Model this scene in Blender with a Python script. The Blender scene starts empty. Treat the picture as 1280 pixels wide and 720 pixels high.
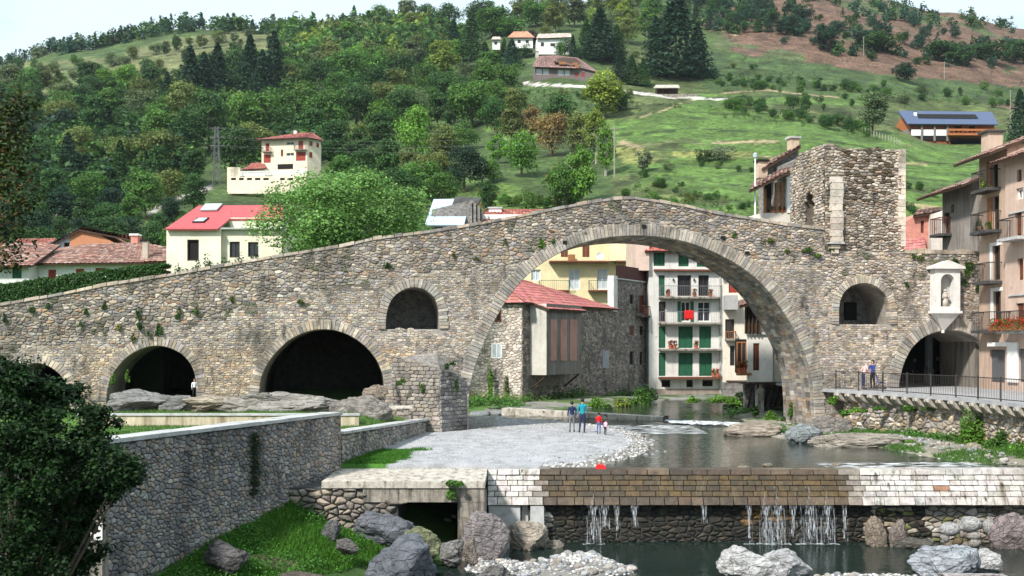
import bpy, bmesh, math, random
import numpy as np
from mathutils import Vector, Matrix, noise as mnoise
from mathutils.geometry import tessellate_polygon, delaunay_2d_cdt

S = bpy.context.scene
COL = S.collection
# ------------------------------------------------------------------ camera, sky, sun, exposure
F, EYE, HZ = 1400.0, 4.7, 432.0          # focal length in photo pixels, eye height, horizon row
cd = bpy.data.cameras.new('camera'); cam = bpy.data.objects.new('camera', cd); COL.objects.link(cam)
cam.location = (0, 0, EYE); cam.rotation_euler = (math.radians(90), 0, 0)
cd.sensor_width = 36; cd.lens = 36*F/1280; cd.shift_y = (HZ-360)/1280; cd.clip_start = 0.2; cd.clip_end = 9000
S.camera = cam
SUN_AZ, SUN_EL = math.radians(217), math.radians(43)     # compass bearing the light comes from (0 = +Y, clockwise)
w = bpy.data.worlds.new('World'); S.world = w; w.use_nodes = True
nt = w.node_tree; nt.nodes.clear()
out = nt.nodes.new('ShaderNodeOutputWorld'); bg = nt.nodes.new('ShaderNodeBackground')
sky = nt.nodes.new('ShaderNodeTexSky'); sky.sky_type = 'NISHITA'; sky.sun_disc = False
sky.sun_elevation = SUN_EL; sky.sun_rotation = SUN_AZ; sky.air_density = 1.0; sky.dust_density = 2.2; sky.ozone_density = 1.2
bg.inputs[1].default_value = 0.092   # physical sky, scaled for a Standard view
tc = nt.nodes.new('ShaderNodeTexCoord'); mp = nt.nodes.new('ShaderNodeMapping'); mp.inputs['Scale'].default_value = (1.6, 1.6, 5.0)
nz = nt.nodes.new('ShaderNodeTexNoise'); nz.inputs['Scale'].default_value = 2.2; nz.inputs['Detail'].default_value = 7; nz.inputs['Roughness'].default_value = 0.55
rp = nt.nodes.new('ShaderNodeValToRGB'); rp.color_ramp.elements[0].position = 0.10; rp.color_ramp.elements[1].position = 0.44
mx = nt.nodes.new('ShaderNodeMixRGB'); mx.inputs[2].default_value = (7.5, 9.1, 10.2, 1)
L = nt.links.new
L(tc.outputs['Generated'], mp.inputs[0]); L(mp.outputs[0], nz.inputs[0]); L(nz.outputs[0], rp.inputs[0]); L(rp.outputs[0], mx.inputs[0])
L(sky.outputs[0], mx.inputs[1]); L(mx.outputs[0], bg.inputs[0]); L(bg.outputs[0], out.inputs[0])
sd = bpy.data.lights.new('sun', 'SUN'); so = bpy.data.objects.new('sun', sd); COL.objects.link(so)
sd.energy = 4.7; sd.angle = math.radians(5); sd.color = (1.0, 0.955, 0.90)
_d = Vector((math.sin(SUN_AZ)*math.cos(SUN_EL), math.cos(SUN_AZ)*math.cos(SUN_EL), math.sin(SUN_EL)))
so.rotation_euler = _d.to_track_quat('Z', 'Y').to_euler(); so.location = (-30, -10, 60)
S.view_settings.view_transform = 'Standard'; S.view_settings.look = 'None'; S.view_settings.exposure = 0.42; S.view_settings.gamma = 1.0
S.cycles.max_bounces = 5; S.cycles.diffuse_bounces = 2; S.cycles.glossy_bounces = 2; S.cycles.transmission_bounces = 3
S.cycles.transparent_max_bounces = 6; S.cycles.volume_bounces = 0
S.cycles.use_denoising = True; S.cycles.caustics_reflective = False; S.cycles.caustics_refractive = False
S.cycles.use_adaptive_sampling = True; S.cycles.adaptive_threshold = 0.02

# ------------------------------------------------------------------ small helpers
def P(px, py, D): return Vector(((px-640)/F*D, D, EYE+(HZ-py)/F*D))
def Dz(py, z=0.0): return (EYE-z)*F/(py-HZ)            # distance of a point at height z seen at row py
def G(px, py, z=0.0): return P(px, py, Dz(py, z))
def tag(o, label=None, cat=None, group=None, kind=None):
    if label: o['label'] = label
    if cat: o['category'] = cat
    if group: o['group'] = group
    if kind: o['kind'] = kind
    return o
def link(name, data, parent=None):
    o = bpy.data.objects.new(name, data); COL.objects.link(o)
    if parent is not None: o.parent = parent
    return o
def thing(name, label, cat, loc=(0,0,0), rz=0, group=None):
    o = link(name, None); o.location = loc; o.rotation_euler = (0,0,rz); o.empty_display_size = .3
    return tag(o, label, cat, group)
def copy_tree(o, parent=None):
    c = o.copy(); COL.objects.link(c); c.parent = parent
    for ch in list(o.children): copy_tree(ch, c)
    return c
R = random.Random(7)

# ------------------------------------------------------------------ materials
MATS = {}
def mat(name, base=(.5,.5,.5), rough=.85, attr=False, noise=(3., .25), noise2=None, bump=.0, bscale=20., spec=.3, metal=0., objcol=False, trans=0., dirt=None, coord='Object', wave=None):
    if name in MATS: return MATS[name]
    m = bpy.data.materials.new(name); m.use_nodes = True; n = m.node_tree; n.nodes.clear(); N = n.nodes.new; K = n.links.new
    o = N('ShaderNodeOutputMaterial'); b = N('ShaderNodeBsdfPrincipled')
    b.inputs['Roughness'].default_value = rough; b.inputs['Metallic'].default_value = metal; b.inputs['Specular IOR Level'].default_value = spec
    t = N('ShaderNodeTexCoord'); co = t.outputs[coord]
    if attr:
        a = N('ShaderNodeAttribute'); a.attribute_name = 'Col'; c = a.outputs['Color']
        if base is not None:
            q = N('ShaderNodeMixRGB'); q.blend_type = 'MULTIPLY'; q.inputs[0].default_value = 1; K(c, q.inputs[1]); q.inputs[2].default_value = (*base, 1); c = q.outputs[0]
    else:
        r = N('ShaderNodeRGB'); r.outputs[0].default_value = (*base, 1); c = r.outputs[0]
    if objcol:
        oi = N('ShaderNodeObjectInfo'); q = N('ShaderNodeMixRGB'); q.blend_type = 'MULTIPLY'; q.inputs[0].default_value = 1
        K(c, q.inputs[1]); K(oi.outputs['Color'], q.inputs[2]); c = q.outputs[0]
    for ns in (noise, noise2):
        if ns:
            z = N('ShaderNodeTexNoise'); z.inputs['Scale'].default_value = ns[0]; z.inputs['Detail'].default_value = 6; z.inputs['Roughness'].default_value = .6
            K(co, z.inputs[0]); mr = N('ShaderNodeMapRange'); mr.inputs[1].default_value = .3; mr.inputs[2].default_value = .7
            mr.inputs[3].default_value = 1-ns[1]; mr.inputs[4].default_value = 1+ns[1]; K(z.outputs[0], mr.inputs[0])
            q = N('ShaderNodeMixRGB'); q.blend_type = 'MULTIPLY'; q.inputs[0].default_value = 1; K(c, q.inputs[1]); K(mr.outputs[0], q.inputs[2]); c = q.outputs[0]
    if dirt:   # (colour, scale, low, high, (sx,sy,sz)) blotches of another colour
        for dd in (dirt if isinstance(dirt, list) else [dirt]):
            dc, ds, lo, hi, sc = dd
            mpn = N('ShaderNodeMapping'); mpn.inputs['Scale'].default_value = sc; K(co, mpn.inputs[0])
            z = N('ShaderNodeTexNoise'); z.inputs['Scale'].default_value = ds; z.inputs['Detail'].default_value = 7; z.inputs['Roughness'].default_value = .62
            K(mpn.outputs[0], z.inputs[0]); mr = N('ShaderNodeMapRange'); mr.inputs[1].default_value = lo; mr.inputs[2].default_value = hi; K(z.outputs[0], mr.inputs[0])
            q = N('ShaderNodeMixRGB'); K(mr.outputs[0], q.inputs[0]); K(c, q.inputs[1]); q.inputs[2].default_value = (*dc, 1); c = q.outputs[0]
    K(c, b.inputs['Base Color'])
    if bump:
        z = N('ShaderNodeTexNoise'); z.inputs['Scale'].default_value = bscale; z.inputs['Detail'].default_value = 8; z.inputs['Roughness'].default_value = .65
        K(co, z.inputs[0]); bp = N('ShaderNodeBump'); bp.inputs['Strength'].default_value = 1.0; bp.inputs['Distance'].default_value = bump
        K(z.outputs[0], bp.inputs['Height']); K(bp.outputs[0], b.inputs['Normal'])
    if trans:
        tr = N('ShaderNodeBsdfTranslucent'); K(c, tr.inputs[0]); ms = N('ShaderNodeMixShader'); ms.inputs[0].default_value = trans
        K(b.outputs[0], ms.inputs[1]); K(tr.outputs[0], ms.inputs[2]); K(ms.outputs[0], o.inputs[0])
    else: K(b.outputs[0], o.inputs[0])
    MATS[name] = m
    return m
def M_(name): return MATS[name]
mat('rubble', (.99,.915,.865), .9, attr=True, noise=(5, .25), noise2=(.35, .20), bump=.035, bscale=9, coord='Object', dirt=[((.075,.068,.055), .55, .52, .72, (1,1,.6)), ((.05,.047,.042), 1.3, .56, .70, (1.5,1,.5)), ((.05,.065,.02), 1.7, .62, .78, (1,1,1))])
mat('mortar', (.31,.28,.245), .95, noise=(1.2,.35), bump=.04, bscale=6)
mat('tower_mortar', (.13,.11,.085), .95, noise=(1.2,.4), bump=.04, bscale=6)
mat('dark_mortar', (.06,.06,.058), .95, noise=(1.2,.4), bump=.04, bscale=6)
mat('bridge_inside', (.05,.045,.038), .95, noise=(2.2,.4), noise2=(8,.3), bump=.05, bscale=7)  # stone colour lowered to deepen the shade inside the arches
mat('voussoir', (.99,.94,.90), .9, attr=True, noise=(6,.25), noise2=(.5,.2), bump=.03, bscale=12, dirt=[((.09,.085,.07), .8, .52, .72, (1,1,.6)),((.06,.06,.045), 3., .58, .72, (1,1,1))])
mat('wall_rubble', (1.16,1.12,1.08), .85, attr=True, noise=(6,.25), noise2=(.6,.2), bump=.025, bscale=14, dirt=[((.03,.035,.045), .5, .5, .78, (1,1,.5))])
mat('coping', (.42,.42,.41), .85, noise=(2.5,.25), bump=.01, bscale=20, dirt=((.12,.12,.12), 2, .58, .72, (1,1,1)))
mat('concrete', (.27,.24,.20), .9, noise=(1.2,.35), noise2=(9,.2), bump=.03, bscale=9, dirt=[((.06,.055,.045), 1.6, .46, .66, (2.6,1,.35)),((.05,.07,.02), 2.2, .60, .72, (1,1,1))])
mat('concrete_pale', (.46,.42,.36), .9, noise=(1.4,.3), noise2=(9,.2), bump=.02, bscale=10, dirt=[((.16,.13,.10), 1.6, .50, .70, (2.5,1,.6)),((.10,.095,.08), 4., .56, .66, (1,1,1))])
mat('dam_stone', None, .6, attr=True, noise=(4,.28), noise2=(1.,.2), bump=.035, bscale=9, spec=.4, dirt=[((.11,.08,.045), 1.3, .56, .72, (2.2,1,.35)),((.035,.03,.022), 2.4, .56, .70, (1.6,1,.6))])
mat('grass', (.055,.15,.018), .8, noise=(.9,.5), noise2=(9,.4), bump=.1, bscale=9)
mat('rough_stone',(.22,.205,.19),.95,noise=(2.5,.30),noise2=(11,.35),bump=.07,bscale=5.5,dirt=[((.09,.085,.08),3.5,.5,.66,(1,1,1.7)),((.40,.36,.30),5.5,.58,.70,(1,1,1.7))])
mat('gravel', (.33,.33,.33), .95, noise=(3,.15), noise2=(30,.35), bump=.03, bscale=30)
mat('rock', (.24,.23,.22), .85, objcol=True, noise=(1.3,.38), noise2=(7,.28), bump=.22, bscale=2.6, coord='Object', dirt=[((.05,.05,.05), 1.2, .55, .75, (1,1,1)), ((.07,.08,.025), 1.1, .63, .75, (1,1,1))])
_m=MATS['rock']; _n=_m.node_tree; _b=[x for x in _n.nodes if x.type=='BSDF_PRINCIPLED'][0]; _old=[x for x in _n.nodes if x.type=='BUMP'][0]
_tc=_n.nodes.new('ShaderNodeTexCoord'); _mp=_n.nodes.new('ShaderNodeMapping'); _mp.inputs['Scale'].default_value=(1,1.2,2.2); _mp.inputs['Rotation'].default_value=(.5,.3,0); _n.links.new(_tc.outputs['Object'],_mp.inputs[0])
_vo=_n.nodes.new('ShaderNodeTexVoronoi'); _vo.feature='DISTANCE_TO_EDGE'; _vo.inputs['Scale'].default_value=1.7; _n.links.new(_mp.outputs[0],_vo.inputs['Vector'])
_mr=_n.nodes.new('ShaderNodeMapRange'); _mr.inputs[1].default_value=0; _mr.inputs[2].default_value=.07; _n.links.new(_vo.outputs['Distance'],_mr.inputs[0])
_b2=_n.nodes.new('ShaderNodeBump'); _b2.inputs['Distance'].default_value=.035; _n.links.new(_mr.outputs[0],_b2.inputs['Height']); _n.links.new(_old.outputs[0],_b2.inputs['Normal']); _n.links.new(_b2.outputs[0],_b.inputs['Normal'])
mat('pebble', None, .8, attr=True, noise=(9,.15), bump=.01, bscale=12)
mat('leaf', None, .6, attr=True, objcol=True, noise=None, trans=.30, spec=.25)
mat('bark', (.10,.075,.055), .9, noise=(6,.3), bump=.03, bscale=12)
mat('pale_bark', (.28,.26,.22), .9, noise=(6,.3), bump=.02, bscale=12)
mat('tile', None, .85, attr=True, noise=(1.2,.22), noise2=(14,.15))
mat('glass', (.02,.025,.03), .12, noise=None, spec=.6)
mat('pane_pale', (.45,.50,.52), .3, noise=(1.,.2), spec=.5)
mat('dark', (.012,.011,.010), .9, noise=None)
mat('white_paint', (.78,.77,.74), .7, noise=(2,.05))
mat('green_paint', (.018,.10,.05), .6, noise=(3,.15))
mat('brown_paint', (.14,.045,.022), .6, noise=(3,.2))
mat('red_paint', (.32,.05,.03), .6, noise=(3,.2))
mat('dark_wood', (.06,.035,.022), .8, noise=(5,.3), bump=.01, bscale=20)
mat('wood', (.28,.12,.045), .7, noise=(5,.25))
mat('iron', (.035,.03,.028), .5, noise=(8,.2), spec=.4)
mat('grey_iron', (.12,.12,.125), .5, noise=(8,.2), spec=.4)
mat('rusty', (.13,.04,.03), .8, noise=(4,.3))
def plaster(name, c, stain=(.25,.2,.15), amt=(.6,.8)):
    return mat('plaster_'+name, tuple(min(v,.74) for v in c), .9, noise=(.7,.14), noise2=(5,.07), bump=.006, bscale=22, dirt=[(stain, 1.1, amt[0]-.06, amt[1], (2.6,2.6,.35)),(tuple(v*.55 for v in stain), 2.3, .62, .80, (1,1,1))])

# ------------------------------------------------------------------ mesh builder
class MB:
    def __init__(s): s.v=[]; s.f=[]; s.c=[]; s.m=[]; s.col=(1,1,1); s.mi=0
    def add(s, vs, fs):
        b=len(s.v); s.v += [tuple(v) for v in vs]; s.c += [(*s.col,1)]*len(vs)
        for f in fs: s.f.append([i+b for i in f]); s.m.append(s.mi)
        return s
    def box(s, x0,x1,y0,y1,z0,z1):
        return s.add([(x0,y0,z0),(x1,y0,z0),(x1,y1,z0),(x0,y1,z0),(x0,y0,z1),(x1,y0,z1),(x1,y1,z1),(x0,y1,z1)],
                     [(0,3,2,1),(4,5,6,7),(0,1,5,4),(1,2,6,5),(2,3,7,6),(3,0,4,7)])
    def hexa(s, p):   # 8 points, bottom ring then top ring
        return s.add(p, [(0,3,2,1),(4,5,6,7),(0,1,5,4),(1,2,6,5),(2,3,7,6),(3,0,4,7)])
    def beam(s, a, b, r, n=6, r2=None):
        a=Vector(a); b=Vector(b); d=(b-a); 
        if d.length<1e-6: return s
        q=d.to_track_quat('Z','Y'); r2 = r if r2 is None else r2; vs=[]
        for k,(c,rr) in enumerate(((a,r),(b,r2))):
            for i in range(n):
                t=2*math.pi*(i+.5)/n; vs.append(c+q@Vector((rr*math.cos(t),rr*math.sin(t),0)))
        return s.add(vs,[tuple(range(n-1,-1,-1)),tuple(range(n,2*n))]+[(i,(i+1)%n,n+(i+1)%n,n+i) for i in range(n)])
    def poly(s, outer, y0, y1, holes=(), back=True, plane='xz'):
        """prism of the polygon (x,z) from y0 (front) to y1, with real openings"""
        def p3(p,y): return (p[0],y,p[1])
        loops=[list(outer)]+[list(h) for h in holes]; flat=[p for l in loops for p in l]
        tri=tessellate_polygon([[Vector((p[0],p[1],0)) for p in l] for l in loops]); n=len(flat)
        def ar(t): a,b,c=[flat[i] for i in t]; return (b[0]-a[0])*(c[1]-a[1])-(b[1]-a[1])*(c[0]-a[0])
        fs=[]
        for t in tri:
            t=tuple(t) if ar(t)>0 else tuple(t)[::-1]
            fs.append(t)
            if back: fs.append(tuple(i+n for i in t[::-1]))
        k=0
        for li,l in enumerate(loops):
            m=len(l); A=sum(l[i][0]*l[(i+1)%m][1]-l[(i+1)%m][0]*l[i][1] for i in range(m))
            ccw = A>0
            for i in range(m):
                a,b=k+i,k+(i+1)%m
                q=(b,a,a+n,b+n) if (ccw == (li==0)) else (a,b,b+n,a+n)
                fs.append(q)
            k+=m
        return s.add([p3(p,y0) for p in flat]+[p3(p,y1) for p in flat], fs)
    def build(s, name, mats, parent=None, smooth=False, mesh_only=False):
        me=bpy.data.meshes.new(name); me.from_pydata(s.v,[],s.f)
        ms = mats if isinstance(mats,(list,tuple)) else [mats]
        for m in ms: me.materials.append(M_(m) if isinstance(m,str) else m)
        if len(ms)>1: me.polygons.foreach_set('material_index', s.m)
        a=me.attributes.new('Col','FLOAT_COLOR','POINT'); a.data.foreach_set('color',[x for c in s.c for x in c])
        if smooth: me.polygons.foreach_set('use_smooth',[True]*len(me.polygons))
        me.update()
        return me if mesh_only else link(name, me, parent)
def npmesh(name, v, f, mats, col=None, smooth=False):
    me=bpy.data.meshes.new(name); v=np.asarray(v,dtype=np.float32); f=np.asarray(f,dtype=np.int32); k=f.shape[1]
    me.vertices.add(len(v)); me.vertices.foreach_set('co', v.ravel())
    me.loops.add(f.size); me.loops.foreach_set('vertex_index', f.ravel())
    me.polygons.add(len(f)); me.polygons.foreach_set('loop_start', np.arange(0,f.size,k,dtype=np.int32)); me.polygons.foreach_set('loop_total', np.full(len(f),k,dtype=np.int32))
    if smooth: me.polygons.foreach_set('use_smooth', np.ones(len(f),dtype=bool))
    me.update(calc_edges=True); me.validate()
    for m in (mats if isinstance(mats,(list,tuple)) else [mats]): me.materials.append(M_(m) if isinstance(m,str) else m)
    if col is not None:
        c=np.ones((len(v),4),dtype=np.float32); c[:,:3]=col
        a=me.attributes.new('Col','FLOAT_COLOR','POINT'); a.data.foreach_set('color', c.ravel())
    return me
def fbm(x, y, seed=0, oct=4):
    """cheap value noise, numpy arrays in, about -1..1 out"""
    x=np.asarray(x,dtype=np.float64); y=np.asarray(y,dtype=np.float64)
    if x.size==1 and y.size==1:
        X=float(x.flat[0]); Y=float(y.flat[0]); o=0.; a=1.; t=0.
        def hs(i,j,k):
            n=(i*374761393+j*668265263+(seed+k*17)*1442695041)&0xffffffff; n=((n^(n>>13))*1274126177)&0xffffffff; n^=n>>16
            return (n&0xffff)/32767.5-1
        for k in range(oct):
            i=math.floor(X); j=math.floor(Y); fx=X-i; fy=Y-j; fx=fx*fx*(3-2*fx); fy=fy*fy*(3-2*fy)
            o+=a*((hs(i,j,k)*(1-fx)+hs(i+1,j,k)*fx)*(1-fy)+(hs(i,j+1,k)*(1-fx)+hs(i+1,j+1,k)*fx)*fy); t+=a; a*=.5; X=X*2.03+11.3; Y=Y*2.03+5.7
        return np.full(np.broadcast(x,y).shape,o/t*1.4)
    o=np.zeros(np.broadcast(x,y).shape); a=1.; t=0.
    for k in range(oct):
        xi=np.floor(x).astype(np.int64); yi=np.floor(y).astype(np.int64); fx=x-xi; fy=y-yi; fx=fx*fx*(3-2*fx); fy=fy*fy*(3-2*fy)
        def h(i,j):
            n=(i*374761393+j*668265263+(seed+k*17)*1442695041)&0xffffffff; n=((n^(n>>13))*1274126177)&0xffffffff; n^=n>>16
            return (n&0xffff)/32767.5-1
        o+=a*((h(xi,yi)*(1-fx)+h(xi+1,yi)*fx)*(1-fy)+(h(xi,yi+1)*(1-fx)+h(xi+1,yi+1)*fx)*fy); t+=a; a*=.5; x=x*2.03+11.3; y=y*2.03+5.7
    return o/t*1.4
def inpoly(x, y, poly):
    if np.size(x)==1 and np.size(y)==1:
        X=float(np.asarray(x).flat[0]); Y=float(np.asarray(y).flat[0]); c=False; x0,y0=poly[-1][0],poly[-1][1]
        for p in poly:
            x1,y1=p[0],p[1]
            if (y0>Y)!=(y1>Y) and X<(x1-x0)*(Y-y0)/(y1-y0)+x0: c=not c
            x0,y0=x1,y1
        return np.full(np.broadcast(x,y).shape,c)
    x=np.asarray(x,dtype=float); y=np.asarray(y,dtype=float); c=np.zeros(np.broadcast(x,y).shape,dtype=bool); n=len(poly)
    for i in range(n):
        x0,y0=poly[i][0],poly[i][1]; x1,y1=poly[(i+1)%n][0],poly[(i+1)%n][1]
        if y0==y1: continue
        k=((y0>y)!=(y1>y))&(x<(x1-x0)*(y-y0)/(y1-y0)+x0); c^=k
    return c
def segdist(x, y, poly, closed=True):
    if np.size(x)==1 and np.size(y)==1:
        X=float(np.asarray(x).flat[0]); Y=float(np.asarray(y).flat[0]); d=1e18; n=len(poly)
        for i in range(n if closed else n-1):
            a=poly[i]; b=poly[(i+1)%n]; vx=b[0]-a[0]; vy=b[1]-a[1]; wx=X-a[0]; wy=Y-a[1]; t=(wx*vx+wy*vy)/(vx*vx+vy*vy+1e-12)
            t=0 if t<0 else (1 if t>1 else t); q=(wx-t*vx)**2+(wy-t*vy)**2
            if q<d: d=q
        return np.full(np.broadcast(x,y).shape,math.sqrt(d))
    x=np.asarray(x,dtype=float); y=np.asarray(y,dtype=float); d=np.full(np.broadcast(x,y).shape,1e9); n=len(poly)
    for i in range(n if closed else n-1):
        ax,ay=poly[i][0],poly[i][1]; bx,by=poly[(i+1)%n][0],poly[(i+1)%n][1]; vx,vy=bx-ax,by-ay; l=vx*vx+vy*vy+1e-12
        t=np.clip(((x-ax)*vx+(y-ay)*vy)/l,0,1); d=np.minimum(d,np.hypot(x-ax-t*vx,y-ay-t*vy))
    return d

# ------------------------------------------------------------------ an upright facade plane and pixel -> local coordinates
class Facade:
    """local x runs along the facade, local y goes away from the viewer, z up; the origin lies at column px0, distance D0, height z0"""
    def __init__(s, px0, D0, yaw_deg=0., z0=0.):
        s.o=Vector(((px0-640)/F*D0, D0, z0)); s.a=math.radians(yaw_deg); s.ux,s.uy=math.cos(s.a),math.sin(s.a)
    def x(s, px, y=0.):
        k=(px-640)/F; ox,oy=s.o.x-s.uy*y, s.o.y+s.ux*y
        return (k*oy-ox)/(s.ux-k*s.uy)
    def xz(s, px, py, y=0.):
        X=s.x(px,y); D=s.o.y+s.ux*y+s.uy*X
        return X, EYE+(HZ-py)/F*D-s.o.z
    def world(s, x, y, z): return Vector((s.o.x+s.ux*x-s.uy*y, s.o.y+s.uy*x+s.ux*y, s.o.z+z))
    def local(s, px, py, D):  # point at known distance
        p=P(px,py,D)-s.o; return (p.x*s.ux+p.y*s.uy, -p.x*s.uy+p.y*s.ux, p.z)

# ------------------------------------------------------------------ rubble: a wall face of separate stones (Voronoi cells), really standing proud
def clip_poly(poly, conv):
    for i in range(len(conv)):
        a=conv[i]; b=conv[(i+1)%len(conv)]; o=[]; nx,ny=-(b[1]-a[1]),(b[0]-a[0])
        if not poly: return poly
        for j in range(len(poly)):
            p=poly[j]; q=poly[(j+1)%len(poly)]; dp=(p[0]-a[0])*nx+(p[1]-a[1])*ny; dq=(q[0]-a[0])*nx+(q[1]-a[1])*ny
            if dp>=0: o.append(p)
            if (dp>=0)!=(dq>=0): t=dp/(dp-dq); o.append((p[0]+(q[0]-p[0])*t,p[1]+(q[1]-p[1])*t))
        poly=o
    return poly
def cells(x0,x1,z0,z1,w,h,jit,rng,wvar=0.0):
    """Voronoi cells of a jittered brick-like grid, metric stretched so that cells are wide"""
    k=w/h; pts=[]; r=0; z=z0-h
    while z<z1+h:
        hh=h*(1+rng.uniform(-wvar,wvar)); x=x0-w*(1.5 if r%2 else 1)
        while x<x1+w:
            ww=w*(1+rng.uniform(-wvar,wvar)*1.3)
            pts.append(((x+rng.uniform(-jit,jit)*ww), (z+hh*.5+rng.uniform(-jit,jit)*hh)*k)); x+=ww
        z+=hh; r+=1
    res=delaunay_2d_cdt([Vector(p) for p in pts],[],[],0,1e-7); V=res[0]; T=res[2]
    adj={}
    cc=[]
    for ti,t in enumerate(T):
        a,b,c=[V[i] for i in t]; d=2*(a.x*(b.y-c.y)+b.x*(c.y-a.y)+c.x*(a.y-b.y))
        if abs(d)<1e-12: cc.append((a.x,a.y/k)); 
        else:
            A,B,C=a.length_squared,b.length_squared,c.length_squared
            cc.append(((A*(b.y-c.y)+B*(c.y-a.y)+C*(a.y-b.y))/d, ((A*(c.x-b.x)+B*(a.x-c.x)+C*(b.x-a.x))/d)/k))
        for i in t: adj.setdefault(i,[]).append(ti)
    for i,ts in adj.items():
        if len(ts)<3: continue
        cx,cz=V[i].x,V[i].y/k
        if not (x0-w<cx<x1+w and z0-h<cz<z1+h): continue
        pl=sorted((cc[t] for t in ts), key=lambda p: math.atan2((p[1]-cz)*k,p[0]-cx))
        if max(abs(p[0]-cx) for p in pl)>w*2.5 or max(abs(p[1]-cz) for p in pl)>h*3: continue
        yield cx,cz,pl
def stone_geo(mb, pl, y, proud, gap, rng, dome=.35):
    n=len(pl); cx=sum(p[0] for p in pl)/n; cz=sum(p[1] for p in pl)/n
    # shrink by the joint, cut the corners a little
    r=[]
    for i in range(n):
        p=pl[i]; q=pl[(i+1)%n]; e=math.hypot(q[0]-p[0],q[1]-p[1])
        if e<gap*1.2: r.append(((p[0]+q[0])/2,(p[1]+q[1])/2)); continue
        r.append((p[0]+(q[0]-p[0])*.16,p[1]+(q[1]-p[1])*.16)); r.append((p[0]+(q[0]-p[0])*.84,p[1]+(q[1]-p[1])*.84))
    o=[]; i_=[]
    for p in r:
        dx,dz=p[0]-cx,p[1]-cz; d=math.hypot(dx,dz)+1e-9; a=max(.2,(d-gap*.5)/d); b=max(.15,(d-gap*.5-proud*.9)/d)
        o.append((cx+dx*a,cz+dz*a)); i_.append((cx+dx*b,cz+dz*b))
    n=len(r); tx,tz=rng.uniform(-.12,.12),rng.uniform(-.12,.12); vs=[(p[0],y+.01,p[1]) for p in o]
    vs+=[(p[0],y-proud*.62,p[1]) for p in ((q[0]*.8+s_[0]*.2,q[1]*.8+s_[1]*.2) for q,s_ in zip(o,i_))]
    vs+=[(p[0],y-proud+(p[0]-cx)*tx+(p[1]-cz)*tz,p[1]) for p in i_]
    fs=[(i,(i+1)%n,n+(i+1)%n,n+i) for i in range(n)]+[(n+i,n+(i+1)%n,2*n+(i+1)%n,2*n+i) for i in range(n)]+[tuple(range(2*n,3*n))]
    mb.add(vs,fs)
def palette(cols, rng, var=.18):
    c=cols[rng.randrange(len(cols))]; k=1+rng.uniform(-var,var)*1.2; return tuple(max(.005,x*k*(1+rng.uniform(-.028,.028))) for x in c)
GREY=[(.30,.28,.25),(.36,.33,.28),(.25,.245,.235),(.42,.38,.32),(.33,.29,.23),(.22,.21,.20),(.47,.44,.39),(.36,.27,.19),(.28,.28,.29),(.19,.175,.16)]
PALE=[(.40,.37,.31),(.46,.42,.35),(.35,.33,.29),(.52,.48,.41),(.43,.37,.28),(.33,.32,.31),(.30,.28,.25),(.40,.39,.38)]
TOWER=[(.38,.35,.30),(.32,.28,.23),(.46,.43,.38),(.23,.205,.17),(.31,.24,.18),(.52,.49,.44),(.29,.27,.25),(.17,.155,.135),(.39,.36,.31),(.46,.43,.38)]
WALLC=[(.20,.198,.20),(.245,.24,.235),(.27,.245,.22),(.165,.165,.17),(.22,.218,.222),(.29,.265,.235),(.25,.205,.17),(.18,.18,.182)]
def rubble(parent, inside, bounds, w, h, colfn, mat_='rubble', y=0., proud=.06, gap=.035, jit=.28, wvar=.25, clamp=None, conv=None, nparts=0, score=None, seed=1, name='stone', zone=None, xform=None):
    """inside(x,z)->bool, colfn(x,z,rng)->colour; the nparts largest stones are objects, the rest one mesh of kind stuff"""
    rng=random.Random(seed); lst=[]
    for cx,cz,pl in cells(*bounds,w,h,jit,rng,wvar):
        if not inside(cx,cz): continue
        if clamp: pl=[clamp(p) for p in pl]
        if conv: pl=clip_poly(pl,conv)
        if len(pl)<3: continue
        ar=abs(sum(pl[i][0]*pl[(i+1)%len(pl)][1]-pl[(i+1)%len(pl)][0]*pl[i][1] for i in range(len(pl))))/2
        if ar<w*h*.08: continue
        lst.append((ar if score is None else ar*score(cx,cz),cx,cz,pl))
    lst.sort(key=lambda t:-t[0]); rest=MB()
    for k,(ar,cx,cz,pl) in enumerate(lst):
        mb = MB() if k<nparts else rest
        mb.col=colfn(cx,cz,rng); pr=proud*rng.uniform(.55,1.3)
        stone_geo(mb,pl,y,pr,gap,rng)
        if k<nparts:
            if xform: mb.v=[xform(v) for v in mb.v]
            mb.build(name,mat_,parent)
    if rest.v:
        if xform: rest.v=[xform(v) for v in rest.v]
        o=rest.build(name+'work' if name=='stone' else name+'_courses',mat_,parent); o['kind']='stuff'
    return len(lst)
# ------------------------------------------------------------------ ground, river, hillside
WZ, PZ, UZ = -0.05, -2.70, 0.06                       # river above the dam, pool below it, river above the far sill
def gp(px,py,z=0.): p=G(px,py,z); return (p.x,p.y)
WATER=[gp(*p) for p in [(690,588.5),(745,583),(800,566),(816,554),(797,541),(767,534),(745,531),(700,526),(640,523),(600,522),(585,518),(590,517),(650,515),(700,512.5),(760,510),(800,506),(835,500.5),(905,500.5),(925,512),(905,522),(930,540),(1010,551),(1100,558),(1200,577),(1300,596)]]
WATER=WATER[:-1]+[(20.6,44.5),(20.6,42.9),(2.0,42.9)]
W1A,W1B=(-6.45,42.0),(-17.6,12.0)                      # big retaining wall, far end and near end
W2A,W2B=(-6.5,42.6),(-4.3,60.0)                        # low wall, near end and far end
def wline(Y): return -6.45-.3717*(42-Y)
def wline2(Y): return W2A[0]+(W2B[0]-W2A[0])*(Y-W2A[1])/(W2B[1]-W2A[1])
EDGE=[(17.7,61.6),(19.5,56.8),(20.7,52.0),(21.2,46.7),(21.6,38.),(22.,28.)]   # promenade edge in plan
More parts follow.
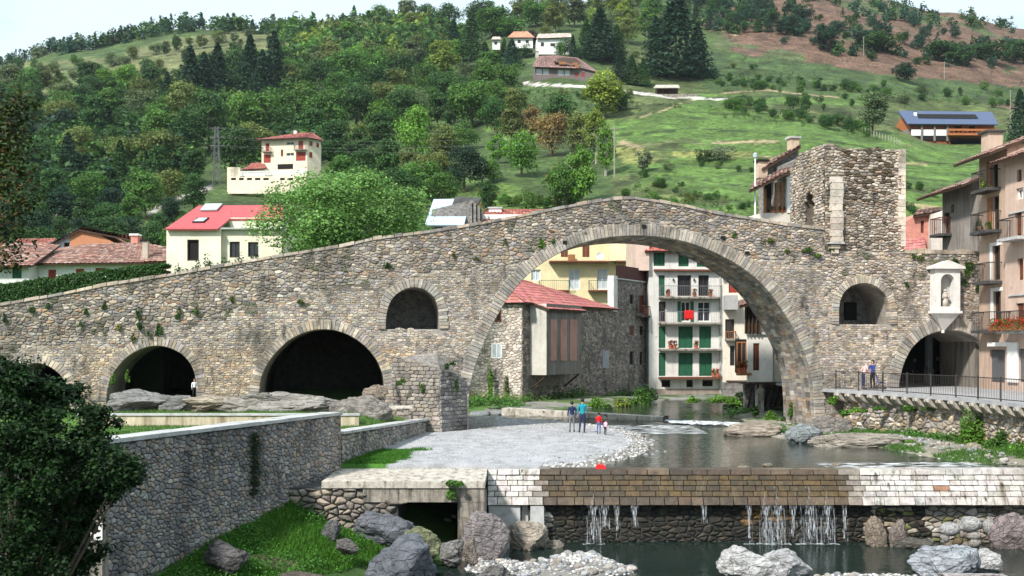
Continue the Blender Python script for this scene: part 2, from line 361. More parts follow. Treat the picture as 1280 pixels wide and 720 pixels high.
def eline(Y): return np.interp(-np.asarray(Y,dtype=float),[-y for x,y in EDGE],[x for x,y in EDGE])
def bumps(X,Y,list_):
    o=np.full(np.shape(X),-9.)
    for (cx,cy,rx,ry,zt) in list_:
        d=((X-cx)/rx)**2+((Y-cy)/ry)**2; o=np.maximum(o, zt-.45*np.maximum(d-.35,0))
    return o
BARS=[(1.9,37.0,2.6,1.7,-2.55),(2.3,38.4,1.1,.7,-2.48),(11.3,35.2,2.9,1.0,-2.6),(-.6,37.4,1.2,1.5,-2.6)]
def height(X,Y):
    X=np.asarray(X,dtype=float); Y=np.asarray(Y,dtype=float)
    n=fbm(X*.35,Y*.35,3); n2=fbm(X*1.1,Y*1.1,9)
    d=segdist(X,Y,WATER); inn=inpoly(X,Y,WATER)
    up=np.where(inn, -.06-np.minimum(1.0,.30*d), -.02+np.minimum(.22,.09*d)+.02*n)
    yard=1.45+.1*n
    yard=np.where(Y<50.62, 1.1+.05*n, yard)
    left=(X<np.where(Y<60,wline2(Y)-.3,-4.3-(Y-60)*.0))
    yard=np.where(Y<62,np.minimum(yard,1.33-.035*(Y-42.6)-.25+.30*np.maximum(0,wline2(np.minimum(Y,60))-X)),yard)
    far=np.clip((Y-62)/6,0,1)
    up=np.where(left, yard*(1-far)+2.0*far, up)
    up=np.where((X>eline(Y)+1.6), 2.0, up)
    up=np.where((Y>72)&~inn&~left, .10+np.minimum(.35,.12*d)*np.clip((100-Y)/6,0,1), up); back=np.clip((Y-111)/12,0,1); up=up*(1-back)+1.9*back
    zb=-.34-(42-Y)*.137; dist=(X-wline(Y))*.9375
    bank=zb-.37*np.maximum(dist,0)+.16*n+.06*n2-.25*np.clip((34-Y)/10,0,1)
    dn=np.maximum(bank,-3.3); dn=np.maximum(dn,bumps(X,Y,BARS)+.03*n2)
    dn=np.maximum(dn, np.where(X>17,-3.3+(X-17)*.25,-9))
    dn=np.where(X<wline(Y)-.4, 1.05, dn)
    return np.where(Y<42.55, dn, up)
def hz(x,y): return float(height(np.array([x]),np.array([y]))[0])
xs=np.concatenate([np.arange(-90,-22,3.),np.arange(-22,24,.22),np.arange(24,92,3.)]); ys=np.concatenate([np.arange(-14,22,3.),np.arange(22,66,.2),np.arange(66,128,.8)])
XX,YY=np.meshgrid(xs,ys); ZZ=height(XX,YY); _gx,_gy,_gz=xs.copy(),ys.copy(),ZZ.copy()
def hz(x,y):
    i=int(np.clip(np.searchsorted(_gx,x)-1,0,len(_gx)-2)); j=int(np.clip(np.searchsorted(_gy,y)-1,0,len(_gy)-2)); a=min(1,max(0,(x-_gx[i])/(_gx[i+1]-_gx[i]))); b=min(1,max(0,(y-_gy[j])/(_gy[j+1]-_gy[j])))
    return float((_gz[j,i]*(1-a)+_gz[j,i+1]*a)*(1-b)+(_gz[j+1,i]*(1-a)+_gz[j+1,i+1]*a)*b)
C=np.zeros(XX.shape+(3,))
def setc(mask,c,var=.12,seed=1,sc=.8):
    k=(1+var*fbm(XX*sc,YY*sc,seed))[...,None]; C[mask]=(np.array(c)*k)[mask]
setc(np.ones(XX.shape,bool),(.10,.10,.085),.2)
wd=segdist(XX,YY,WATER)
setc((YY>42.5),(.37,.37,.385),.10,4,.9)
setc((YY>42.5)&(fbm(XX*2.2,YY*1.2,71)>.25),(.31,.31,.315),.2,4,3)

setc((YY>42.5)&(YY<72)&(wd<.8),(.19,.175,.145),.3,5,1.5)
setc((YY>60.5)&(XX<-1)&(XX>-5),(.22,.22,.19),.4,5,1.5)
setc((YY>42.5)&(XX>9),(.24,.22,.17),.3,6,.8)
setc((YY>42.5)&(XX>9)&(fbm(XX*.5,YY*.5,8)>.05),(.06,.10,.03),.3,6,.8)
setc((YY>76),(.20,.195,.17),.35,7,.9)
setc((YY>76)&(fbm(XX*.5,YY*.5,73)>.1),(.07,.11,.03),.4,7,.7)
setc((YY>42.5)&(XX<wline2(YY)),(.075,.15,.03),.2,8,.6)
gm=(YY<62)&(YY>54)&(XX<wline2(YY))&(fbm(XX*.4,YY*.4,12)>-.1); setc(gm,(.20,.17,.12),.25,9)
setc((YY>42.4)&(YY<48.5)&(XX<-4.7+(YY-42)*.12+.5*fbm(XX*.9,YY*.9,66))&(XX>wline2(YY)),(.055,.16,.02),.2,8,.9)
dn=(YY<42.55); setc(dn,(.040,.085,.018),.35,10,.9)
setc(dn&(segdist(XX,YY,[(-7.8,34.3),(-6.8,34.6)],False)<.5+.4*fbm(XX,YY,3)),(.085,.075,.04),.4,11,2)
setc(dn&(ZZ<-2.35)&(XX>-2.4),(.20,.19,.175),.25,12,2)
setc((YY>42.5)&inpoly(XX,YY,WATER)&(wd>.4),(.055,.06,.045),.3,14,.7)
setc(dn&(ZZ<-2.72),(.05,.055,.04),.3,14,.7)
def grid_mesh(name,X,Y,Z,mats,C=None,smooth=True):
    n,m=X.shape; v=np.stack([X,Y,Z],-1).reshape(-1,3); i=np.arange(n*m).reshape(n,m)
    f=np.stack([i[:-1,:-1],i[:-1,1:],i[1:,1:],i[1:,:-1]],-1).reshape(-1,4)
    return npmesh(name,v,f,mats,None if C is None else C.reshape(-1,3),smooth)
mat('ground', None, .92, attr=True, noise=(1.3,.18), noise2=(22,.35), bump=.05, bscale=16)
tag(link('ground', grid_mesh('ground',XX,YY,ZZ,'ground',C)),kind='structure')
mat('valley', (.06,.09,.03), .95, noise=(.05,.3))
vf=MB(); vf.add([(-4000,-4000,-5.5),(4000,-4000,-5.5),(4000,6000,-5.5),(-4000,6000,-5.5)],[(0,1,2,3)]); tag(vf.build('valley_floor','valley'),kind='structure')

# water: a sheet above the dam, one above the sill, the pool below
def water_mat(name, c, rough, bstr, sc, foam=None):
    m=bpy.data.materials.new(name); m.use_nodes=True; n=m.node_tree; b=n.nodes['Principled BSDF']; N=n.nodes.new; K=n.links.new
    b.inputs['Base Color'].default_value=(*c,1); b.inputs['Roughness'].default_value=rough; b.inputs['IOR'].default_value=1.33; b.inputs['Specular IOR Level'].default_value=.5
    t=N('ShaderNodeTexCoord'); mpn=N('ShaderNodeMapping'); mpn.inputs['Scale'].default_value=(1,1.0,1); K(t.outputs['Object'],mpn.inputs[0])
    z=N('ShaderNodeTexNoise'); z.inputs['Scale'].default_value=sc; z.inputs['Detail'].default_value=5; z.inputs['Distortion'].default_value=.4; K(mpn.outputs[0],z.inputs[0])
    bp=N('ShaderNodeBump'); bp.inputs['Distance'].default_value=bstr; K(z.outputs[0],bp.inputs['Height']); K(bp.outputs[0],b.inputs['Normal'])
    MATS[name]=m; return m
water_mat('river',(.030,.038,.030),.06,.022,3.2)
water_mat('pool',(.012,.022,.018),.05,.02,3.)
def sheet(name,x0,x1,y0,y1,z,mat_,amp=0.,sc=1.,st=.15,seed=0):
    X,Y=np.meshgrid(np.arange(x0,x1+st,st),np.arange(y0,y1+st,st)); Z=z+amp*fbm(X*sc,Y*sc*1.3,seed,3)
    return tag(link(name,grid_mesh(name,X,Y,Z,mat_)),kind='structure')
def sill_y(x): return 77.0-(x+.2)*.64
X,Y=np.meshgrid(np.arange(-6,21.0,.15),np.linspace(0,1,170)); Yf=np.clip(sill_y(X),60,79)-.1; YYw=42.72+(Yf-42.72)*Y; rz=np.clip((YYw-60)/8,0,1)*np.clip(1-(Yf-YYw)/14,0,1)
near_dam=np.exp(-((X-15.5)/3.5)**2)*np.exp(-((YYw-45)/2.)**2)
Zw=WZ+(.006+.06*rz+.02*near_dam)*fbm(X*1.3,YYw*1.5,3,4)
tag(link('river_water',grid_mesh('river_water',X,YYw,Zw,'river')),kind='structure')
X,Y=np.meshgrid(np.arange(-6,21,.4),np.linspace(0,1,60)); YYw=sill_y(X)+(101-sill_y(X))*Y
tag(link('upper_river_water',grid_mesh('upper_river_water',X,YYw,UZ+.02*fbm(X*.9,YYw*.9,5),'river')),kind='structure')
sheet('pool_water',-9,24,14,42.3,PZ,'pool',.006,1.2,.2,4)

# the hillside: (distance, row) per column, heights follow
TREEZ=0
HILL={-700:[(110,428),(150,350),(250,275),(400,190),(550,130),(700,90),(760,85)],
 0:[(110,425),(150,345),(250,262),(400,170),(500,130),(600,100),(700,82),(780,70)],
 100:[(110,425),(150,332),(250,250),(400,155),(550,100),(600,78),(700,61),(780,47)],
 240:[(110,420),(150,325),(250,237),(400,140),(550,80),(640,48),(700,35),(780,24)],
 365:[(110,415),(150,320),(200,272),(245,240),(300,205),(450,118),(600,62),(700,40),(780,28)],
 470:[(110,412),(150,315),(250,222),(350,160),(450,108),(600,58),(700,36),(760,28)],
 550:[(110,410),(150,310),(250,215),(350,152),(450,106),(600,52),(690,32),(740,28)],
 640:[(110,405),(150,297),(250,205),(385,107),(450,74),(550,40),(640,26),(700,22)],
 700:[(110,405),(150,297),(250,200),(385,99),(440,70),(550,32),(650,14),(700,8)],
 850:[(110,400),(150,290),(190,245),(250,188),(330,132),(385,119),(450,80),(600,20),(700,-12)],
 1000:[(110,400),(150,292),(190,238),(250,180),(300,152),(360,127),(420,100),(550,32),(650,-8),(700,-18)],
 1100:[(110,397),(150,292),(190,235),(250,195),(320,163),(400,122),(550,40),(650,6),(700,0)],
 1180:[(110,395),(150,290),(200,232),(270,195),(325,181),(350,172),(400,142),(550,54),(650,22),(700,16)],
 1280:[(110,395),(150,290),(200,232),(270,198),(325,180),(400,145),(550,78),(650,46),(700,38)],
 2100:[(110,395),(150,300),(250,220),(400,165),(550,120),(700,90)]}
_hc=sorted(HILL); _Dg=np.linspace(110,700,296)
_T=np.array([[np.interp(d,[a for a,b in HILL[c]],[b for a,b in HILL[c]]) for d in _Dg] for c in _hc])
def hill_row(px,D):
    """row at which the hill surface at column px and distance D is seen"""
    px=np.asarray(px,dtype=float); D=np.asarray(D,dtype=float); pc=np.clip(px,_hc[0],_hc[-1]); j=np.clip(np.searchsorted(_hc,pc)-1,0,len(_hc)-2)
    hc=np.array(_hc,dtype=float); t=(pc-hc[j])/(hc[j+1]-hc[j]); t=t*t*(3-2*t); q=np.clip((D-110)/2.0,0,294.999); i=q.astype(int); fr=q-i
    a=_T[j,i]*(1-fr)+_T[j,i+1]*fr; b=_T[j+1,i]*(1-fr)+_T[j+1,i+1]*fr; return a*(1-t)+b*t
def hill_z(px,D):
    px=np.asarray(px,dtype=float); D=np.asarray(D,dtype=float); Dc=np.minimum(D,700)
    z=EYE+(HZ-hill_row(px,Dc))/F*Dc; X=(px-640)/F*D
    z=z+1.3*fbm(X*.035,D*.035,5)*np.clip((D-110)/60,0,1)+.35*fbm(X*.2,D*.2,6)
    terr=np.clip((px-700)/120,0,1)*np.clip((D-120)/20,0,1)*np.clip((430-D)/60,0,1)+.8*np.clip((200-px)/150,0,1)*np.clip((D-420)/40,0,1)
    ph=(z+1.5*fbm(X*.02,D*.02,15))/2.8; st=(np.floor(ph)+np.clip((ph-np.floor(ph)-.0)*3.2,0,1)-ph); z=z+terr*st*.62
    return np.where(D>700, z-(D-700)*.14, z)
def hill_D(px,py):
    """distance at which the ray through (px,py) meets the hill"""
    d=np.linspace(112,700,590); z=hill_z(np.full(d.shape,float(px)),d); r=HZ-(z-EYE)*F/d; k=np.where(r<=py)[0]
    return float(d[k[0]]) if len(k) else None
pxs=np.concatenate([np.arange(-700,-30,30),np.arange(-30,1311,4.5),np.arange(1320,2100,30)]); Ds=np.concatenate([np.arange(113,260,1.1),np.arange(260,460,1.8),np.arange(460,705,3.5),[715,740,780,850,1000,1400,2200,3200]])
PX,DD=np.meshgrid(pxs,Ds); HZZ=hill_z(PX,DD); HX=(PX-640)/F*DD
low=np.clip((DD-113)/9,0,1); HZZ=HZZ*low+(1-low)*1.2
ROW=HZ-(HZZ-EYE)*F/DD
XX,YY=HX,DD; C=np.zeros(XX.shape+(3,))
setc(np.ones(XX.shape,bool),(.050,.082,.022),.45,1,.08)
RAG=8*fbm(HX*.05,DD*.05,31); RAG2=2.5*fbm(HX*.22,DD*.22,32)
def reg(poly,rag=1.): return inpoly(PX+RAG*rag+RAG2,ROW+(RAG*.4+RAG2)*rag,poly)
setc(reg([(760,60),(1400,60),(1400,300),(760,300)]),(.054,.074,.022),.5,2,.09)
setc(reg([(760,60),(1400,60),(1400,300),(760,300)])&(fbm(HX*.09,DD*.07,61)>.15),(.085,.105,.035),.4,2,.2)
setc(reg([(760,150),(1400,170),(1400,300),(760,300)])&(fbm(HX*.06,DD*.05,62)>-.1),(.074,.128,.028),.4,2,.2)
setc(reg([(870,25),(1000,-30),(1240,-30),(1400,40),(1400,150),(1260,135),(1150,112),(1000,92),(920,66)]),(.115,.068,.045),.4,3,.12)
setc(reg([(870,-20),(1400,-20),(1400,150),(1150,150),(900,75)])&(fbm(HX*.045,DD*.03,41)>.36),(.07,.088,.034),.3,3,.1)
setc(reg([(870,60),(1090,90),(1290,112),(1290,130),(880,114)]),(.045,.075,.022),.5,2,.12)
GF=(.072,.128,.026)
for pl in ([(766,160),(850,133),(872,126),(1000,148),(1122,176),(1125,192),(1040,192),(955,184),(860,172),(770,182)],
           [(860,117),(1110,123),(1112,132),(930,130),(870,127)],
           [(790,205),(860,196),(945,196),(945,250),(860,240),(800,226)],
           [(850,180),(1000,186),(1128,200),(1128,215),(940,202),(870,192)],
           [(1126,188),(1180,180),(1290,186),(1290,232),(1126,236)],[(1126,242),(1200,240),(1200,262),(1126,262)]):
    setc(reg(pl,.35),GF,.30,17,.12)
setc(reg([(760,182),(940,190),(940,200),(780,204)],.4)&(fbm(HX*.12,DD*.12,19)>-.2),(.16,.17,.05),.3,5,.2)
for pl in ([(600,160),(770,150),(770,165),(640,180)],[(480,210),(640,230),(700,262),(560,268),(470,240)],[(400,170),(520,165),(540,180),(420,190)]):
    setc(reg(pl),(.085,.14,.03),.4,6,.1)
setc(reg([(-60,84),(60,78),(150,70),(230,46),(330,34),(450,40),(430,52),(300,66),(240,88),(150,112),(-60,124)],.7),(.115,.125,.05),.4,7,.06)
setc(reg([(-60,84),(130,80),(120,108),(-60,118)],.5)&(np.sin(ROW*1.15+.02*PX)>.1),(.10,.15,.05),.3,7,.03)
setc(reg([(430,105),(560,120),(600,140),(450,150)]),(.07,.095,.03),.4,6,.1)
def strip(pts,wd_,c):
    m=segdist(PX+RAG2*.6,ROW+RAG2*.3,pts,False)<wd_; setc(m,c,.25,8,.3)
TAN=(.29,.23,.13)
for pts,wd_ in (([(890,178),(920,178),(975,176)],1.3),([(950,196),(975,197),(990,203)],1.4),([(1130,204),(1160,206)],1.2),([(1126,254),(1170,262),(1210,282)],3.),([(905,116),(960,113),(1050,122)],.9),([(790,150),(830,138),(868,124)],.8),([(775,178),(800,184)],2.5),([(880,25),(905,36),(920,44)],1.5)): strip(pts,wd_,TAN)
strip([(652,104),(700,107),(762,109),(775,114),(840,121),(905,124)],1.7,(.45,.42,.38))
strip([(150,278),(185,268),(215,252),(245,240),(262,234)],2.6,(.27,.25,.22))
for pts in ([(770,170),(860,160),(980,168),(1120,190)],[(780,186),(880,190),(960,198)],[(790,200),(870,206),(945,214),(1000,224)],[(785,215),(860,222),(945,236)],[(800,238),(880,246),(960,256)],[(860,140),(960,146),(1060,160)],[(880,122),(1000,120),(1100,126)],[(1130,200),(1200,206),(1270,204)],[(1128,222),(1200,228),(1280,232)],[(900,100),(1000,104),(1110,110)],[(880,84),(990,92),(1090,100)],[(0,92),(90,86),(190,70)],[(0,102),(90,96),(200,80)],[(240,62),(330,50),(420,48)]): strip(pts,.75,(.034,.055,.014))
mat('hill', None, .95, attr=True, noise=(.16,.5), noise2=(.9,.6), bump=.25, bscale=1.2)
tag(link('hillside', grid_mesh('hillside',HX,DD,HZZ,'hill',C)),kind='structure')
# ------------------------------------------------------------------ the old bridge
BR=Facade(565,60,8.,0.)
bridge=thing('stone_bridge','old grey rubble stone footbridge with one great humped arch spanning the river','bridge',BR.o,BR.a)
def pl(F_,pts): return [F_.xz(*p) for p in pts]
TOP=pl(BR,[(-90,394),(0,379.5),(67,368),(134,354.5),(202,344),(269,332.5),(336,320.7),(430,306),(465,297.5),(536,288.5),(593,279.5),(660,267),(694,260),(728,253.5),(761,248),(790,246),(820,250),(855,256),(894,265),(941,272.5),(984,280),(1031.6,285)])
def topz(x): return np.interp(x,[p[0] for p in TOP],[p[1] for p in TOP])
XR=BR.x(1238); XT=BR.x(1031.6); ZT=BR.xz(1131,314.5)[1]
ARC={'great':[(585,541),(585,500),(587,480),(593,458),(602,434),(614,407),(631,377),(650,352),(672,332),(702,313.5),(735,301),(762,296),(793,294),(827,296),(860,302.5),(893,315),(922,330.5),(948,350),(968,373),(989,405),(1004,436),(1014,465),(1017,490),(1018,513),(1018,530)],
 'wide':[(323,512),(323,492),(327,467),(340,445),(360,425),(380,415),(397,411),(420,412),(440,420),(457,432),(472,450),(480,470),(481,490),(481,512)],
 'middle':[(133,508),(133,492),(137,475),(145,460),(160,444),(175,436),(190,431.5),(205,432),(222,438),(235,448),(243,462),(246,478),(246,508)],
 'left':[(8,508),(10,485),(18,467),(30,457),(42,453),(55,454),(68,461),(80,472),(87,487),(88,508)],
 'niche':[(482,411.5),(482,394),(487,376),(498,364),(514,358),(530,360),(543,370),(549,383),(550,411.5)],
 'opening':[(1048,405.5),(1048,378),(1053.5,364),(1065,355.5),(1081,352.5),(1095,357),(1106,366.5),(1112,378),(1112.5,405.5)],
 'passage':[(1123,484),(1124,472),(1128,456),(1138,435),(1154,420),(1176,412.5),(1199,412.5),(1217,420),(1230,431),(1233,445),(1234,484)]}
def resample(pts,n):
    p=np.array(pts); d=np.r_[0,np.cumsum(np.hypot(*np.diff(p,axis=0).T))]; t=np.linspace(0,d[-1],n)
    # gentle smoothing of the traced curve
    q=np.stack([np.interp(t,d,p[:,0]),np.interp(t,d,p[:,1])],1)
    for _ in range(3): q[1:-1]=(q[:-2]+2*q[1:-1]+q[2:])/4
    return [tuple(a) for a in q]
ARCL={}
for k,v in ARC.items():
    L_=pl(BR,v); n={'great':110,'wide':60,'middle':44,'left':36,'niche':28,'opening':28,'passage':44}[k]
    L_=resample(L_,n)
    if k not in('niche','opening'): L_=[(L_[0][0],-1.4 if k=='great' else .6)]+L_+[(L_[-1][0],-1.4 if k=='great' else .6)]
    ARCL[k]=L_
holes=[ARCL[k] for k in ARCL]
outer=[(TOP[0][0],-1.5),(XR,-1.5),(XR,ZT),(XT,ZT)]+[(p[0],p[1]-.06) for p in TOP[::-1]]
mb=MB(); mb.poly(outer,0.,4.5,holes); mb.build('masonry_core','mortar',bridge)
# vaults behind the left arches, depth added to darken them; backs of the niches
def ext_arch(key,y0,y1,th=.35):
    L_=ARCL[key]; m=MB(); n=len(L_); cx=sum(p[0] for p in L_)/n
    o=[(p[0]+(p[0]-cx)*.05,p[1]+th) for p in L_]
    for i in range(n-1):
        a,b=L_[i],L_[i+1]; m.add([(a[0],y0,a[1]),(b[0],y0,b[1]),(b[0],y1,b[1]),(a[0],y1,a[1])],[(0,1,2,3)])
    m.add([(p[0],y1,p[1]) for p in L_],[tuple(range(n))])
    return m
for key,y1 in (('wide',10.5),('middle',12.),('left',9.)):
    ext_arch(key,4.5,y1).build('added_vault_depth','bridge_inside',bridge)
for key,y in (('niche',3.4),('opening',3.0)):
    L_=ARCL[key]; m=MB(); xs_=[p[0] for p in L_]; zs_=[p[1] for p in L_]
    m.box(min(xs_)-.0,max(xs_)+.0,y,y+.3,min(zs_),max(zs_)); m.build('back_wall','rough_stone',bridge)
m=MB(); a=BR.xz(1055,400,3.); b=BR.xz(1070,378,3.); m.box(a[0],b[0],2.9,2.99,a[1],b[1]); m.build('dark_opening','dark',bridge)
# voussoirs: each a stone of its own
def arc_stones(L_,step,width,parent,y0=-.05,y1=.45,cols=PALE,seed=3,name='voussoir',skip=None,gap=.008,inner=.02,mat_='voussoir',rng=None):
    rng=rng or random.Random(seed); p=np.array(L_); d=np.r_[0,np.cumsum(np.hypot(*np.diff(p,axis=0).T))]; t=0.
    def at(s): return np.array([np.interp(s,d,p[:,0]),np.interp(s,d,p[:,1])])
    def nrm(s):
        q=at(min(s+.25,d[-1]))-at(max(s-.25,0)); q/=np.linalg.norm(q)+1e-9; return np.array([-q[1],q[0]])
    out=[]
    while t<d[-1]-step*.4:
        w_=step*rng.uniform(.8,1.25); e=min(t+w_,d[-1]); wd=width*rng.uniform(.88,1.1)
        a,b=at(t+gap),at(e-gap); na,nb=nrm(t),nrm(e)
        if not(skip and skip(*a)):
            col=palette(cols,rng); pr=y0-rng.uniform(0,.025); q=[a-na*inner,b-nb*inner,b+nb*wd,a+na*wd]
            m=MB(); m.col=col; f=.03
            c_=sum(q)/4; r_=[x+(c_-x)*(f/(np.linalg.norm(c_-x)+1e-6)) for x in q]
            vs=[(x[0],y1,x[1]) for x in q]+[(x[0],pr+.03,x[1]) for x in q]+[(x[0],pr,x[1]) for x in r_]
            m.add(vs,[(0,1,2,3)]+[(i,(i+1)%4,4+(i+1)%4,4+i) for i in range(4)]+[(4+i,4+(i+1)%4,8+(i+1)%4,8+i) for i in range(4)]+[(8,9,10,11)])
            out.append(m)
        t=e
    if name:
        for m in out: m.build(name,mat_,parent)
    return out
def flip(L_): return L_
VC=[(.33,.315,.285),(.38,.355,.315),(.29,.28,.26),(.41,.385,.34),(.26,.255,.24),(.36,.32,.27)]
lim=lambda zmin: (lambda x,z: z<zmin)
arc_stones(flip(ARCL['great']),.185,.64,bridge,cols=VC,skip=lim(-.2),seed=11,y0=-.07)
small=MB()
for k_,w_,sd_ in (('wide',.50,12),('middle',.46,13),('left',.42,14)):
    for m in arc_stones(ARCL[k_],.17,w_,bridge,y0=-.035,cols=PALE+GREY[:3],skip=lim(1.2),seed=sd_,name=None):
        b=len(small.v); small.v+=m.v; small.c+=m.c; small.f+=[[i+b for i in f] for f in m.f]; small.m+=m.m
small.build('small_voussoirs','rubble',bridge)['kind']='stuff'
arc_stones(flip(ARCL['niche']),.165,.46,bridge,cols=VC,seed=15,y0=-.08)
arc_stones(flip(ARCL['opening']),.165,.42,bridge,cols=PALE,seed=16,y0=-.08)
arc_stones(flip(ARCL['passage']),.20,.70,bridge,cols=VC,skip=lim(2.2),seed=17,y0=-.07)
# stones of the soffit, seen on the right inside of the great arch
rng=random.Random(5); sm=MB(); yy=.46
while yy<4.45:
    d_=rng.uniform(.5,.75); e=min(yy+d_,4.5)
    for m in arc_stones(flip(ARCL['great']),.24,.1,bridge,y0=yy+.02,y1=e-.01,cols=GREY,name=None,rng=rng,skip=lambda x,z:z<-.6,inner=.035):
        b=len(sm.v); sm.v+=m.v; sm.c+=m.c; sm.f+=[[i+b for i in f] for f in m.f]; sm.m+=m.m
    yy=e
sm.build('soffit_stones','rubble',bridge)['kind']='stuff'
# face stones
def in_open(x,z,grow=.0):
    for k,L_ in ARCL.items():
        if inpoly(np.array([x]),np.array([z]),L_)[0]: return True
    return False
_holeb={k:(min(p[0] for p in v)-1,max(p[0] for p in v)+1,max(p[1] for p in v)+1) for k,v in ARCL.items()}
RW={'great':.50,'wide':.34,'middle':.3,'left':.26,'niche':.34,'opening':.30,'passage':.60}
def face_in(x,z):
    if z<-.9 or x>XR or z>(topz(x) if x<XT else ZT)-.02: return False
    for k,(a,b,c) in _holeb.items():
        if a<x<b and z<c:
            if inpoly(np.array([x]),np.array([z]),ARCL[k])[0]: return False
            if segdist(np.array([x]),np.array([z]),ARCL[k],False)[0]<RW[k]: return False
    return True
def bclamp(p):
    t=(float(topz(p[0])) if p[0]<XT else ZT)-.03; return (min(p[0],XR),min(p[1],t))
DIRTY=[(.17,.165,.14),(.13,.13,.115),(.22,.20,.165),(.105,.12,.07)]
def bcol(x,z,rng):
    hump=float(topz(x)) if x<XT else ZT; n=float(fbm(np.array([x*.22]),np.array([z*.35]),77)[0]); n2=float(fbm(np.array([x*.9]),np.array([z*.9]),78)[0])
    if n2>.5 and hump-z<3: return palette(DIRTY,rng)
    rough=(hump-z)<2.2+.6*n
    if x>XT: return palette(PALE if rng.random()<.65 else TOWER,rng)
    if rough: c=palette(GREY if rng.random()<.78 else PALE,rng,.25); k=.93
    else: c=palette(PALE if rng.random()<.62 else GREY,rng,.15); k=1.0
    # warm tan band across the left half, cool weathered zone by the pier and right haunch
    if -19<x<-2 and z<4.6 and not rough: c=(c[0]*1.08,c[1]*1.01,c[2]*.90)
    if -3<x<1 and z<4: c=(c[0]*.82,c[1]*.84,c[2]*.88)
    if 18.5<x<20.5 and 5<z<9: c=(c[0]*.8,c[1]*.82,c[2]*.85)
    k*=1+.12*n
    return (c[0]*k,c[1]*k,c[2]*k)
zl=lambda x: (float(topz(x)) if x<XT else ZT)-2.3+.5*float(fbm(np.array([x*.3]),np.array([0.]),5)[0])
bx=(TOP[0][0],XR,-.9,13)
rubble(bridge,lambda x,z: face_in(x,z) and z>=zl(x), bx, .29,.155, bcol, proud=.06, gap=.026, jit=.40, wvar=.5, clamp=bclamp, nparts=230, seed=2)
rubble(bridge,lambda x,z: face_in(x,z) and z<zl(x), bx, .25,.12, bcol, proud=.032, gap=.018, jit=.27, wvar=.45, clamp=bclamp, nparts=60, seed=3)
# parapet capping stones
rng=random.Random(9); x=TOP[0][0]
while x<XT-.2:
    w_=rng.uniform(.4,.85); e=min(x+w_,XT); m=MB(); m.col=palette(GREY[:6],rng); t0=float(topz(x)); t1=float(topz(e)); h_=rng.uniform(.01,.08)
    m.hexa([(x+.015,-.1,t0-.12),(e-.015,-.1,t1-.12),(e-.015,.5,t1-.12),(x+.015,.5,t0-.12),(x+.03,-.06,t0+h_),(e-.03,-.07,t1+h_*.9),(e-.03,.48,t1+h_*.9),(x+.03,.47,t0+h_)]); m.build('capping_stone','rubble',bridge); x=e
# roadway side: far parapet
m=MB(); pts=[(p[0],p[1]) for p in TOP]
m.poly([(p[0],p[1]-.9) for p in pts]+[(p[0],p[1]-.02) for p in pts[::-1]],4.1,4.55); m.build('far_parapet','mortar',bridge)
# cutwater of the pier
def plane(p0,u):
    u=Vector((u[0],u[1],0)).normalized(); n=Vector((-u.y,u.x,0)); p0=Vector((p0[0],p0[1],p0[2] if len(p0)>2 else 0.))
    return lambda v:(p0.x+u.x*v[0]+n.x*v[1], p0.y+u.y*v[0]+n.y*v[1], p0.z+v[2])
CL=(BR.x(489),.0); CR=(BR.x(584.5),.0); ap=BR.local(551,500,57.9); AP=(ap[0],ap[1])
zt=BR.xz(548,437)[1]
def lean(v): k=1-.42*max(0,v[2]+1.2)/(zt+1.2); return (v[0],v[1]*k if v[1]<0 else v[1],v[2])
cut=MB(); cut.add([(CL[0],.3,-1.3),(AP[0],AP[1],-1.3),(CR[0],.3,-1.3),(CL[0],.3,zt-.25),lean((AP[0],AP[1],zt-.95)),(CR[0],.3,zt-1.55),(AP[0]-.1,.02,zt-.12)],[(0,1,4,3),(1,2,5,4),(3,4,6),(4,5,6),(2,1,0)])
cut.build('cutwater','rough_stone',bridge)
la=math.hypot(AP[0]-CL[0],AP[1]); lb=math.hypot(CR[0]-AP[0],AP[1])
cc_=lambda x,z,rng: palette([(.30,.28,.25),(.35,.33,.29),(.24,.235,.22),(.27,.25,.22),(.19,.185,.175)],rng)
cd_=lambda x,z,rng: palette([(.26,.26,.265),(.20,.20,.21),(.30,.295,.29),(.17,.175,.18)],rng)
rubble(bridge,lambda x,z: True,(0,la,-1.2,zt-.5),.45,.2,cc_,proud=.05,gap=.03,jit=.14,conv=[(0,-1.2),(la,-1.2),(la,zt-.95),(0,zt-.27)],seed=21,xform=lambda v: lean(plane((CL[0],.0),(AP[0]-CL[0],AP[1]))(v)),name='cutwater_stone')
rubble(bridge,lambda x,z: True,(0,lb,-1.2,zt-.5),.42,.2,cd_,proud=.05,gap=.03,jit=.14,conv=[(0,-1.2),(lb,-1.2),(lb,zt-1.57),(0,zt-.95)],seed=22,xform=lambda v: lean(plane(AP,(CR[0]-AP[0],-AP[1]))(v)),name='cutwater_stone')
# small plants rooted in the face are added with the vegetation

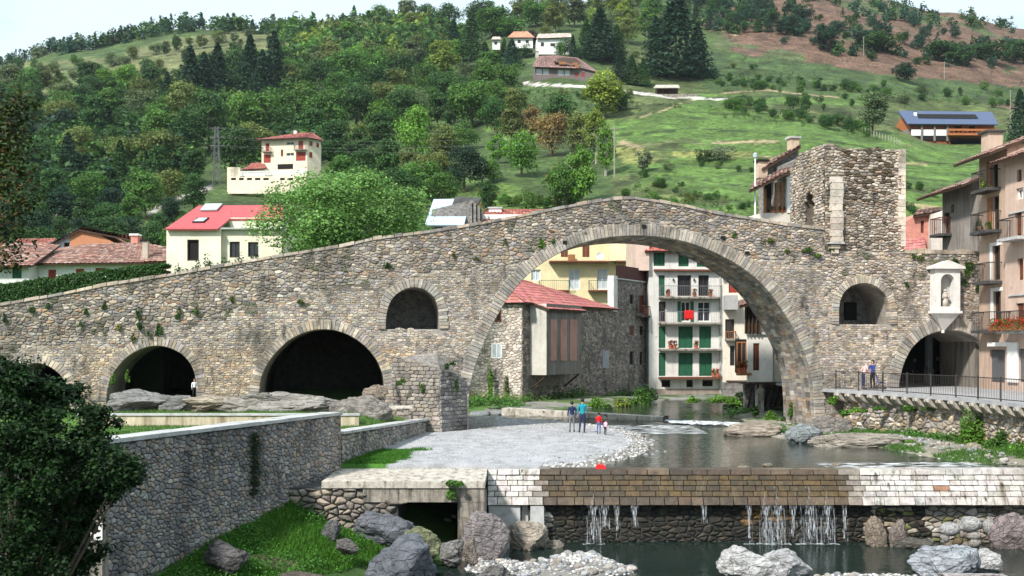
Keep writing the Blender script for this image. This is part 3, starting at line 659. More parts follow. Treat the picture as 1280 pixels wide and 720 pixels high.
# ------------------------------------------------------------------ ruined tower at the bridge end
tower=thing('ruined_tower','tall ruined rough stone tower wall standing over the right end of the bridge','tower',BR.world(BR.x(1031),0,0),BR.a)
TX0=0.; TX1=BR.x(1130)-BR.x(1031); TB=ZT-.02; TT=BR.xz(1100,186)[1]
TOPT=[(0.,TT+.3),(.5,TT+.25),(.9,TT-.1),(1.6,TT+.1),(2.2,TT-.05),(3.,TT+.12),(3.6,TT),(4.1,TT+.08),(TX1,TT+.06)]
m=MB(); m.poly([(0,TB),(TX1,TB)]+[(p[0],p[1]-.12) for p in TOPT[::-1]],0.02,1.5); m.build('wall_core','tower_mortar',tower)
tz=lambda x: float(np.interp(x,[p[0] for p in TOPT],[p[1] for p in TOPT]))
def tcol(x,z,rng):
    c=palette(TOWER,rng,.28)
    if x>TX1-.5: return palette([(.62,.56,.48),(.55,.5,.43)],rng,.1)
    if 1.2<x<4 and z>TT-3 and rng.random()<.22: return (.09,.075,.05)
    return c
rubble(tower,lambda x,z: 0<=x<=TX1 and z<tz(x) and z>TB,(0,TX1,TB,TT+.6),.30,.155,tcol,y=.02,proud=.075,gap=.028,jit=.36,wvar=.45,clamp=lambda p:(min(max(p[0],0),TX1),min(max(p[1],TB),tz(p[0])+.05)),nparts=260,seed=31)
# quoins on the right corner
rng=random.Random(4); z=TB+.3
while z<TT-.2:
    h_=rng.uniform(.3,.5); l=rng.choice((.20,.36)); m=MB(); m.col=palette([(.58,.52,.44),(.50,.45,.38),(.62,.57,.50)],rng,.08); m.box(TX1-l,TX1+.04,-.13,.5,z+.012,z+h_-.012); m.build('quoin','voussoir',tower); z+=h_
# the flank towards the bridge, with the gateway the path goes through
FD=5.0
gz0=BR.xz(1017,285)[1]; gz=gz0+2.1
gate=[(1.5,gz0-1),(1.5,gz-.4),(1.7,gz),(2.15,gz+.25),(2.6,gz),(2.8,gz-.4),(2.8,gz0-1)]
side_top=[(0,TT+.15),(1.2,TT+.3),(2.2,TT+.2),(3.4,TT+.3),(4.4,TT-.1),(FD,TT-.5)]
m=MB(); m.poly([(0,gz0-1.5),(FD,gz0-1.5)]+side_top[::-1],0,.9,[gate])
fx=plane((0.0,FD),(0,-1)); m2=MB(); m2.poly([(0,gz0-1.5),(FD,gz0-1.5)]+[(FD-p[0],p[1]) for p in side_top],0,.9,[[(FD-p[0],p[1]) for p in gate[::-1]]]); m2.v=[fx(v) for v in m2.v]
m2.build('flank_wall','tower_mortar',tower)
stp=lambda a: float(np.interp(FD-a,[p[0] for p in side_top],[p[1] for p in side_top])); gg=[(FD-p[0],p[1]) for p in gate]
rubble(tower,lambda x,z: 0<x<FD and gz0-1.2<z<stp(x) and not inpoly(np.array([x]),np.array([z]),gg)[0],(0,FD,gz0-1,TT+.5),.30,.16,lambda x,z,r:palette(TOWER[:6]+PALE,r,.2),proud=.07,gap=.035,jit=.34,wvar=.4,clamp=lambda p:(min(max(p[0],0),FD),min(p[1],stp(p[0])+.03)),seed=33,xform=fx)
m=MB(); m.box(1.6,1.8,.9,4.2,gz0-1,gz+1.2); m.box(.9,1.8,3.2,3.4,gz0-1,gz+1.2); m.build('gate_shadow','dark',tower)  # dark backing panels added so the doorway looks shaded inside
# pilaster with white ashlar and little corbels
m=MB(); zz=BR.xz(1040,303)[1]; rng=random.Random(8)
while zz<BR.xz(1040,222)[1]:
    m=MB(); m.col=palette([(.52,.48,.42),(.46,.42,.36),(.58,.54,.48)],rng,.12); h_=rng.uniform(.3,.42); o=rng.uniform(-.04,.04); m.box(.28+o,.95+o,-.3,.02,zz+.01,zz+h_-.01); m.build('pilaster_stone','voussoir',tower); zz+=h_
for dz,w_ in ((.35,.5),(.62,.36)):
    m=MB(); m.col=(.55,.5,.43); z0=BR.xz(1040,303)[1]; m.box(.62-w_/2-.08,.62+w_/2-.04,-.24+dz*.12,.02,z0-dz,z0-dz+.2); m.build('corbel','voussoir',tower)
m=MB(); m.box(0.15,1.05,-.34,.02,BR.xz(1040,303)[1]-.1,BR.xz(1040,303)[1]); m.col=(.6,.56,.5); m.build('sill','coping',tower)

# wall crown right of the tower
rng=random.Random(19); x=BR.x(1131)
while x<XR-.1:
    e=min(x+rng.uniform(.4,.8),XR); m=MB(); m.col=palette(PALE,rng); h_=rng.uniform(.06,.2); m.box(x+.01,e-.01,-.08,.6,ZT-.1,ZT+h_); m.build('capping_stone','rubble',bridge); x=e
# interior of the passage: side wall, posts of the far portico, dark far end, pavement ramp
FPZ=2.28
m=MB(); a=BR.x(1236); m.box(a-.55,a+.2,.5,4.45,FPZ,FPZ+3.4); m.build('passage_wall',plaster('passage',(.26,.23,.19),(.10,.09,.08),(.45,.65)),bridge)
m=MB(); m.box(BR.x(1123)-1.2,a+9,13.6,13.9,FPZ-.5,7.5); m.box(a+.3,a+.6,4.6,13.6,FPZ-.5,7.); m.build('passage_back','dark',bridge)  # back and ceiling coloured near black to imitate shade in the passage
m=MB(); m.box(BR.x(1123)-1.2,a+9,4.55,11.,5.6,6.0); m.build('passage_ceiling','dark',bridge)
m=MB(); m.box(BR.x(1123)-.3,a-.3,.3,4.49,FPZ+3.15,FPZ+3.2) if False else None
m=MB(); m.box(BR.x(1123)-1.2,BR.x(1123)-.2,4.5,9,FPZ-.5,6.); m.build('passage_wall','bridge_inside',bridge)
for px in (1161,1186):
    q=BR.local(px,450,BR.o.y+BR.uy*24+7.4); m=MB(); m.box(q[0]-.17,q[0]+.17,q[1]-.17,q[1]+.17,FPZ-.1,5.8); m.build('post','coping',bridge)
q0=BR.local(1148,470,BR.o.y+BR.uy*24+8.6)
m=MB(); m.box(q0[0],q0[0]+1.9,6.7,7.0,FPZ,FPZ+1.0); m.build('low_wall','coping',bridge)

# ------------------------------------------------------------------ shrine on the wall
SH=BR; sx0=BR.x(1162); sx1=BR.x(1193)
shr=thing('wall_shrine','white plastered shrine niche with pediment and pointed base fixed on the bridge wall','shrine',BR.world((sx0+sx1)/2,0,0),BR.a)
hw=(sx1-sx0)/2; z0=BR.xz(1178,389)[1]; z1=BR.xz(1178,337)[1]
ni=[(-hw*.55,z0+.25)]+[(hw*.55*math.cos(t),z1-.65-.05+hw*.55*math.sin(t)) for t in np.linspace(math.pi,0,12)]+[(hw*.55,z0+.25)]
wm=plaster('shrine',(.66,.63,.59),(.45,.42,.38),(.62,.85))
m=MB(); m.poly([(-hw,z0),(hw,z0),(hw,z1),(-hw,z1)],-.62,-.02,[ni],back=False); m.build('niche_frame',wm,shr)
m=MB(); m.box(-hw*.9,hw*.9,-.1,-.03,z0,z1-.1); m.build('niche_back',plaster('shrineback',(.45,.43,.40)),shr)
m=MB(); m.poly([(-hw-.22,z1),(hw+.22,z1),(hw+.22,z1+.12),(0,z1+.48),(-hw-.22,z1+.12)],-.8,0.); m.build('pediment',wm,shr)
m=MB(); m.box(-hw-.1,hw+.1,-.7,0,z0-.14,z0); b_=z0-.14
m.add([(-hw,-.62,b_),(hw,-.62,b_),(hw,0,b_),(-hw,0,b_),(-.07,-.16,b_-.95),(.07,-.16,b_-.95),(.07,0,b_-.95),(-.07,0,b_-.95)],[(0,4,5,1),(1,5,6,2),(3,7,4,0),(4,7,6,5),(0,1,2,3)]); m.beam((0,-.1,b_-1.1),(0,-.1,b_-.93),.09,8); m.build('pointed_base',wm,shr)
# the small figure in it
stt=thing('shrine_statue','small stone statue of a robed figure inside the white shrine','statue',BR.world((sx0+sx1)/2,-.33,z0+.25),BR.a)
m=MB(); m.col=(.5,.47,.42)
for (a,ra,b,rb) in ((0,.2,.45,.13),(.45,.13,.72,.16),(.72,.16,.82,.06)): m.beam((0,0,a),(0,0,b),ra,10,rb)
m.beam((-.14,0,.7),(-.2,-.1,.45),.05,6); m.beam((.14,0,.7),(.16,-.16,.52),.05,6); m.build('robe','voussoir',stt,True)
bm=bmesh.new(); bmesh.ops.create_icosphere(bm,subdivisions=2,radius=.09); me=bpy.data.meshes.new('head'); bm.to_mesh(me); bm.free(); me.materials.append(M_('coping')); o=link('head',me,stt); o.location=(0,0,.91)

# ------------------------------------------------------------------ big grey retaining wall on the left bank
def wall_between(name,label,A,B,zb,ztA,ztB,thick,w_,h_,cols,nparts,seed,proud=.05,mortar='dark_mortar',gap=.035,jit=.4,cop=.22,clip_near=None,matn='wall_rubble',copd=.12):
    """A is the left end as seen from the camera"""
    t=thing(name,label,'wall',(A[0],A[1],0.)); u=Vector((B[0]-A[0],B[1]-A[1],0)); Lg=u.length; u.normalize(); n=Vector((-u.y,u.x,0))
    t.rotation_euler=(0,0,math.atan2(u.y,u.x)); zt_=lambda x: ztA+(ztB-ztA)*x/Lg
    m=MB(); m.poly([(0,zb),(Lg,zb),(Lg,ztB),(0,ztA)],0,thick); m.build('wall_core',mortar,t)
    rubble(t,lambda x,z: 0<x<Lg and zb<z<zt_(x),(0,Lg,zb,max(ztA,ztB)),w_,h_,lambda x,z,r:palette(cols,r,.22),mat_=matn,proud=proud,gap=gap,jit=jit,wvar=.4,clamp=lambda p:(min(max(p[0],0),Lg),min(p[1],zt_(p[0])-.01)),nparts=nparts,seed=seed,score=clip_near)
    x=0.; rng=random.Random(seed)
    while x<Lg-.05:
        e=min(x+rng.uniform(1.1,1.6),Lg); m=MB(); m.col=(.5,.5,.5); k=rng.uniform(-.01,.01); m.hexa([(x+.01,-copd,zt_(x)),(e-.01,-copd,zt_(e)),(e-.01,thick+.08,zt_(e)),(x+.01,thick+.08,zt_(x)),(x+.01,-copd,zt_(x)+cop*.5+k),(e-.01,-copd,zt_(e)+cop*.5+k),(e-.01,thick+.08,zt_(e)+cop*.5+k),(x+.01,thick+.08,zt_(x)+cop*.5+k)])
        m.build('coping_slab','coping',t); x=e
    return t,Lg
w1,L1=wall_between('retaining_wall','high grey stone retaining wall with a pale coping on the left bank',W1B,W1A,-4.,2.02,2.10,.6,.20,.145,WALLC,300,41,clip_near=lambda x,z:1.0 if x>13 and z>-2 else .05,jit=.45,gap=.022)
# its end pier, facing the camera
m=MB(); m.box(L1+.003,L1+.12,.03,.6,-1.,2.08); m.build('end_pier','rough_stone',w1)
w2,L2=wall_between('low_wall','low sloping stone wall with pale coping beside the gravel beach',W2A,W2B,-.6,1.33,.72,.5,.30,.2,[(.24,.235,.22),(.30,.28,.25),(.19,.19,.185),(.34,.32,.29),(.27,.24,.21)],160,42,proud=.04,jit=.35)
# garden wall in the yard
t=thing('garden_wall','low stained plaster garden wall under the rocks left of the wide arch','wall',(-19.5,50.4,1.0)); m=MB(); m.box(0,12.6,0,.25,0,.55); m.build('wall_face',plaster('garden',(.50,.43,.31),(.16,.12,.07),(.5,.7)),t); m=MB(); m.box(-.05,12.65,-.06,.31,.55,.64); m.build('coping','coping',t)
t=thing('stone_bench','tan stone slab bench behind the low wall near the pier','bench',(-6.9,54.6,1.35)); m=MB(); m.box(-.0,2.1,0,.5,.28,.40); m.build('slab','concrete_pale',t)
for x in (.3,1.6): m=MB(); m.box(x,x+.25,.08,.42,0,.28); m.build('support','concrete',t)
# leaning drain pier with a black and white sticker
pz=P(123,625,22.5)
t=thing('concrete_pillar','narrow weathered concrete pillar against the retaining wall behind the dark tree','pillar',(P(124,600,25.5).x,25.5,-4)); m=MB(); m.hexa([(-.2,-.15,0),(.12,-.15,0),(.12,.3,0),(-.2,.3,0),(-.12,-.1,5.9),(.10,-.1,5.9),(.1,.3,5.9),(-.12,.3,5.9)]); m.build('shaft','concrete',t)
so_=thing('notice_sheet','black and white paper notice stuck on the concrete pillar behind the tree','notice',(P(120,665,25.3).x,25.33,P(120,665,25.3).z),0.12)
m=MB(); m.box(-.13,.13,-.012,0,-.19,.19); m.build('paper','white_paint',so_)
m=MB(); m.poly([(-.1,-.02),(-.02,-.05),(.05,.02),(.02,.14),(-.04,.09),(-.1,.16)],-.016,-.012); m.poly([(-.02,-.15),(.09,-.14),(.1,-.10),(0,-.11)],-.016,-.012); m.build('print','dark',so_)

# ------------------------------------------------------------------ dam
dam=thing('river_dam','stepped masonry dam of whitewashed and mossy brown blocks across the river','dam',(0,42.45,0))
XD0=-.92; XD1=22.0
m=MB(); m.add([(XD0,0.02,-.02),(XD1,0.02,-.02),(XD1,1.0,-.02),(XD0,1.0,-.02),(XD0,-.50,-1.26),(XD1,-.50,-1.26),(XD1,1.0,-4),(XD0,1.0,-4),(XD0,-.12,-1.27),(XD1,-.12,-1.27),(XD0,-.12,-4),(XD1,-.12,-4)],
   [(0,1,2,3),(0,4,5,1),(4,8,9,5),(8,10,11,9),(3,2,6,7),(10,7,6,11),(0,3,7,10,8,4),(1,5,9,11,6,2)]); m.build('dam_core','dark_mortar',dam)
rng=random.Random(51); courses=[0.,.19,.38,.57,.77,.97,1.27]
WH=[(.50,.47,.43),(.46,.43,.40),(.54,.51,.48),(.42,.385,.35),(.49,.45,.42)]; BN=[(.074,.046,.016),(.062,.041,.018),(.086,.055,.018),(.058,.042,.021),(.070,.047,.021)]; bw=[(.078,.052,.032),(.06,.042,.028),(.095,.066,.042)]
sl=math.hypot(.52,1.24); ux,uz=-.52/1.24,-1.
for ci in range(6):
    a,b=courses[ci],courses[ci+1]; x=XD0+(0 if ci%2 else -.3)
    while x<XD1:
        w_=rng.uniform(.34,.66) if ci else rng.uniform(.55,1.0); e=x+w_; x0=max(x,XD0); x1=min(e,XD1)
        if x1-x0>.08:
            px=640+(x0+x1)/2/42.2*F; pe=px; px=px+rng.gauss(0,1)*(4 if px<800 else 6)
            sm_=lambda a,b,v: max(0,min(1,(v-a)/(b-a)))
            if px<676: c=palette(WH,rng,.1)
            elif px<1062: c=palette(BN if ci not in(5,) else bw,rng,.13); c=tuple(v*(.82 if ci in(1,3) else 1.) for v in c); 
            else: c=palette(WH,rng,.08)
            if 676<=px<1062 and ci==0: c=palette(bw,rng,.2) if rng.random()<.95 else (.2,.17,.14)
            if 1062<=px<1075 or (px>1062 and rng.random()<.02): c=palette(BN,rng)
            if 1150<px<1195 and ci in(3,4) and rng.random()<.25: c=palette([(.30,.17,.10),(.2,.15,.11)],rng)
            fb_=min(sm_(664,682,pe),1-sm_(1052,1092,pe)); wc=palette(WH,rng,.06); bc=palette(BN,rng,.1)
            if 0<fb_<1: c=tuple(wc[i]*(1-fb_)+bc[i]*fb_ for i in range(3))
            mb=MB(); mb.col=c; g=.004; pr=rng.uniform(.02,.05); A_=(a+g,b-g); yo=pr+(.06 if ci==5 else 0)+(.04 if ci==0 else 0)
            ya,za=A_[0]*ux,A_[0]*uz; yb,zb_=A_[1]*ux,A_[1]*uz; tz_=.02 if ci==0 else 0
            ft=rng.uniform(-.012,.012)
            jx=lambda: rng.uniform(0,.014)
            mb.hexa([(x0+g,yb+.1,zb_),(x1-g,yb+.1,zb_),(x1-g,ya+.1+(.5 if ci==0 else 0),za+tz_),(x0+g,ya+.1+(.5 if ci==0 else 0),za+tz_),(x0+g+.006+jx(),yb-yo,zb_+.006+jx()),(x1-g-.006-jx(),yb-yo-ft,zb_+.006+jx()),(x1-g-.006-jx(),ya-yo-ft,za-.004-jx()+tz_),(x0+g+.006+jx(),ya-yo,za-.004-jx()+tz_)])
            mb.build('dam_block','dam_stone',dam)
        x=e
# rough wall under the lip
DK=[(.018,.016,.013),(.013,.012,.010),(.026,.022,.016),(.015,.017,.010),(.034,.027,.019)]  # near-black palette imitates the lip's shade as well as wet stone
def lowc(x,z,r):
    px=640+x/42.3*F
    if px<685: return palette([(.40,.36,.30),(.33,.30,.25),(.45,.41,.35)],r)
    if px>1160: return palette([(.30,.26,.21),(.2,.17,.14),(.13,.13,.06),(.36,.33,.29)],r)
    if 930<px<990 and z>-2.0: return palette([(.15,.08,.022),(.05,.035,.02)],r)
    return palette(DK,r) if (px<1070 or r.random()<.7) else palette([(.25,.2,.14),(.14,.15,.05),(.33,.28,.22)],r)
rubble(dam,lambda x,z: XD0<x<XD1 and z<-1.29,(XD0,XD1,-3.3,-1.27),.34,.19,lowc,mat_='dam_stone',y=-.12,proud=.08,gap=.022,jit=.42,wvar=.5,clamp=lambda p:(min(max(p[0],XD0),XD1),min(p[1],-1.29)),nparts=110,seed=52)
# pale buttress columns below the white left end
for x0,x1,d in ((-.9,.33,.40),(.66,1.22,.5),(.36,.63,.12)):
    m=MB(); m.hexa([(x0,-.12-d*1.25,-3.2),(x1,-.12-d*1.25,-3.2),(x1,0,-3.2),(x0,0,-3.2),(x0+.03,-.12-d,-1.3),(x1-.03,-.12-d,-1.3),(x1-.03,0,-1.3),(x0+.03,0,-1.3)]); m.build('buttress','coping',dam)
# ------------------------------------------------------------------ culvert block with the dark opening
cul=thing('culvert','concrete slab culvert with a black square opening left of the dam','culvert',(0,38.5,0))
xa,xb,xl,xr=-3.93,-1.87,-6.3,-.93; zo=-.69
m=MB(); m.box(xl-.25,xr,0,4.2,-.20,.03); m.build('top_slab','concrete_pale',cul)
m=MB(); m.box(xa-1.2,xr-.01,.05,.6,zo,-.2); m.build('lintel','concrete',cul)
m=MB(); m.box(xb,xr-.02,.06,4.,-3.3,zo); m.build('right_pier','concrete',cul)
m=MB(); m.box(xl-1.5,xa,.12,3.9,-3.3,-.2); m.build('left_wall','dark_mortar',cul)
m=MB(); m.box(xa,xb,3.7,3.9,-3.3,zo); m.box(xa-.1,xb+.1,.61,3.7,zo-.0,zo+.3); m.build('chamber','dark',cul)
rubble(cul,lambda x,z: xl-1.4<x<xa and -3<z<-.22 and not(x>xa-1.2 and z>zo),(xl-1.4,xa,-3,-.2),.32,.2,lambda x,z,r:palette([(.24,.22,.19),(.19,.18,.165),(.30,.27,.22),(.15,.145,.135)],r),y=.12,proud=.14,gap=.03,jit=.45,wvar=.5,clamp=lambda p:(p[0],min(p[1],-.21)),nparts=60,seed=61)

for (a_,b_) in ((805,283),(706,303),(904,297),(934,316)):
    q=BR.xz(a_,b_,-.1); m=MB(); m.box(q[0]-.12,q[0]+.12,-.115,-.05,q[1]-.09,q[1]+.09); m.build('beam_hole_shade','dark',bridge)  # dark proud boxes stand in for the shade inside putlog holes
# far sill in the river with its small fall
sil=thing('river_sill','long pale concrete beam lying across the river behind the gravel beach','sill',(0,0,0))
def slp(px,off=0.): 
    x=-0.2
    for _ in range(20): Yc=sill_y(x)+off; x=(px-640)/F*Yc
    return x,sill_y(x)+off
a=slp(630); b=slp(832); u=Vector((b[0]-a[0],b[1]-a[1],0)).normalized(); n=Vector((-u.y,u.x,0)); m=MB()
def qp(p,o,z): return (p[0]+n.x*o,p[1]+n.y*o,z)
m.hexa([qp(a,-.35,-.9),qp(b,-.35,-.9),qp(b,.5,-.9),qp(a,.5,-.9),qp(a,-.3,.40),qp(b,-.3,.20),qp(b,.45,.22),qp(a,.45,.42)]); m.build('beam','concrete_pale',sil)
b2=slp(925); m=MB(); m.hexa([qp(b,-.1,-.9),qp(b2,-.1,-.9),qp(b2,.5,-.9),qp(b,.5,-.9),qp(b,-.0,.02),qp(b2,-.0,.02),qp(b2,.45,.02),qp(b,.45,.02)]); m.build('weir_crest','dark_mortar',sil)
m=MB(); m.add([qp(b,-.42,-.6),qp(b,.47,-.6),qp(b,.47,.27),qp(b,-.32,.25),qp(b,-.42,-.6)],[(0,1,2,3)]); m.build('beam_end','dark',sil)

# ------------------------------------------------------------------ promenade on corbels
prom=thing('promenade','grey stone promenade terrace carried on rounded corbels above the right bank','terrace',(0,0,0))
E=EDGE; m=MB(); th=.16
far=[(40,28),(40,75),(17.2,75),(17.4,62.6)]
for z0,z1 in ((FPZ-th,FPZ),):
    pts=E+far
    tri=tessellate_polygon([[Vector((p[0],p[1],0)) for p in pts]]); nn=len(pts)
    fs=[]
    for t in tri:
        a_,b_,c_=[pts[i] for i in t]; cr=(b_[0]-a_[0])*(c_[1]-a_[1])-(b_[1]-a_[1])*(c_[0]-a_[0]); t=t if cr>0 else t[::-1]; fs.append(tuple(t)); fs.append(tuple(i+nn for i in t[::-1]))
    m.add([(p[0],p[1],z1) for p in pts]+[(p[0],p[1],z0) for p in pts], fs+[(i,(i+1)%nn,nn+(i+1)%nn,nn+i) for i in range(nn)])
m.build('floor_slab',mat('paving',(.34,.34,.345),.85,noise=(1.,.15),noise2=(9,.15),bump=.01,bscale=14),prom)
def along(pts,step,start=0.):
    d=[0]
    for i in range(len(pts)-1): d.append(d[-1]+math.hypot(pts[i+1][0]-pts[i][0],pts[i+1][1]-pts[i][1]))
    t=start; o=[]
    while t<d[-1]:
        i=max(j for j in range(len(d)-1) if d[j]<=t); k=(t-d[i])/(d[i+1]-d[i]); u=Vector((pts[i+1][0]-pts[i][0],pts[i+1][1]-pts[i][1],0)).normalized()
        o.append((Vector((pts[i][0]+(pts[i+1][0]-pts[i][0])*k,pts[i][1]+(pts[i+1][1]-pts[i][1])*k,0)),u)); t+=step
    return o
cb=MB()
for i in range(9): pass
pr=[(-.12,0),(-.12,-.14),(0.02,-.30),(.25,-.42),(.55,-.5),(.9,-.52),(.9,0)]
cb.v=[(y_,0,z_) for y_,z_ in []]
cbm=MB(); cbm.poly([(p[0],p[1]) for p in pr][::-1],-.19,.19); cme=cbm.build('corbel','concrete_pale',mesh_only=True)
for p,u in along(E,.93,.35):
    o=link('corbel',cme,prom); o.location=(p.x,p.y,FPZ-th-.004); o.rotation_euler=(0,0,math.atan2(u.y,u.x)+math.pi/2); 
# retaining wall under it
WE=[(x+.62,y+.15) for x,y in E]
for i in range(len(WE)-2):
    a_,b_=WE[i],WE[i+1]; u=Vector((b_[0]-a_[0],b_[1]-a_[1],0)); Lg=u.length; u.normalize(); q=plane(a_,(u.x,u.y)); m=MB(); m.box(0,Lg,0,.8,-.9,FPZ-th-.01); m.v=[q(v) for v in m.v]; m.build('bank_wall','mortar',prom)
    rubble(prom,lambda x,z: 0<x<Lg,(0,Lg,-.8,FPZ-.2),.36,.22,lambda x,z,r:palette(PALE+[(.34,.26,.17),(.22,.2,.15)],r,.25),proud=.09,gap=.05,jit=.45,wvar=.5,clamp=lambda p:(min(max(p[0],0),Lg),min(p[1],FPZ-th-.02)),nparts=70 if i<3 else 20,seed=70+i,xform=q)
# railing
rail=thing('iron_railing','thin dark iron railing along the promenade edge','railing',(0,0,0)); RE=[(x+.08,y) for x,y in E]
for k,(p,u) in enumerate(along(RE,1.95,.05)):
    m=MB(); m.beam((p.x,p.y,FPZ),(p.x,p.y,FPZ+1.08),.035,6); m.build('post','iron',rail)
bars=MB()
for p,u in along(RE,.135,.1): bars.beam((p.x,p.y,FPZ+.12),(p.x,p.y,FPZ+1.0),.009,4)
bars.build('bars','iron',rail)['kind']='stuff'
for zz in (.1,1.0):
    m=MB()
    for i in range(len(RE)-1): m.beam((*RE[i],FPZ+zz),(*RE[i+1],FPZ+zz),.022,5)
    m.build('rail','iron',rail)
# ------------------------------------------------------------------ buildings
def tile_roof(parent, A,B,C_,D_, cols, pitch=.28, th=.14, row=.45, seed=1, under='dark_wood', name='roof', amp=.05):
    """A,B eave left/right, C_,D_ ridge right/left (local 3-D); a slab carrying rows of curved tiles"""
    A,B,C_,D_=map(Vector,(A,B,C_,D_)); nrm=(B-A).cross(D_-A)
    if nrm.length<1e-6: nrm=(B-A).cross(C_-A)
    nrm.normalize(); nrm = nrm if nrm.z>0 else -nrm
    m=MB(); pts=[A,B,C_,D_]; m.add([p-nrm*th for p in pts]+[p-nrm*.012 for p in pts],[(0,3,2,1),(4,5,6,7),(0,1,5,4),(1,2,6,5),(2,3,7,6),(3,0,4,7)])
    ro=m.build(name,under,parent)
    nu=max(3,int((B-A).length/pitch)); nv=max(2,int((D_-A).length/row)); rng=random.Random(seed); seg=4
    v=[];f=[];c=[]
    for j in range(nv):
        for i in range(nu):
            col=palette(cols,rng,.16); b=len(v); off=rng.uniform(-.015,.015)
            for jj,(t,lift) in enumerate(((j/nv,.035),((j+1.12)/nv if j<nv-1 else 1.,.0))):
                for k in range(seg+1):
                    s_=(i+k/seg)/nu; p=(A*(1-s_)+B*s_)*(1-t)+(D_*(1-s_)+C_*s_)*t
                    v.append(p+nrm*(amp*math.sin(math.pi*k/seg)+lift+off)); c.append(col)
            for k in range(seg): f.append((b+k,b+k+1,b+seg+2+k,b+seg+1+k))
    me=npmesh('tiles',[tuple(q) for q in v],f,'tile',np.array(c),True); o=link('tiles',me,ro); o['kind']='stuff'
    return ro
RED=[(.36,.10,.08),(.41,.14,.10),(.31,.085,.07),(.37,.16,.12)]
PINK=[(.44,.145,.14),(.48,.18,.165),(.39,.12,.115),(.42,.17,.14)]
OLD=[(.30,.17,.13),(.24,.13,.10),(.36,.21,.16),(.20,.12,.10),(.33,.24,.20),(.28,.14,.11)]
def ray_skew(F_,px):
    d=Vector(((px-640)/F,1,0)); return (d.x*F_.ux+d.y*F_.uy)/(-d.x*F_.uy+d.y*F_.ux)
class House:
    def __init__(s,name,label,cat,px0,D0,yaw,z0=0.,group=None):
        s.F=Facade(px0,D0,yaw,z0); s.t=thing(name,label,cat,s.F.o,s.F.a,group); s.rng=random.Random(hash(name)%1000 if False else len(name)*7+int(px0))
    def r(s,px0,py0,px1,py1,y=0.):
        x0,z1=s.F.xz(px0,py0,y); x1,z0=s.F.xz(px1,py1,y); z1b=s.F.xz(px1,py0,y)[1]; z0b=s.F.xz(px0,py1,y)[1]
        return min(x0,x1),min(z0,z0b)*.5+max(z0,z0b)*.5,max(x0,x1),(z1+z1b)/2
    def poly(s,pts,y=0.): return [s.F.xz(px,py,y) for px,py in pts]
    def wall(s,pts,depth,mat_,wins=(),y=0.,name='wall',metric=False):
        o=pts if metric else s.poly(pts,y); hs=[]
        for w_ in wins:
            x0,z0,x1,z1=s.r(*w_[:4],y); hs.append([(x0,z0),(x1,z0),(x1,z1),(x0,z1)])
        m=MB(); m.poly(o,y,y+.28,hs); 
        xs_=[p[0] for p in o]; 
        wl=m.build(name,mat_,s.t)
        if depth>.3:
            m=MB(); m.poly(o,y+.284,y+depth); k_=getattr(s,'skew',0.)
            m.v=[(v[0]+k_*(v[1]-y-.284),v[1],v[2]) for v in m.v]; m.build(name,mat_,s.t)
        for w_ in wins: s.window(*w_,y=y)
        return wl
    def window(s,px0,py0,px1,py1,style='glass',y=0.,rect=None):
        x0,z0,x1,z1=rect or s.r(px0,py0,px1,py1,y); w_=x1-x0; h=z1-z0; fw=min(.09,w_*.14)
        fm={'glass':'white_paint','dark':'dark_wood','green':'green_paint','brown':'brown_paint','red':'red_paint','greenopen':'white_paint','pale':'white_paint','void':'dark_wood','wood':'wood','grey':'grey_iron','slit':'dark_wood'}[style]
        m=MB(); g=.003
        for a in ((x0+g,x0+fw,z0+g,z1-g),(x1-fw,x1-g,z0+g,z1-g),(x0+fw,x1-fw,z1-fw,z1-g),(x0+fw,x1-fw,z0+g,z0+fw)): m.box(a[0],a[1],y+.13,y+.20,a[2],a[3])
        if style in('glass','pale','red','greenopen','dark','wood') and w_>.6: m.box((x0+x1)/2-.03,(x0+x1)/2+.03,y+.13,y+.20,z0+fw,z1-fw)
        if style in ('glass','pale') and h>1.3: m.box(x0+fw,x1-fw,y+.135,y+.195,z0+h*.62,z0+h*.62+.05)
        f=m.build('window',fm,s.t)
        if style in('green','brown','red','grey'):
            for k in (0,1):
                a=x0+fw+k*(w_-2*fw)/2+.012; b=a+(w_-2*fw)/2-.024; m=MB(); m.box(a,b,y+.10,y+.13,z0+fw,z1-fw)
                n=max(4,int(h/.16))
                for i in range(n):
                    zz=z0+fw+(h-2*fw)*(i+.5)/n; m.box(a+.03,b-.03,y+.085,y+.10,zz-.03,zz+.03)
                m.build('shutter',fm,f)
        else:
            m=MB(); m.box(x0+fw*.6,x1-fw*.6,y+.21,y+.235,z0+fw*.6,z1-fw*.6); m.build('pane',{'pale':'pane_pale','void':'dark','slit':'dark'}.get(style,'glass'),f)
        if style=='greenopen':
            for sgn,a in ((-1,x0),(1,x1)):
                m=MB(); q=w_*.34; m.box(min(a,a+sgn*q),max(a,a+sgn*q),y-.05,y-.01,z0,z1); m.build('shutter','green_paint',f)
        return f
    def sill(s,px0,py,px1,mat_='coping',y=0.,h=.1,d=.12):
        x0,z0,x1,_=s.r(px0,py,px1,py,y); m=MB(); m.box(x0-.08,x1+.08,y-d,y+.02,z0-h,z0); m.build('window_sill',mat_,s.t)
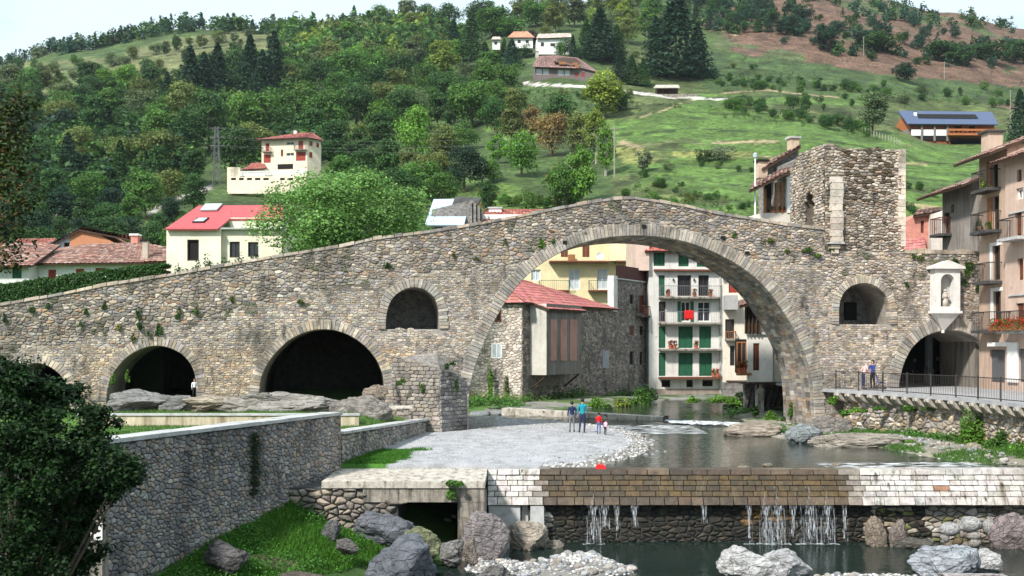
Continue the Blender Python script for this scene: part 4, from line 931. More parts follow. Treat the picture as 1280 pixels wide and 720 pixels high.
    def balcony(s,px0,px1,pyf,rail=1.0,depth=.9,y=0.,slabm='concrete',railm='iron',step=.13,solid=False,name='balcony'):
        x0,z0,x1,_=s.r(px0,pyf,px1,pyf,y); m=MB(); m.box(x0,x1,y-depth,y-.004,z0-.16,z0); b=m.build(name,slabm,s.t)
        if rail:
            m=MB(); yy=y-depth+.05
            if solid: m.box(x0+.02,x1-.02,yy-.03,yy+.03,z0+.06,z0+rail)
            else:
                n=int((x1-x0)/step)
                for i in range(n+1): xx=x0+.04+(x1-x0-.08)*i/n; m.beam((xx,yy,z0),(xx,yy,z0+rail),.014,4)
                for xx in (x0+.04,x1-.04):
                    for k in range(int(depth/step)): m.beam((xx,yy+k*step,z0),(xx,yy+k*step,z0+rail),.014,4)
            m.box(x0+.02,x1-.02,yy-.025,yy+.025,z0+rail-.02,z0+rail+.03)
            for xx in (x0+.02,x1-.06): m.box(xx,xx+.04,yy,y-.01,z0+rail-.02,z0+rail+.03)
            m.build('railing',railm,b)
        return z0
    def roof(s,A,B,C_,D_,cols,**k):  # four (px,py,y) corners
        q=[]
        for (px,py,y) in (A,B,C_,D_): x,z=s.F.xz(px,py,y); q.append((x,y,z))
        return tile_roof(s.t,*q,cols,**k)
    def box(s,name,mat_,x0,x1,y0,y1,z0,z1,parent=None):
        m=MB(); m.box(x0,x1,y0,y1,z0,z1); return m.build(name,mat_,parent or s.t)
    def pbox(s,name,mat_,px0,py0,px1,py1,y0,y1):
        x0,z0,x1,z1=s.r(px0,py0,px1,py1,y0); return s.box(name,mat_,x0,x1,y0,y1,z0,z1)
    def chimney(s,px0,py0,px1,py1,y=1.,mat_='concrete_pale',cap='dark_mortar'):
        x0,z0,x1,z1=s.r(px0,py0,px1,py1,y); m=MB(); m.box(x0,x1,y,y+(x1-x0),z0,z1-.15); c=m.build('chimney',mat_,s.t)
        m=MB(); m.box(x0-.1,x1+.1,y-.1,y+(x1-x0)+.1,z1-.15,z1-.02); m.build('chimney_cap',cap,c); return c

# --- the mill: stone house whose side runs away to the right, with a boarded oriel
stm=M_('rough_stone') or mat('rough_stone',(.22,.205,.19),.95,noise=(2.5,.30),noise2=(11,.35),bump=.07,bscale=5.5,dirt=[((.09,.085,.08),3.5,.5,.66,(1,1,1.7)),((.40,.36,.30),5.5,.58,.70,(1,1,1.7))])
MY=61.
mill=House('stone_mill','old stone mill with pink tiled roof and boxy oriel seen through the great arch','house',652.5,85.5,MY)
ML=mill.F.x(769); ez=mill.F.xz(652.5,377)[1]
m=MB(); m.box(0,ML,0,8.,-1,ez); m.build('wall_core',stm,mill.t)
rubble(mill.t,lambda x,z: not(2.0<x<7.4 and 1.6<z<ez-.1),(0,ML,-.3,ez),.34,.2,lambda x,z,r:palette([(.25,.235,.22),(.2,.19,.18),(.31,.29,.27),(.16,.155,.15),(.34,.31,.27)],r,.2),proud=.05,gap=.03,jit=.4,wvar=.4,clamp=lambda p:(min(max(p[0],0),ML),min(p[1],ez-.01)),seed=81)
# the end wall facing left, stones coloured paler to imitate sunlight
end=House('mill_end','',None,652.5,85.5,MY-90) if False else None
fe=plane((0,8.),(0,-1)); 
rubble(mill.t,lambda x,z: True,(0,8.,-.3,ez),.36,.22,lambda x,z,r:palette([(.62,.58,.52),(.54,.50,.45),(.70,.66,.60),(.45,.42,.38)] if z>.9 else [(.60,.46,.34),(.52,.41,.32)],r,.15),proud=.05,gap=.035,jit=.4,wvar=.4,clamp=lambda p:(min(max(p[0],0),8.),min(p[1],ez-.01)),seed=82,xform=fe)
# windows of the end wall: solved on that plane
def end_rect(px0,py0,px1,py1):
    u=Vector((-math.sin(mill.F.a),math.cos(mill.F.a),0)); o=mill.F.o; out=[]
    for px in (px0,px1):
        k=(px-640)/F; t=(k*o.y-o.x)/(u.x-k*u.y); out.append((t,o.y+u.y*t))
    z0=EYE+(HZ-py1)/F*(out[0][1]); z1=EYE+(HZ-py0)/F*(out[0][1]); return out[0][0],out[1][0],z0,z1
for (a,b,c,d,st) in ((615,429,628,448,'pane_pale'),(616,387,627,402,'brown_paint')):
    t0,t1,z0,z1=end_rect(a,b,c,d); ta,tb=min(t0,t1),max(t0,t1); m=MB()
    for q in ((ta,ta+.1,z0,z1),(tb-.1,tb,z0,z1),(ta,tb,z1-.09,z1),(ta,tb,z0,z0+.09),((ta+tb)/2-.04,(ta+tb)/2+.04,z0,z1)): m.box(-.09,.0,q[0],q[1],q[2],q[3])
    w_=m.build('window','white_paint' if st=='pane_pale' else 'brown_paint',mill.t); m=MB(); m.box(-.075,0,ta+.05,tb-.05,z0+.05,z1-.05); m.build('pane',st if st=='pane_pale' else 'dark',w_)
# roof: long slope facing right, hip to the left
rz=ez+2.6; rdg=[(1.6,4.0,rz),(ML,4.0,rz)]
tile_roof(mill.t,(-.3,-.45,ez-.1),(ML,-.45,ez-.1),(3.0,4.,rz-.05),(1.2,4.,rz-.05),PINK,pitch=.3,amp=.035,seed=2)
tile_roof(mill.t,(-.45,8.3,ez-.1),(-.45,-.45,ez-.1),(1.2,3.95,rz-.05),(1.2,4.05,rz-.05),PINK,pitch=.3,amp=.035,seed=3)
# oriel
ox0,ox1=2.1,6.6
xa_=mill.F.x(667,-1.1); xb_=mill.F.x(727,-1.1); zb_=mill.F.xz(683,469,-1.6)[1]; dO=1.45
x0=mill.F.x(683,-dO); x1=mill.F.x(727,-dO)
m=MB(); m.box(x0,x1,-dO,0,zb_,ez-.12); m.build('oriel',plaster('oriel',(.20,.19,.17),(.10,.09,.08),(.5,.7)),mill.t)
m=MB(); m.box(x0-.03,x0,-dO-.02,0,zb_,ez-.14); m.build('oriel_cheek',plaster('cheek',(.50,.48,.42),(.3,.28,.24)),mill.t)
for (a,b) in ((687.5,695.5),(700,708),(712,721)):
    q0,q1=mill.F.x(a,-dO),mill.F.x(b,-dO); zt0=mill.F.xz(a,399,-dO)[1]; zb0=mill.F.xz(a,451,-dO)[1]; m=MB(); m.box(q0,q1,-dO-.05,-dO-.003,zb0,zt0); m.build('board_panel',plaster('pinkboard',(.42,.24,.20),(.25,.14,.12),(.55,.8)),mill.t)
for q in (x0+.2,x1-.3): m=MB(); m.beam((q,0,zb_-1.1),(q,-dO+.1,zb_-.05),.07,6); m.build('strut','dark_wood',mill.t)
tile_roof(mill.t,(x0-.25,-dO-.35,ez-.55),(x1+.25,-dO-.35,ez-.55),(x1+.25,-.3,ez-.02),(x0-.25,-.3,ez-.02),PINK,pitch=.3,amp=.035,seed=4)
m=MB(); q0,zq=mill.F.xz(752,460); q1,zq1=mill.F.xz(760,438); m.box(q0,q1,-.1,0,zq,zq1); m.build('blocked_window',plaster('blockw',(.30,.31,.34)),mill.t)

# --- tall stone house continuing the same line
tall=House('tall_stone_house','tall grey stone house with tiny windows and a brown parapet beside the mill','house',769,101,MY)
o_=mill.F.world(ML,0,0); tall.F.o=o_; tall.t.location=o_; TLn=tall.F.x(825)
tall.skew=ray_skew(tall.F,768)
tw=[(787,368,792,380,'slit'),(799,369.5,806,391,'brown'),(814.5,370,819,385.5,'slit'),(786.7,407,792.5,419,'brown'),(799.5,407.5,804.5,419,'slit'),(815,408,819.3,419,'brown'),(787,439,792.5,456,'slit'),(799.5,439.5,804,456,'slit'),(807,440,811,456.5,'slit'),(815,440,819,456.5,'slit')]
tt=(tall.F.xz(769,350)[1]+tall.F.xz(821,354.5)[1])/2
tall.wall([(0,-1),(TLn,-1),(TLn,tt),(0,tt)],2.6,stm,tw,metric=True)
def thole(x,z):
    for w_ in tw:
        a=tall.r(*w_[:4])
        if a[0]-.12<x<a[2]+.12 and a[1]-.1<z<a[3]+.1: return False
    return True
rubble(tall.t,thole,(0,TLn,-.3,tt),.34,.2,lambda x,z,r:palette([(.25,.235,.22),(.2,.19,.18),(.31,.29,.27),(.17,.165,.16)],r,.2),proud=.04,gap=.03,jit=.4,wvar=.4,clamp=lambda p:(min(max(p[0],0),TLn),min(p[1],tt-.01)),seed=83)
tall.box('cornice','coping',-.1,TLn+.15,-.2,.3,tt,tt+.12); m=MB(); k_=tall.skew; m.hexa([(-.1,-.1,tt+.12),(TLn-.1,-.1,tt+.12),(TLn-.1+k_*2,1.9,tt+.12),(-.1+k_*2,1.9,tt+.12),(-.1,-.1,tt+1.3),(TLn-.1,-.1,tt+1.3),(TLn-.1+k_*2,1.9,tt+1.3),(-.1+k_*2,1.9,tt+1.3)]); m.build('parapet',mat('rusty_board',(.085,.035,.03),.85,noise=(2.,.3)),tall.t)
tall.box('corner_pier',plaster('cpier',(.60,.58,.55)),-.55,0.25,-.12,.5,ez-.3,tt+.3)
tall.balcony(795,816,395,rail=.9,depth=.8,railm='rusty',slabm='dark_mortar',y=-.05)

# --- yellow house behind
yel=House('yellow_house','pale yellow house with green balcony railings above the mill roof','house',655,119,3.)
yp=plaster('yellow',(.70,.60,.36),(.55,.45,.25),(.66,.9))
yw=[(664,337,676,351,'pale'),(711,336,725,362,'pale'),(746,336,760,362,'pale')]
yel.wall([(640,500),(800,500),(800,286),(640,286)],9.,yp,yw)
yel.pbox('upper_wall',plaster('yellow2',(.72,.64,.42),(.6,.5,.3),(.7,.9)),762,262,797,326,-1.2,0.)
yel.balcony(686,760,327,rail=0,depth=1.3,slabm='brown_paint'); yel.balcony(768,795,327,rail=0,depth=1.5,slabm='brown_paint')
for a,b in ((673,711),(735,762)): yel.balcony(a,b,363,rail=1.0,depth=1.,railm=mat('green_rail',(.05,.10,.075),.6,noise=(3,.2)),slabm='brown_paint',step=.22)
yel.roof((636,286,-.6),(802,286,-.6),(802,262,4.),(636,262,4.),OLD,pitch=.4)
yel.pbox('awning','wood',711,318,719,326,-1.1,-.3)
for (a,b,c,d) in ((700,303,711,322),(727,303,738,322)): yel.window(a,b,c,d,'brown',y=-.12)
# dish
t=thing('satellite_dish','white round satellite dish on the yellow house above its balcony','satellite dish',yel.F.world(yel.F.x(750,-.8),-.8,yel.F.xz(750,326,-.8)[1]),yel.F.a)
m=MB(); n=14
for k in range(n):
    a0,a1=2*math.pi*k/n,2*math.pi*(k+1)/n
    m.add([(0,.12,.5),(.2*math.cos(a0),.09,.5+.2*math.sin(a0)),(.2*math.cos(a1),.09,.5+.2*math.sin(a1)),(.42*math.cos(a0),0,.5+.42*math.sin(a0)),(.42*math.cos(a1),0,.5+.42*math.sin(a1))],[(0,1,2),(1,3,4,2)])
m.build('dish','white_paint',t); m=MB(); m.beam((0,.12,0),(0,.12,.5),.03,6); m.beam((0,.1,.3),(0,-.35,.45),.015,5); m.build('bracket','grey_iron',t)

# --- white house with green shutters and long balconies
gre=House('green_shutter_house','tall white house with dark green shutters and stacked iron balconies at the river bend','house',812,106,4.)
wp=plaster('white',(.62,.60,.56),(.40,.37,.33),(.55,.8))
gw=[(817,315,831,332.5,'green'),(848,315.5,861,333,'green'),(871,316,884,333.5,'green'),
 (823.5,344,831,370,'green'),(847,344,864,370,'dark'),(873,344,886,370,'dark'),
 (823.5,377,832,402,'dark'),(851,377,863,402,'greenopen'),(872,377,888,402,'glass'),
 (823.5,408,832,435,'green'),(848,408,866,435,'green'),(874,408,889,435,'green'),
 (823.5,441,832,470,'green'),(848,441,866,470,'green'),(874,441,890,470,'green'),
 (827,475,838,484,'void'),(858,475,866,484,'void'),(878,475,891,483,'void')]
gre.wall([(811,500),(904,500),(904,312.5),(811,312.5)],9.,wp,gw)
gre.pbox('plinth',plaster('plinth',(.30,.24,.20),(.18,.15,.12),(.5,.7)),811,486,904.5,500,-.06,0.)
gre.roof((806,314,-.8),(909,314.5,-.8),(909,286,4.),(806,286,4.),RED,pitch=.3,seed=7,amp=.07)
gre.balcony(817,897,337,rail=0,depth=.5,slabm='brown_paint'); gre.balcony(823,900,371.5,rail=1.02,depth=1.,railm=mat('pale_iron',(.16,.15,.16),.6,noise=(3,.2)),slabm='concrete',step=.17)
gre.balcony(823,902,403.5,rail=1.02,depth=1.,railm='pale_iron',step=.17); gre.balcony(823,903,436,rail=.0,depth=1.); gre.balcony(823,903,471,rail=0,depth=1.,slabm='brown_paint')
gre.pbox('side_wall',plaster('pinkish',(.58,.44,.36),(.4,.3,.25)),795,262,811.5,338,-.5,5.)
gre.pbox('downpipe','concrete_pale',899.5,318,901,500,-.12,-.02)
for px in (842,868): gre.pbox('lamp','iron',px-.7,348,px+.7,351,-.2,0.)
cloth=thing('red_cloth','bright red cloth hung over the third-floor balcony railing of the green shuttered house','cloth',gre.F.world(gre.F.x(861,-1.02),-1.02,gre.F.xz(861,398,-1.02)[1]),gre.F.a)
m=MB(); n=8; vs=[]
for j in range(6):
    for i in range(n): vs.append((-.42+.84*i/(n-1),-.04-.03*math.sin(i*1.9+j*.3)-.01*j,.75-.85*j/5-(.1 if i in(0,n-1) else 0)*(j>3)))
m.add(vs,[(j*n+i,(j+1)*n+i,(j+1)*n+i+1,j*n+i+1) for j in range(5) for i in range(n-1)]); mat('red_cloth',(.55,.012,.012),.9,noise=(3,.1)); o=m.build('fabric','red_cloth',cloth,True)
sm_=o.modifiers.new('s','SOLIDIFY'); sm_.thickness=.02
# flower pots on the balconies
pot0=None
def pot_mesh():
    m=MB(); m.col=(.42,.12,.06); m.beam((0,0,0),(0,0,.26),.13,10,.18); m.beam((0,0,.26),(0,0,.31),.2,10); return m.build('pot','tile',mesh_only=True)
potm=pot_mesh()
def flower_pot(loc,label,group,tint,s_=1.):
    t=thing('flower_pot',label,'flower pot',loc,0,group); o=link('pot',potm,t); o.scale=(s_,)*3
    rng=random.Random(int(loc[0]*97)); m=MB()
    for k in range(60):
        a=rng.uniform(0,6.28); r=rng.uniform(0,.24)*s_; z=(.31+rng.uniform(0,.38))*s_; q=Vector((r*math.cos(a),r*math.sin(a),z)); d=Vector((rng.uniform(-1,1),rng.uniform(-1,1),rng.uniform(-1,1))).normalized()*.07*s_; e=d.cross(Vector((0,0,1))).normalized()*.05*s_
        m.col=(.05,.13,.02) if rng.random()<.55 else tint; m.add([q-d-e,q+d-e,q+d+e,q-d+e],[(0,1,2,3)])
    m.build('blooms','leaf',t)
k=0
for fl,py,xs_ in (('second balcony down',371.5,(835,868,888)),('balcony below the red cloth',436,(838,843,870)),('lowest balcony',471,(892,897))):
    for px in xs_: flower_pot(gre.F.world(gre.F.x(px,-.7),-.7,gre.F.xz(px,py,-.7)[1]),'red flower pot on the %s of the green house'%fl,'flower pots on the green shuttered house',(.5,.03,.02),1.1); k+=1

# --- cream house in the corner and the house on struts
cor=House('cream_house','narrow cream house with a grey boxed balcony right of the green shuttered house','house',904,83,0.)
cor.skew=ray_skew(cor.F,906)
cw=[(911,354,923,366,'red'),(906.5,399,918,423,'dark'),(912.5,432,918.5,457,'dark')]
cp=plaster('cream',(.70,.62,.52),(.45,.38,.3),(.6,.85))
cor.wall([(904,478),(952,478),(952,332),(904,338)],8.,cp,cw)
cor.wall([(903.5,505),(975,505),(975,478),(903.5,478)],7.9,stm,y=.05,name='stone_base')
cor.pbox('boxed_balcony',plaster('greybox',(.36,.35,.34)),907,369,922.5,387,-.9,0.); cor.balcony(906,919,423,rail=.5,depth=.5,railm='wood'); 
cor.roof((900,341,-.6),(956,333,-.6),(956,318,3.),(900,324,3.),OLD,pitch=.35)
str_=House('strut_house','white plastered house jutting over the river on slanting dark wooden struts','house',935,73,6.)
str_.skew=ray_skew(str_.F,938)
dw=[(941.5,429,949.5,463,'brown'),(969.5,434.5,988,450,'brown')]
sp=plaster('strutwhite',(.74,.71,.65),(.45,.4,.33),(.62,.85))
str_.wall([(935,477.5),(966,477.5),(966,418),(935,418)],5.,sp,dw[:1],y=-.1)
str_.wall([(966.3,477.5),(1000,477.5),(1000,372),(966.3,372)],5.,plaster('strutcream',(.58,.53,.43),(.35,.3,.22),(.55,.8)),dw[1:],y=.1)
str_.wall([(950,417.7),(967,417.7),(967,360),(950,360)],5.,sp,y=.15)
str_.pbox('ledge','coping',934,415,1000,418.2,-.25,.1)
# glazed wooden porch
for px in (932,936.5,941,946,950): str_.pbox('porch_post','dark_wood',px-.6,380,px+.6,417,-.4,-.28)
str_.pbox('porch_glass','glass',932.5,383,950,404,-.26,-.2); str_.pbox('porch_panel','dark_wood',932,404,950.5,417,-.27,-.15)
str_.roof((924,383,-1.0),(953,376,-1.),(953,368,.6),(924,376,.6),OLD,pitch=.3)
str_.window(921.5,427,934.5,465,'wood',y=.35); str_.pbox('recess_wall','dark',920,424,935,466,.65,.9)
str_.balcony(920,935.5,466,rail=.0,depth=.7,slabm='wood')
x0=str_.F.x(936); x1=str_.F.x(994); zf=str_.F.xz(950,478)[1]; str_.box('floor_beam','dark_wood',x0,x1+.4,-.05,5.,zf-.14,zf-.02)
for i in range(8):
    xx=x0+.25+(x1-x0-.5)*i/7; m=MB(); m.beam((xx,.0,zf-.16),(xx+.55,2.6,zf-1.75),.065,5); m.build('strut','dark_wood',str_.t)
str_.pbox('stone_pier','concrete_pale',947,479,955,530,.3,.8); str_.box('back_wall',stm,x0+.6,x1+.5,2.7,3.1,-.5,zf-.1); str_.pbox('downpipe','white_paint',992,452,993.5,508,-.2,-.1)
flower_pot(str_.F.world(str_.F.x(925,-.45),-.45,str_.F.xz(925,466,-.45)[1]),'red flowers in a pot on the wooden ledge of the house on struts','flower pots on the house on struts',(.5,.05,.02),1.)
flower_pot(str_.F.world(str_.F.x(930,-.45),-.45,str_.F.xz(930,466,-.45)[1]),'red flowers in a pot on the wooden ledge of the house on struts','flower pots on the house on struts',(.5,.05,.02),1.1)

# --- porch house behind the hump, beside the tower
ph=House('porch_house','small house with a wide sloping eave and wooden porch left of the ruined tower','house',954,72,14.)
ph.wall([(954,285),(991,285),(991,266),(954,266)],4.,plaster('porchbase',(.70,.63,.54),(.5,.35,.25)),name='base_wall')
ph.wall([(983,266),(1003,266),(1003,196),(983,205)],4.,'rough_stone',y=.5,name='stone_wall')
ph.wall([(960,222),(998,222),(998,186),(960,206)],.25,'rough_stone',y=2.2,name='gable_wall')
for px in (957,971,978): ph.pbox('porch_post','wood',px-1.,236 if px<960 else 228,px+1.,266,-.05,.15)
ph.pbox('white_post','white_paint',984,221,988,266,-.06,.14); ph.pbox('room','dark',956,225,986,266,2.6,2.8)
ph.roof((936,239,-1.2),(989,213,-1.2),(989,206,1.4),(940,229,1.4),OLD,pitch=.3,seed=5)
ph.roof((952,212,1.6),(1000,183,1.6),(1000,180,3.2),(952,206,3.2),OLD,pitch=.3,seed=6)
ph.chimney(949,199,959.5,222,y=1.7,mat_=plaster('chim',(.50,.38,.28)),cap='dark'); ph.chimney(989,170,999,188,y=2.4,mat_=plaster('chim',(.50,.38,.28)),cap='coping')
for px in (966,971,976,981): flower_pot(ph.F.world(ph.F.x(px,-.0),.1,ph.F.xz(px,266,.0)[1]),'small orange pot plant on the porch wall beside the ruined tower','pots on the porch wall',(.45,.12,.03),.6)
lp=thing('street_lamp','slim white lamp post standing left of the porch house beside the tower','street lamp',P(944,256,71)); m=MB(); m.beam((0,0,-3),(0,0,3.0),.06,8,.045); m.build('post','white_paint',lp); m=MB(); m.beam((0,0,3.0),(0,0,3.22),.13,10,.16); m.beam((0,0,3.22),(0,0,3.3),.17,10,.05); m.build('lantern','pane_pale',lp)

# --- right hand row along the promenade, fronts facing the river
GX=-86.
g1=House('old_gable_house','old grey plastered house with a sagging dark eave and one balcony behind the bridge wall','house',1178,71.8,GX,FPZ)
gp_=plaster('oldgrey',(.30,.27,.245),(.16,.14,.12),(.45,.7)); L1_=4.6; zt1=g1.F.xz(1190,232)[1]
g1.wall([(0,0),(L1_,0),(L1_,zt1+.2),(0,zt1)],7,gp_,[(1188.5,256,1192.5,266,'brown'),(1180,266,1187,292,'dark')],metric=True)
m=MB(); q=g1.t; m.box(L1_,L1_+.06,.02,7,0,zt1+.6); m.build('gable_wall',stm,q)
tile_roof(g1.t,(-1.2,-1.2,zt1-.55),(L1_+.5,-1.2,zt1-.5),(L1_+.5,3.2,zt1+1.3),(-1.2,3.2,zt1+1.1),OLD,pitch=.3,seed=9)
g1.balcony(1177,1190,293,rail=1.,depth=.8,railm='rusty',slabm='dark_mortar')
m=MB(); m.box(L1_-.0,L1_+.85,.25,1.15,zt1-3,zt1+2.6); c=m.build('chimney',plaster('chim2',(.52,.38,.29),(.3,.2,.15)),g1.t); m=MB(); m.box(L1_-.15,L1_+1.,.1,1.3,zt1+2.6,zt1+2.72); m.build('chimney_cap','dark_mortar',c)
m=MB(); m.beam((L1_+.16,.15,0),(L1_+.16,.15,zt1+.2),.07,8); m.beam((L1_+.16,.15,zt1+.2),(L1_+.2,.8,zt1+.9),.07,8); m.build('downpipe','iron',g1.t)
g2=House('peach_balcony_house','tall narrow peach house with four stacked balconies facing the promenade','house',1224,63.8,GX,FPZ)
pc=plaster('peach',(.50,.36,.27),(.33,.25,.2),(.5,.75)); L2_=g2.F.x(1259); zt2=g2.F.xz(1235,192)[1]
g2w=[(1240,200,1247.5,235,'dark'),(1241,245,1249,287,'dark'),(1241,307,1250,350,'dark'),(1242,364,1251,411,'dark'),(1237,437,1256,478,'grey')]
g2.wall([(0,0),(L2_,0),(L2_,zt2+.2),(0,zt2)],8,pc,g2w,metric=True)
for w_ in g2w[:2]: a=g2.r(*w_[:4]); g2.box('open_shutter','wood',a[0]-.55,a[0]-.03,-.05,-.01,a[1],a[3])
for w_ in g2w[2:4]: a=g2.r(*w_[:4]); g2.box('door_surround','white_paint',a[0]-.3,a[0]-.003,-.03,-.002,a[1],a[3]+.2); g2.box('door_surround','white_paint',a[0]-.003,a[2]+.2,-.03,-.002,a[3]+.003,a[3]+.2)
for (a,b,f) in ((1229,1251,237),(1228,1252,289),(1231,1253,352),(1229.5,1253,413)):
    g2.balcony(a,b,f,rail=1.,depth=.75,slabm='dark_mortar')
tile_roof(g2.t,(-.9,-1.1,zt2-.35),(L2_+.2,-1.1,zt2-.35),(L2_+.2,3.6,zt2+1.5),(-.9,3.6,zt2+1.5),OLD,pitch=.3,seed=10)
g2.pbox('shop_sign','white_paint',1234,428,1258,433,-.35,-.02)
g3=House('pink_plaster_house','wide pinkish house with a red flower balcony at the right edge of the view','house',1259,58,GX,FPZ)
g3.F.o=g2.F.world(L2_+.02,-.12,0)+Vector((0,0,0)); g3.t.location=g3.F.o; L3_=14.; pk=plaster('pinkish2',(.58,.43,.35),(.4,.3,.24),(.5,.8)); zt3=g3.F.xz(1272,196)[1]
g3w=[(1271,212,1277,227,'brown'),(1270,235,1279,249,'glass'),(1269,265,1277,295,'brown'),(1272,323,1279,350,'brown'),(1270,379,1280,412,'brown'),(1273,436,1290,478,'grey')]
g3.wall([(0,0),(L3_,0),(L3_,zt3),(0,zt3)],8,pk,g3w,metric=True)
for k in range(3):
    for zz in (3.6,6.6,9.6): g3.window(0,0,0,0,'brown',rect=(6.+k*2.6,zz,7.+k*2.6,zz+1.6))
for (a,b,f) in ((1264,1290,297),(1263,1300,413)): g3.balcony(a,b,f,rail=1.,depth=.8,slabm='coping')
for py in (262,367): g3.pbox('string_course','coping',1259.5,py,1300,py+2.,-.08,-.002)
tile_roof(g3.t,(-.3,-.8,zt3-.15),(L3_,-.8,zt3-.15),(L3_,4,zt3+1.7),(-.3,4,zt3+1.7),OLD,pitch=.3,seed=11)
g3.pbox('white_pier','white_paint',1258.5,428,1271,478,-.12,-.01)
m=MB(); m.box(1.,1.9,1.,1.9,zt3,zt3+2.7); c=m.build('chimney','white_paint',g3.t); m=MB(); m.box(.9,2.,.9,2.,zt3+2.1,zt3+2.25); m.build('chimney_band','red_paint',c)
# the pink house behind
pkh=House('brick_house','small terracotta house with a red roof between the tower and the old gable house','house',1130,84,0.)
pkh.wall([(1128,330),(1174,330),(1174,270),(1150,266),(1128,280)],6,mat('terracotta',(.50,.22,.17),.9,noise=(2,.2),noise2=(9,.15)),[(1151,276,1155,291,'brown')])
pkh.roof((1124,317,-2.2),(1158,313,-2.2),(1156,297,-.1),(1126,299,-.1),PINK,pitch=.3,seed=12); pkh.roof((1141,270,-.4),(1177,264,-.4),(1177,258,3),(1146,262,3),OLD,pitch=.35)
pkh.wall([(1164,330),(1182,330),(1182,262),(1164,268)],5,plaster('pkside',(.62,.55,.48)),y=-.6)

# --- houses behind the left half of the bridge
def left_house(): pass
lw=plaster('leftwhite',(.74,.73,.70),(.5,.48,.44),(.65,.9))
h1=House('long_white_house','long low white house with red shutters and an old mottled tile roof behind the hedge','house',37,90,-2.)
h1.wall([(37,372),(176,372),(176,327),(37,328)],8,lw,[(60,337,70,349,'red'),(94.5,336,105,348,'red'),(119,335,130,346,'red'),(148,334.5,159,345,'red')])
h1.roof((33,330,-.7),(180,328.5,-.7),(181,303,4.5),(110,305.5,4.5),OLD,pitch=.34,seed=21); h1.roof((205,322,2.),(33,330,-.65),(110,305.5,4.5),(112,305.5,4.6),OLD,seed=22) if False else None
h1.roof((0,322,6.),(33,330,-.68),(110,305.6,4.5),(108,305.6,4.6),OLD,pitch=.34,seed=22)
h1.chimney(178,299,184.5,324,y=.4,mat_=plaster('chimgrey',(.42,.36,.3)),cap='dark'); m=MB(); 
h1.chimney(163.5,292,172,306,y=4.2,mat_='terracotta',cap='tile'); h1.chimney(52,308,57,322,y=2.5,mat_='white_paint',cap='coping')
h1.wall([(176.3,372),(207,372),(207,326),(176.3,326)],6,plaster('orangew',(.62,.30,.13)),[(187,328,198,340,'brown')],y=.4)
h1.roof((178,327.5,-.1),(209,326.5,-.1),(209,309,3.5),(180,304,3.5),OLD,pitch=.34,seed=23)
h2=House('white_cottage','white cottage with a green shutter behind the left end of the hedge','house',-25,88,-2.)
h2.wall([(-60,385),(36,385),(36,330),(-60,331)],8,plaster('cottage',(.60,.60,.57),(.4,.4,.36),(.6,.85)),[(15,334.5,27,348,'green')],y=.5)
h2.roof((-62,333,-.3),(40,332,-.3),(76,306,5.),(-62,304,5.),OLD,pitch=.34,seed=24)
h3=House('orange_gable_house','orange gabled house with a red roof rising behind the long white house','house',87,98,-3.)
h3.wall([(87.5,330),(147,330),(147,306),(122,292),(99,287.5),(87.5,291.5)],5,plaster('orangegable',(.46,.19,.10),(.4,.2,.1),(.5,.75)))
h3.wall([(56,330),(87.4,330),(87.4,292),(58,311)],5,plaster('palegable',(.55,.58,.62)),[(79.5,303,87,314,'void')],y=.1)
h3.roof((99,286.5,-.3),(182,303,-.3),(178,297,4.),(104,284.5,4.),RED,pitch=.35,seed=25); h3.roof((55,311,-.3),(99,286.5,-.3),(101,285,4),(60,305,4),[(.5,.52,.55),(.45,.47,.5)],pitch=.35,seed=26)
h3b=House('far_red_roof','low house with a faded red roof left of the orange gable','house',20,112,0.)
h3b.wall([(18,330),(72,330),(72,304),(18,304)],5,lw); h3b.roof((14,306,-.5),(76,306,-.5),(70,298,3),(22,299,3),RED,pitch=.4,seed=27)
h4=House('cream_red_roof_house','large cream house with a smooth pinkish red roof and skylights behind the bridge','house',208,86,2.)
cr=plaster('creamy',(.73,.68,.53),(.7,.62,.45),(.7,.95))
h4.wall([(208,345),(276,345),(276,285.5),(208,285.5)],8,cr,[(234,299.5,248.6,326,'void')])
h4.wall([(276.2,345),(352,345),(352,286),(276.2,286)],8,cr,[(287,302,299.7,322,'dark'),(310,302.5,323,321,'dark')],y=.5)
h4.wall([(288,286),(352,286),(352,272),(288,272)],3,cr,[(320,274.5,326,284,'void')],y=2.,name='attic_wall')
h4.pbox('terrace_slab','tile' if False else 'coping',274,284.5,352,286.5,.1,2.6)
rp_=mat('smooth_red',(.42,.085,.09),.7,noise=(2,.12),noise2=(14,.1))
def slab_roof(h,cs,mat_,th=.12,name='roof'):
    q=[]
    for (px,py,y) in cs: x,z=h.F.xz(px,py,y); q.append(Vector((x,y,z)))
    n=(q[1]-q[0]).cross(q[3]-q[0]).normalized(); n=n if n.z>0 else -n; m=MB(); k=len(q); m.add([p-n*th for p in q]+q,[tuple(range(k-1,-1,-1)),tuple(range(k,2*k))]+[(i,(i+1)%k,k+(i+1)%k,k+i) for i in range(k)]); return m.build(name,mat_,h.t),n,q
slab_roof(h4,[(206,286,-.4),(272,286,-.4),(288.5,272.6,2.),(288.5,256.6,6.),(248,257,6.)],rp_); slab_roof(h4,[(288.7,273.8,1.9),(353,273.5,1.9),(353,256,6.),(288.7,256.6,6.)],rp_)
h4.roof if False else None
a,n_,q_=slab_roof(h4,[(250,264,4.2),(271,263.5,4.2),(278,256,5.9),(257,256.2,5.9)],'pane_pale',.1,'solar_panel'); a.location.z+=.12
a,n_,q_=slab_roof(h4,[(240,279,1.1),(255,279,1.1),(261.5,273.2,2.3),(247,273.2,2.3)],'dark',.1,'skylight'); a.location.z+=.1
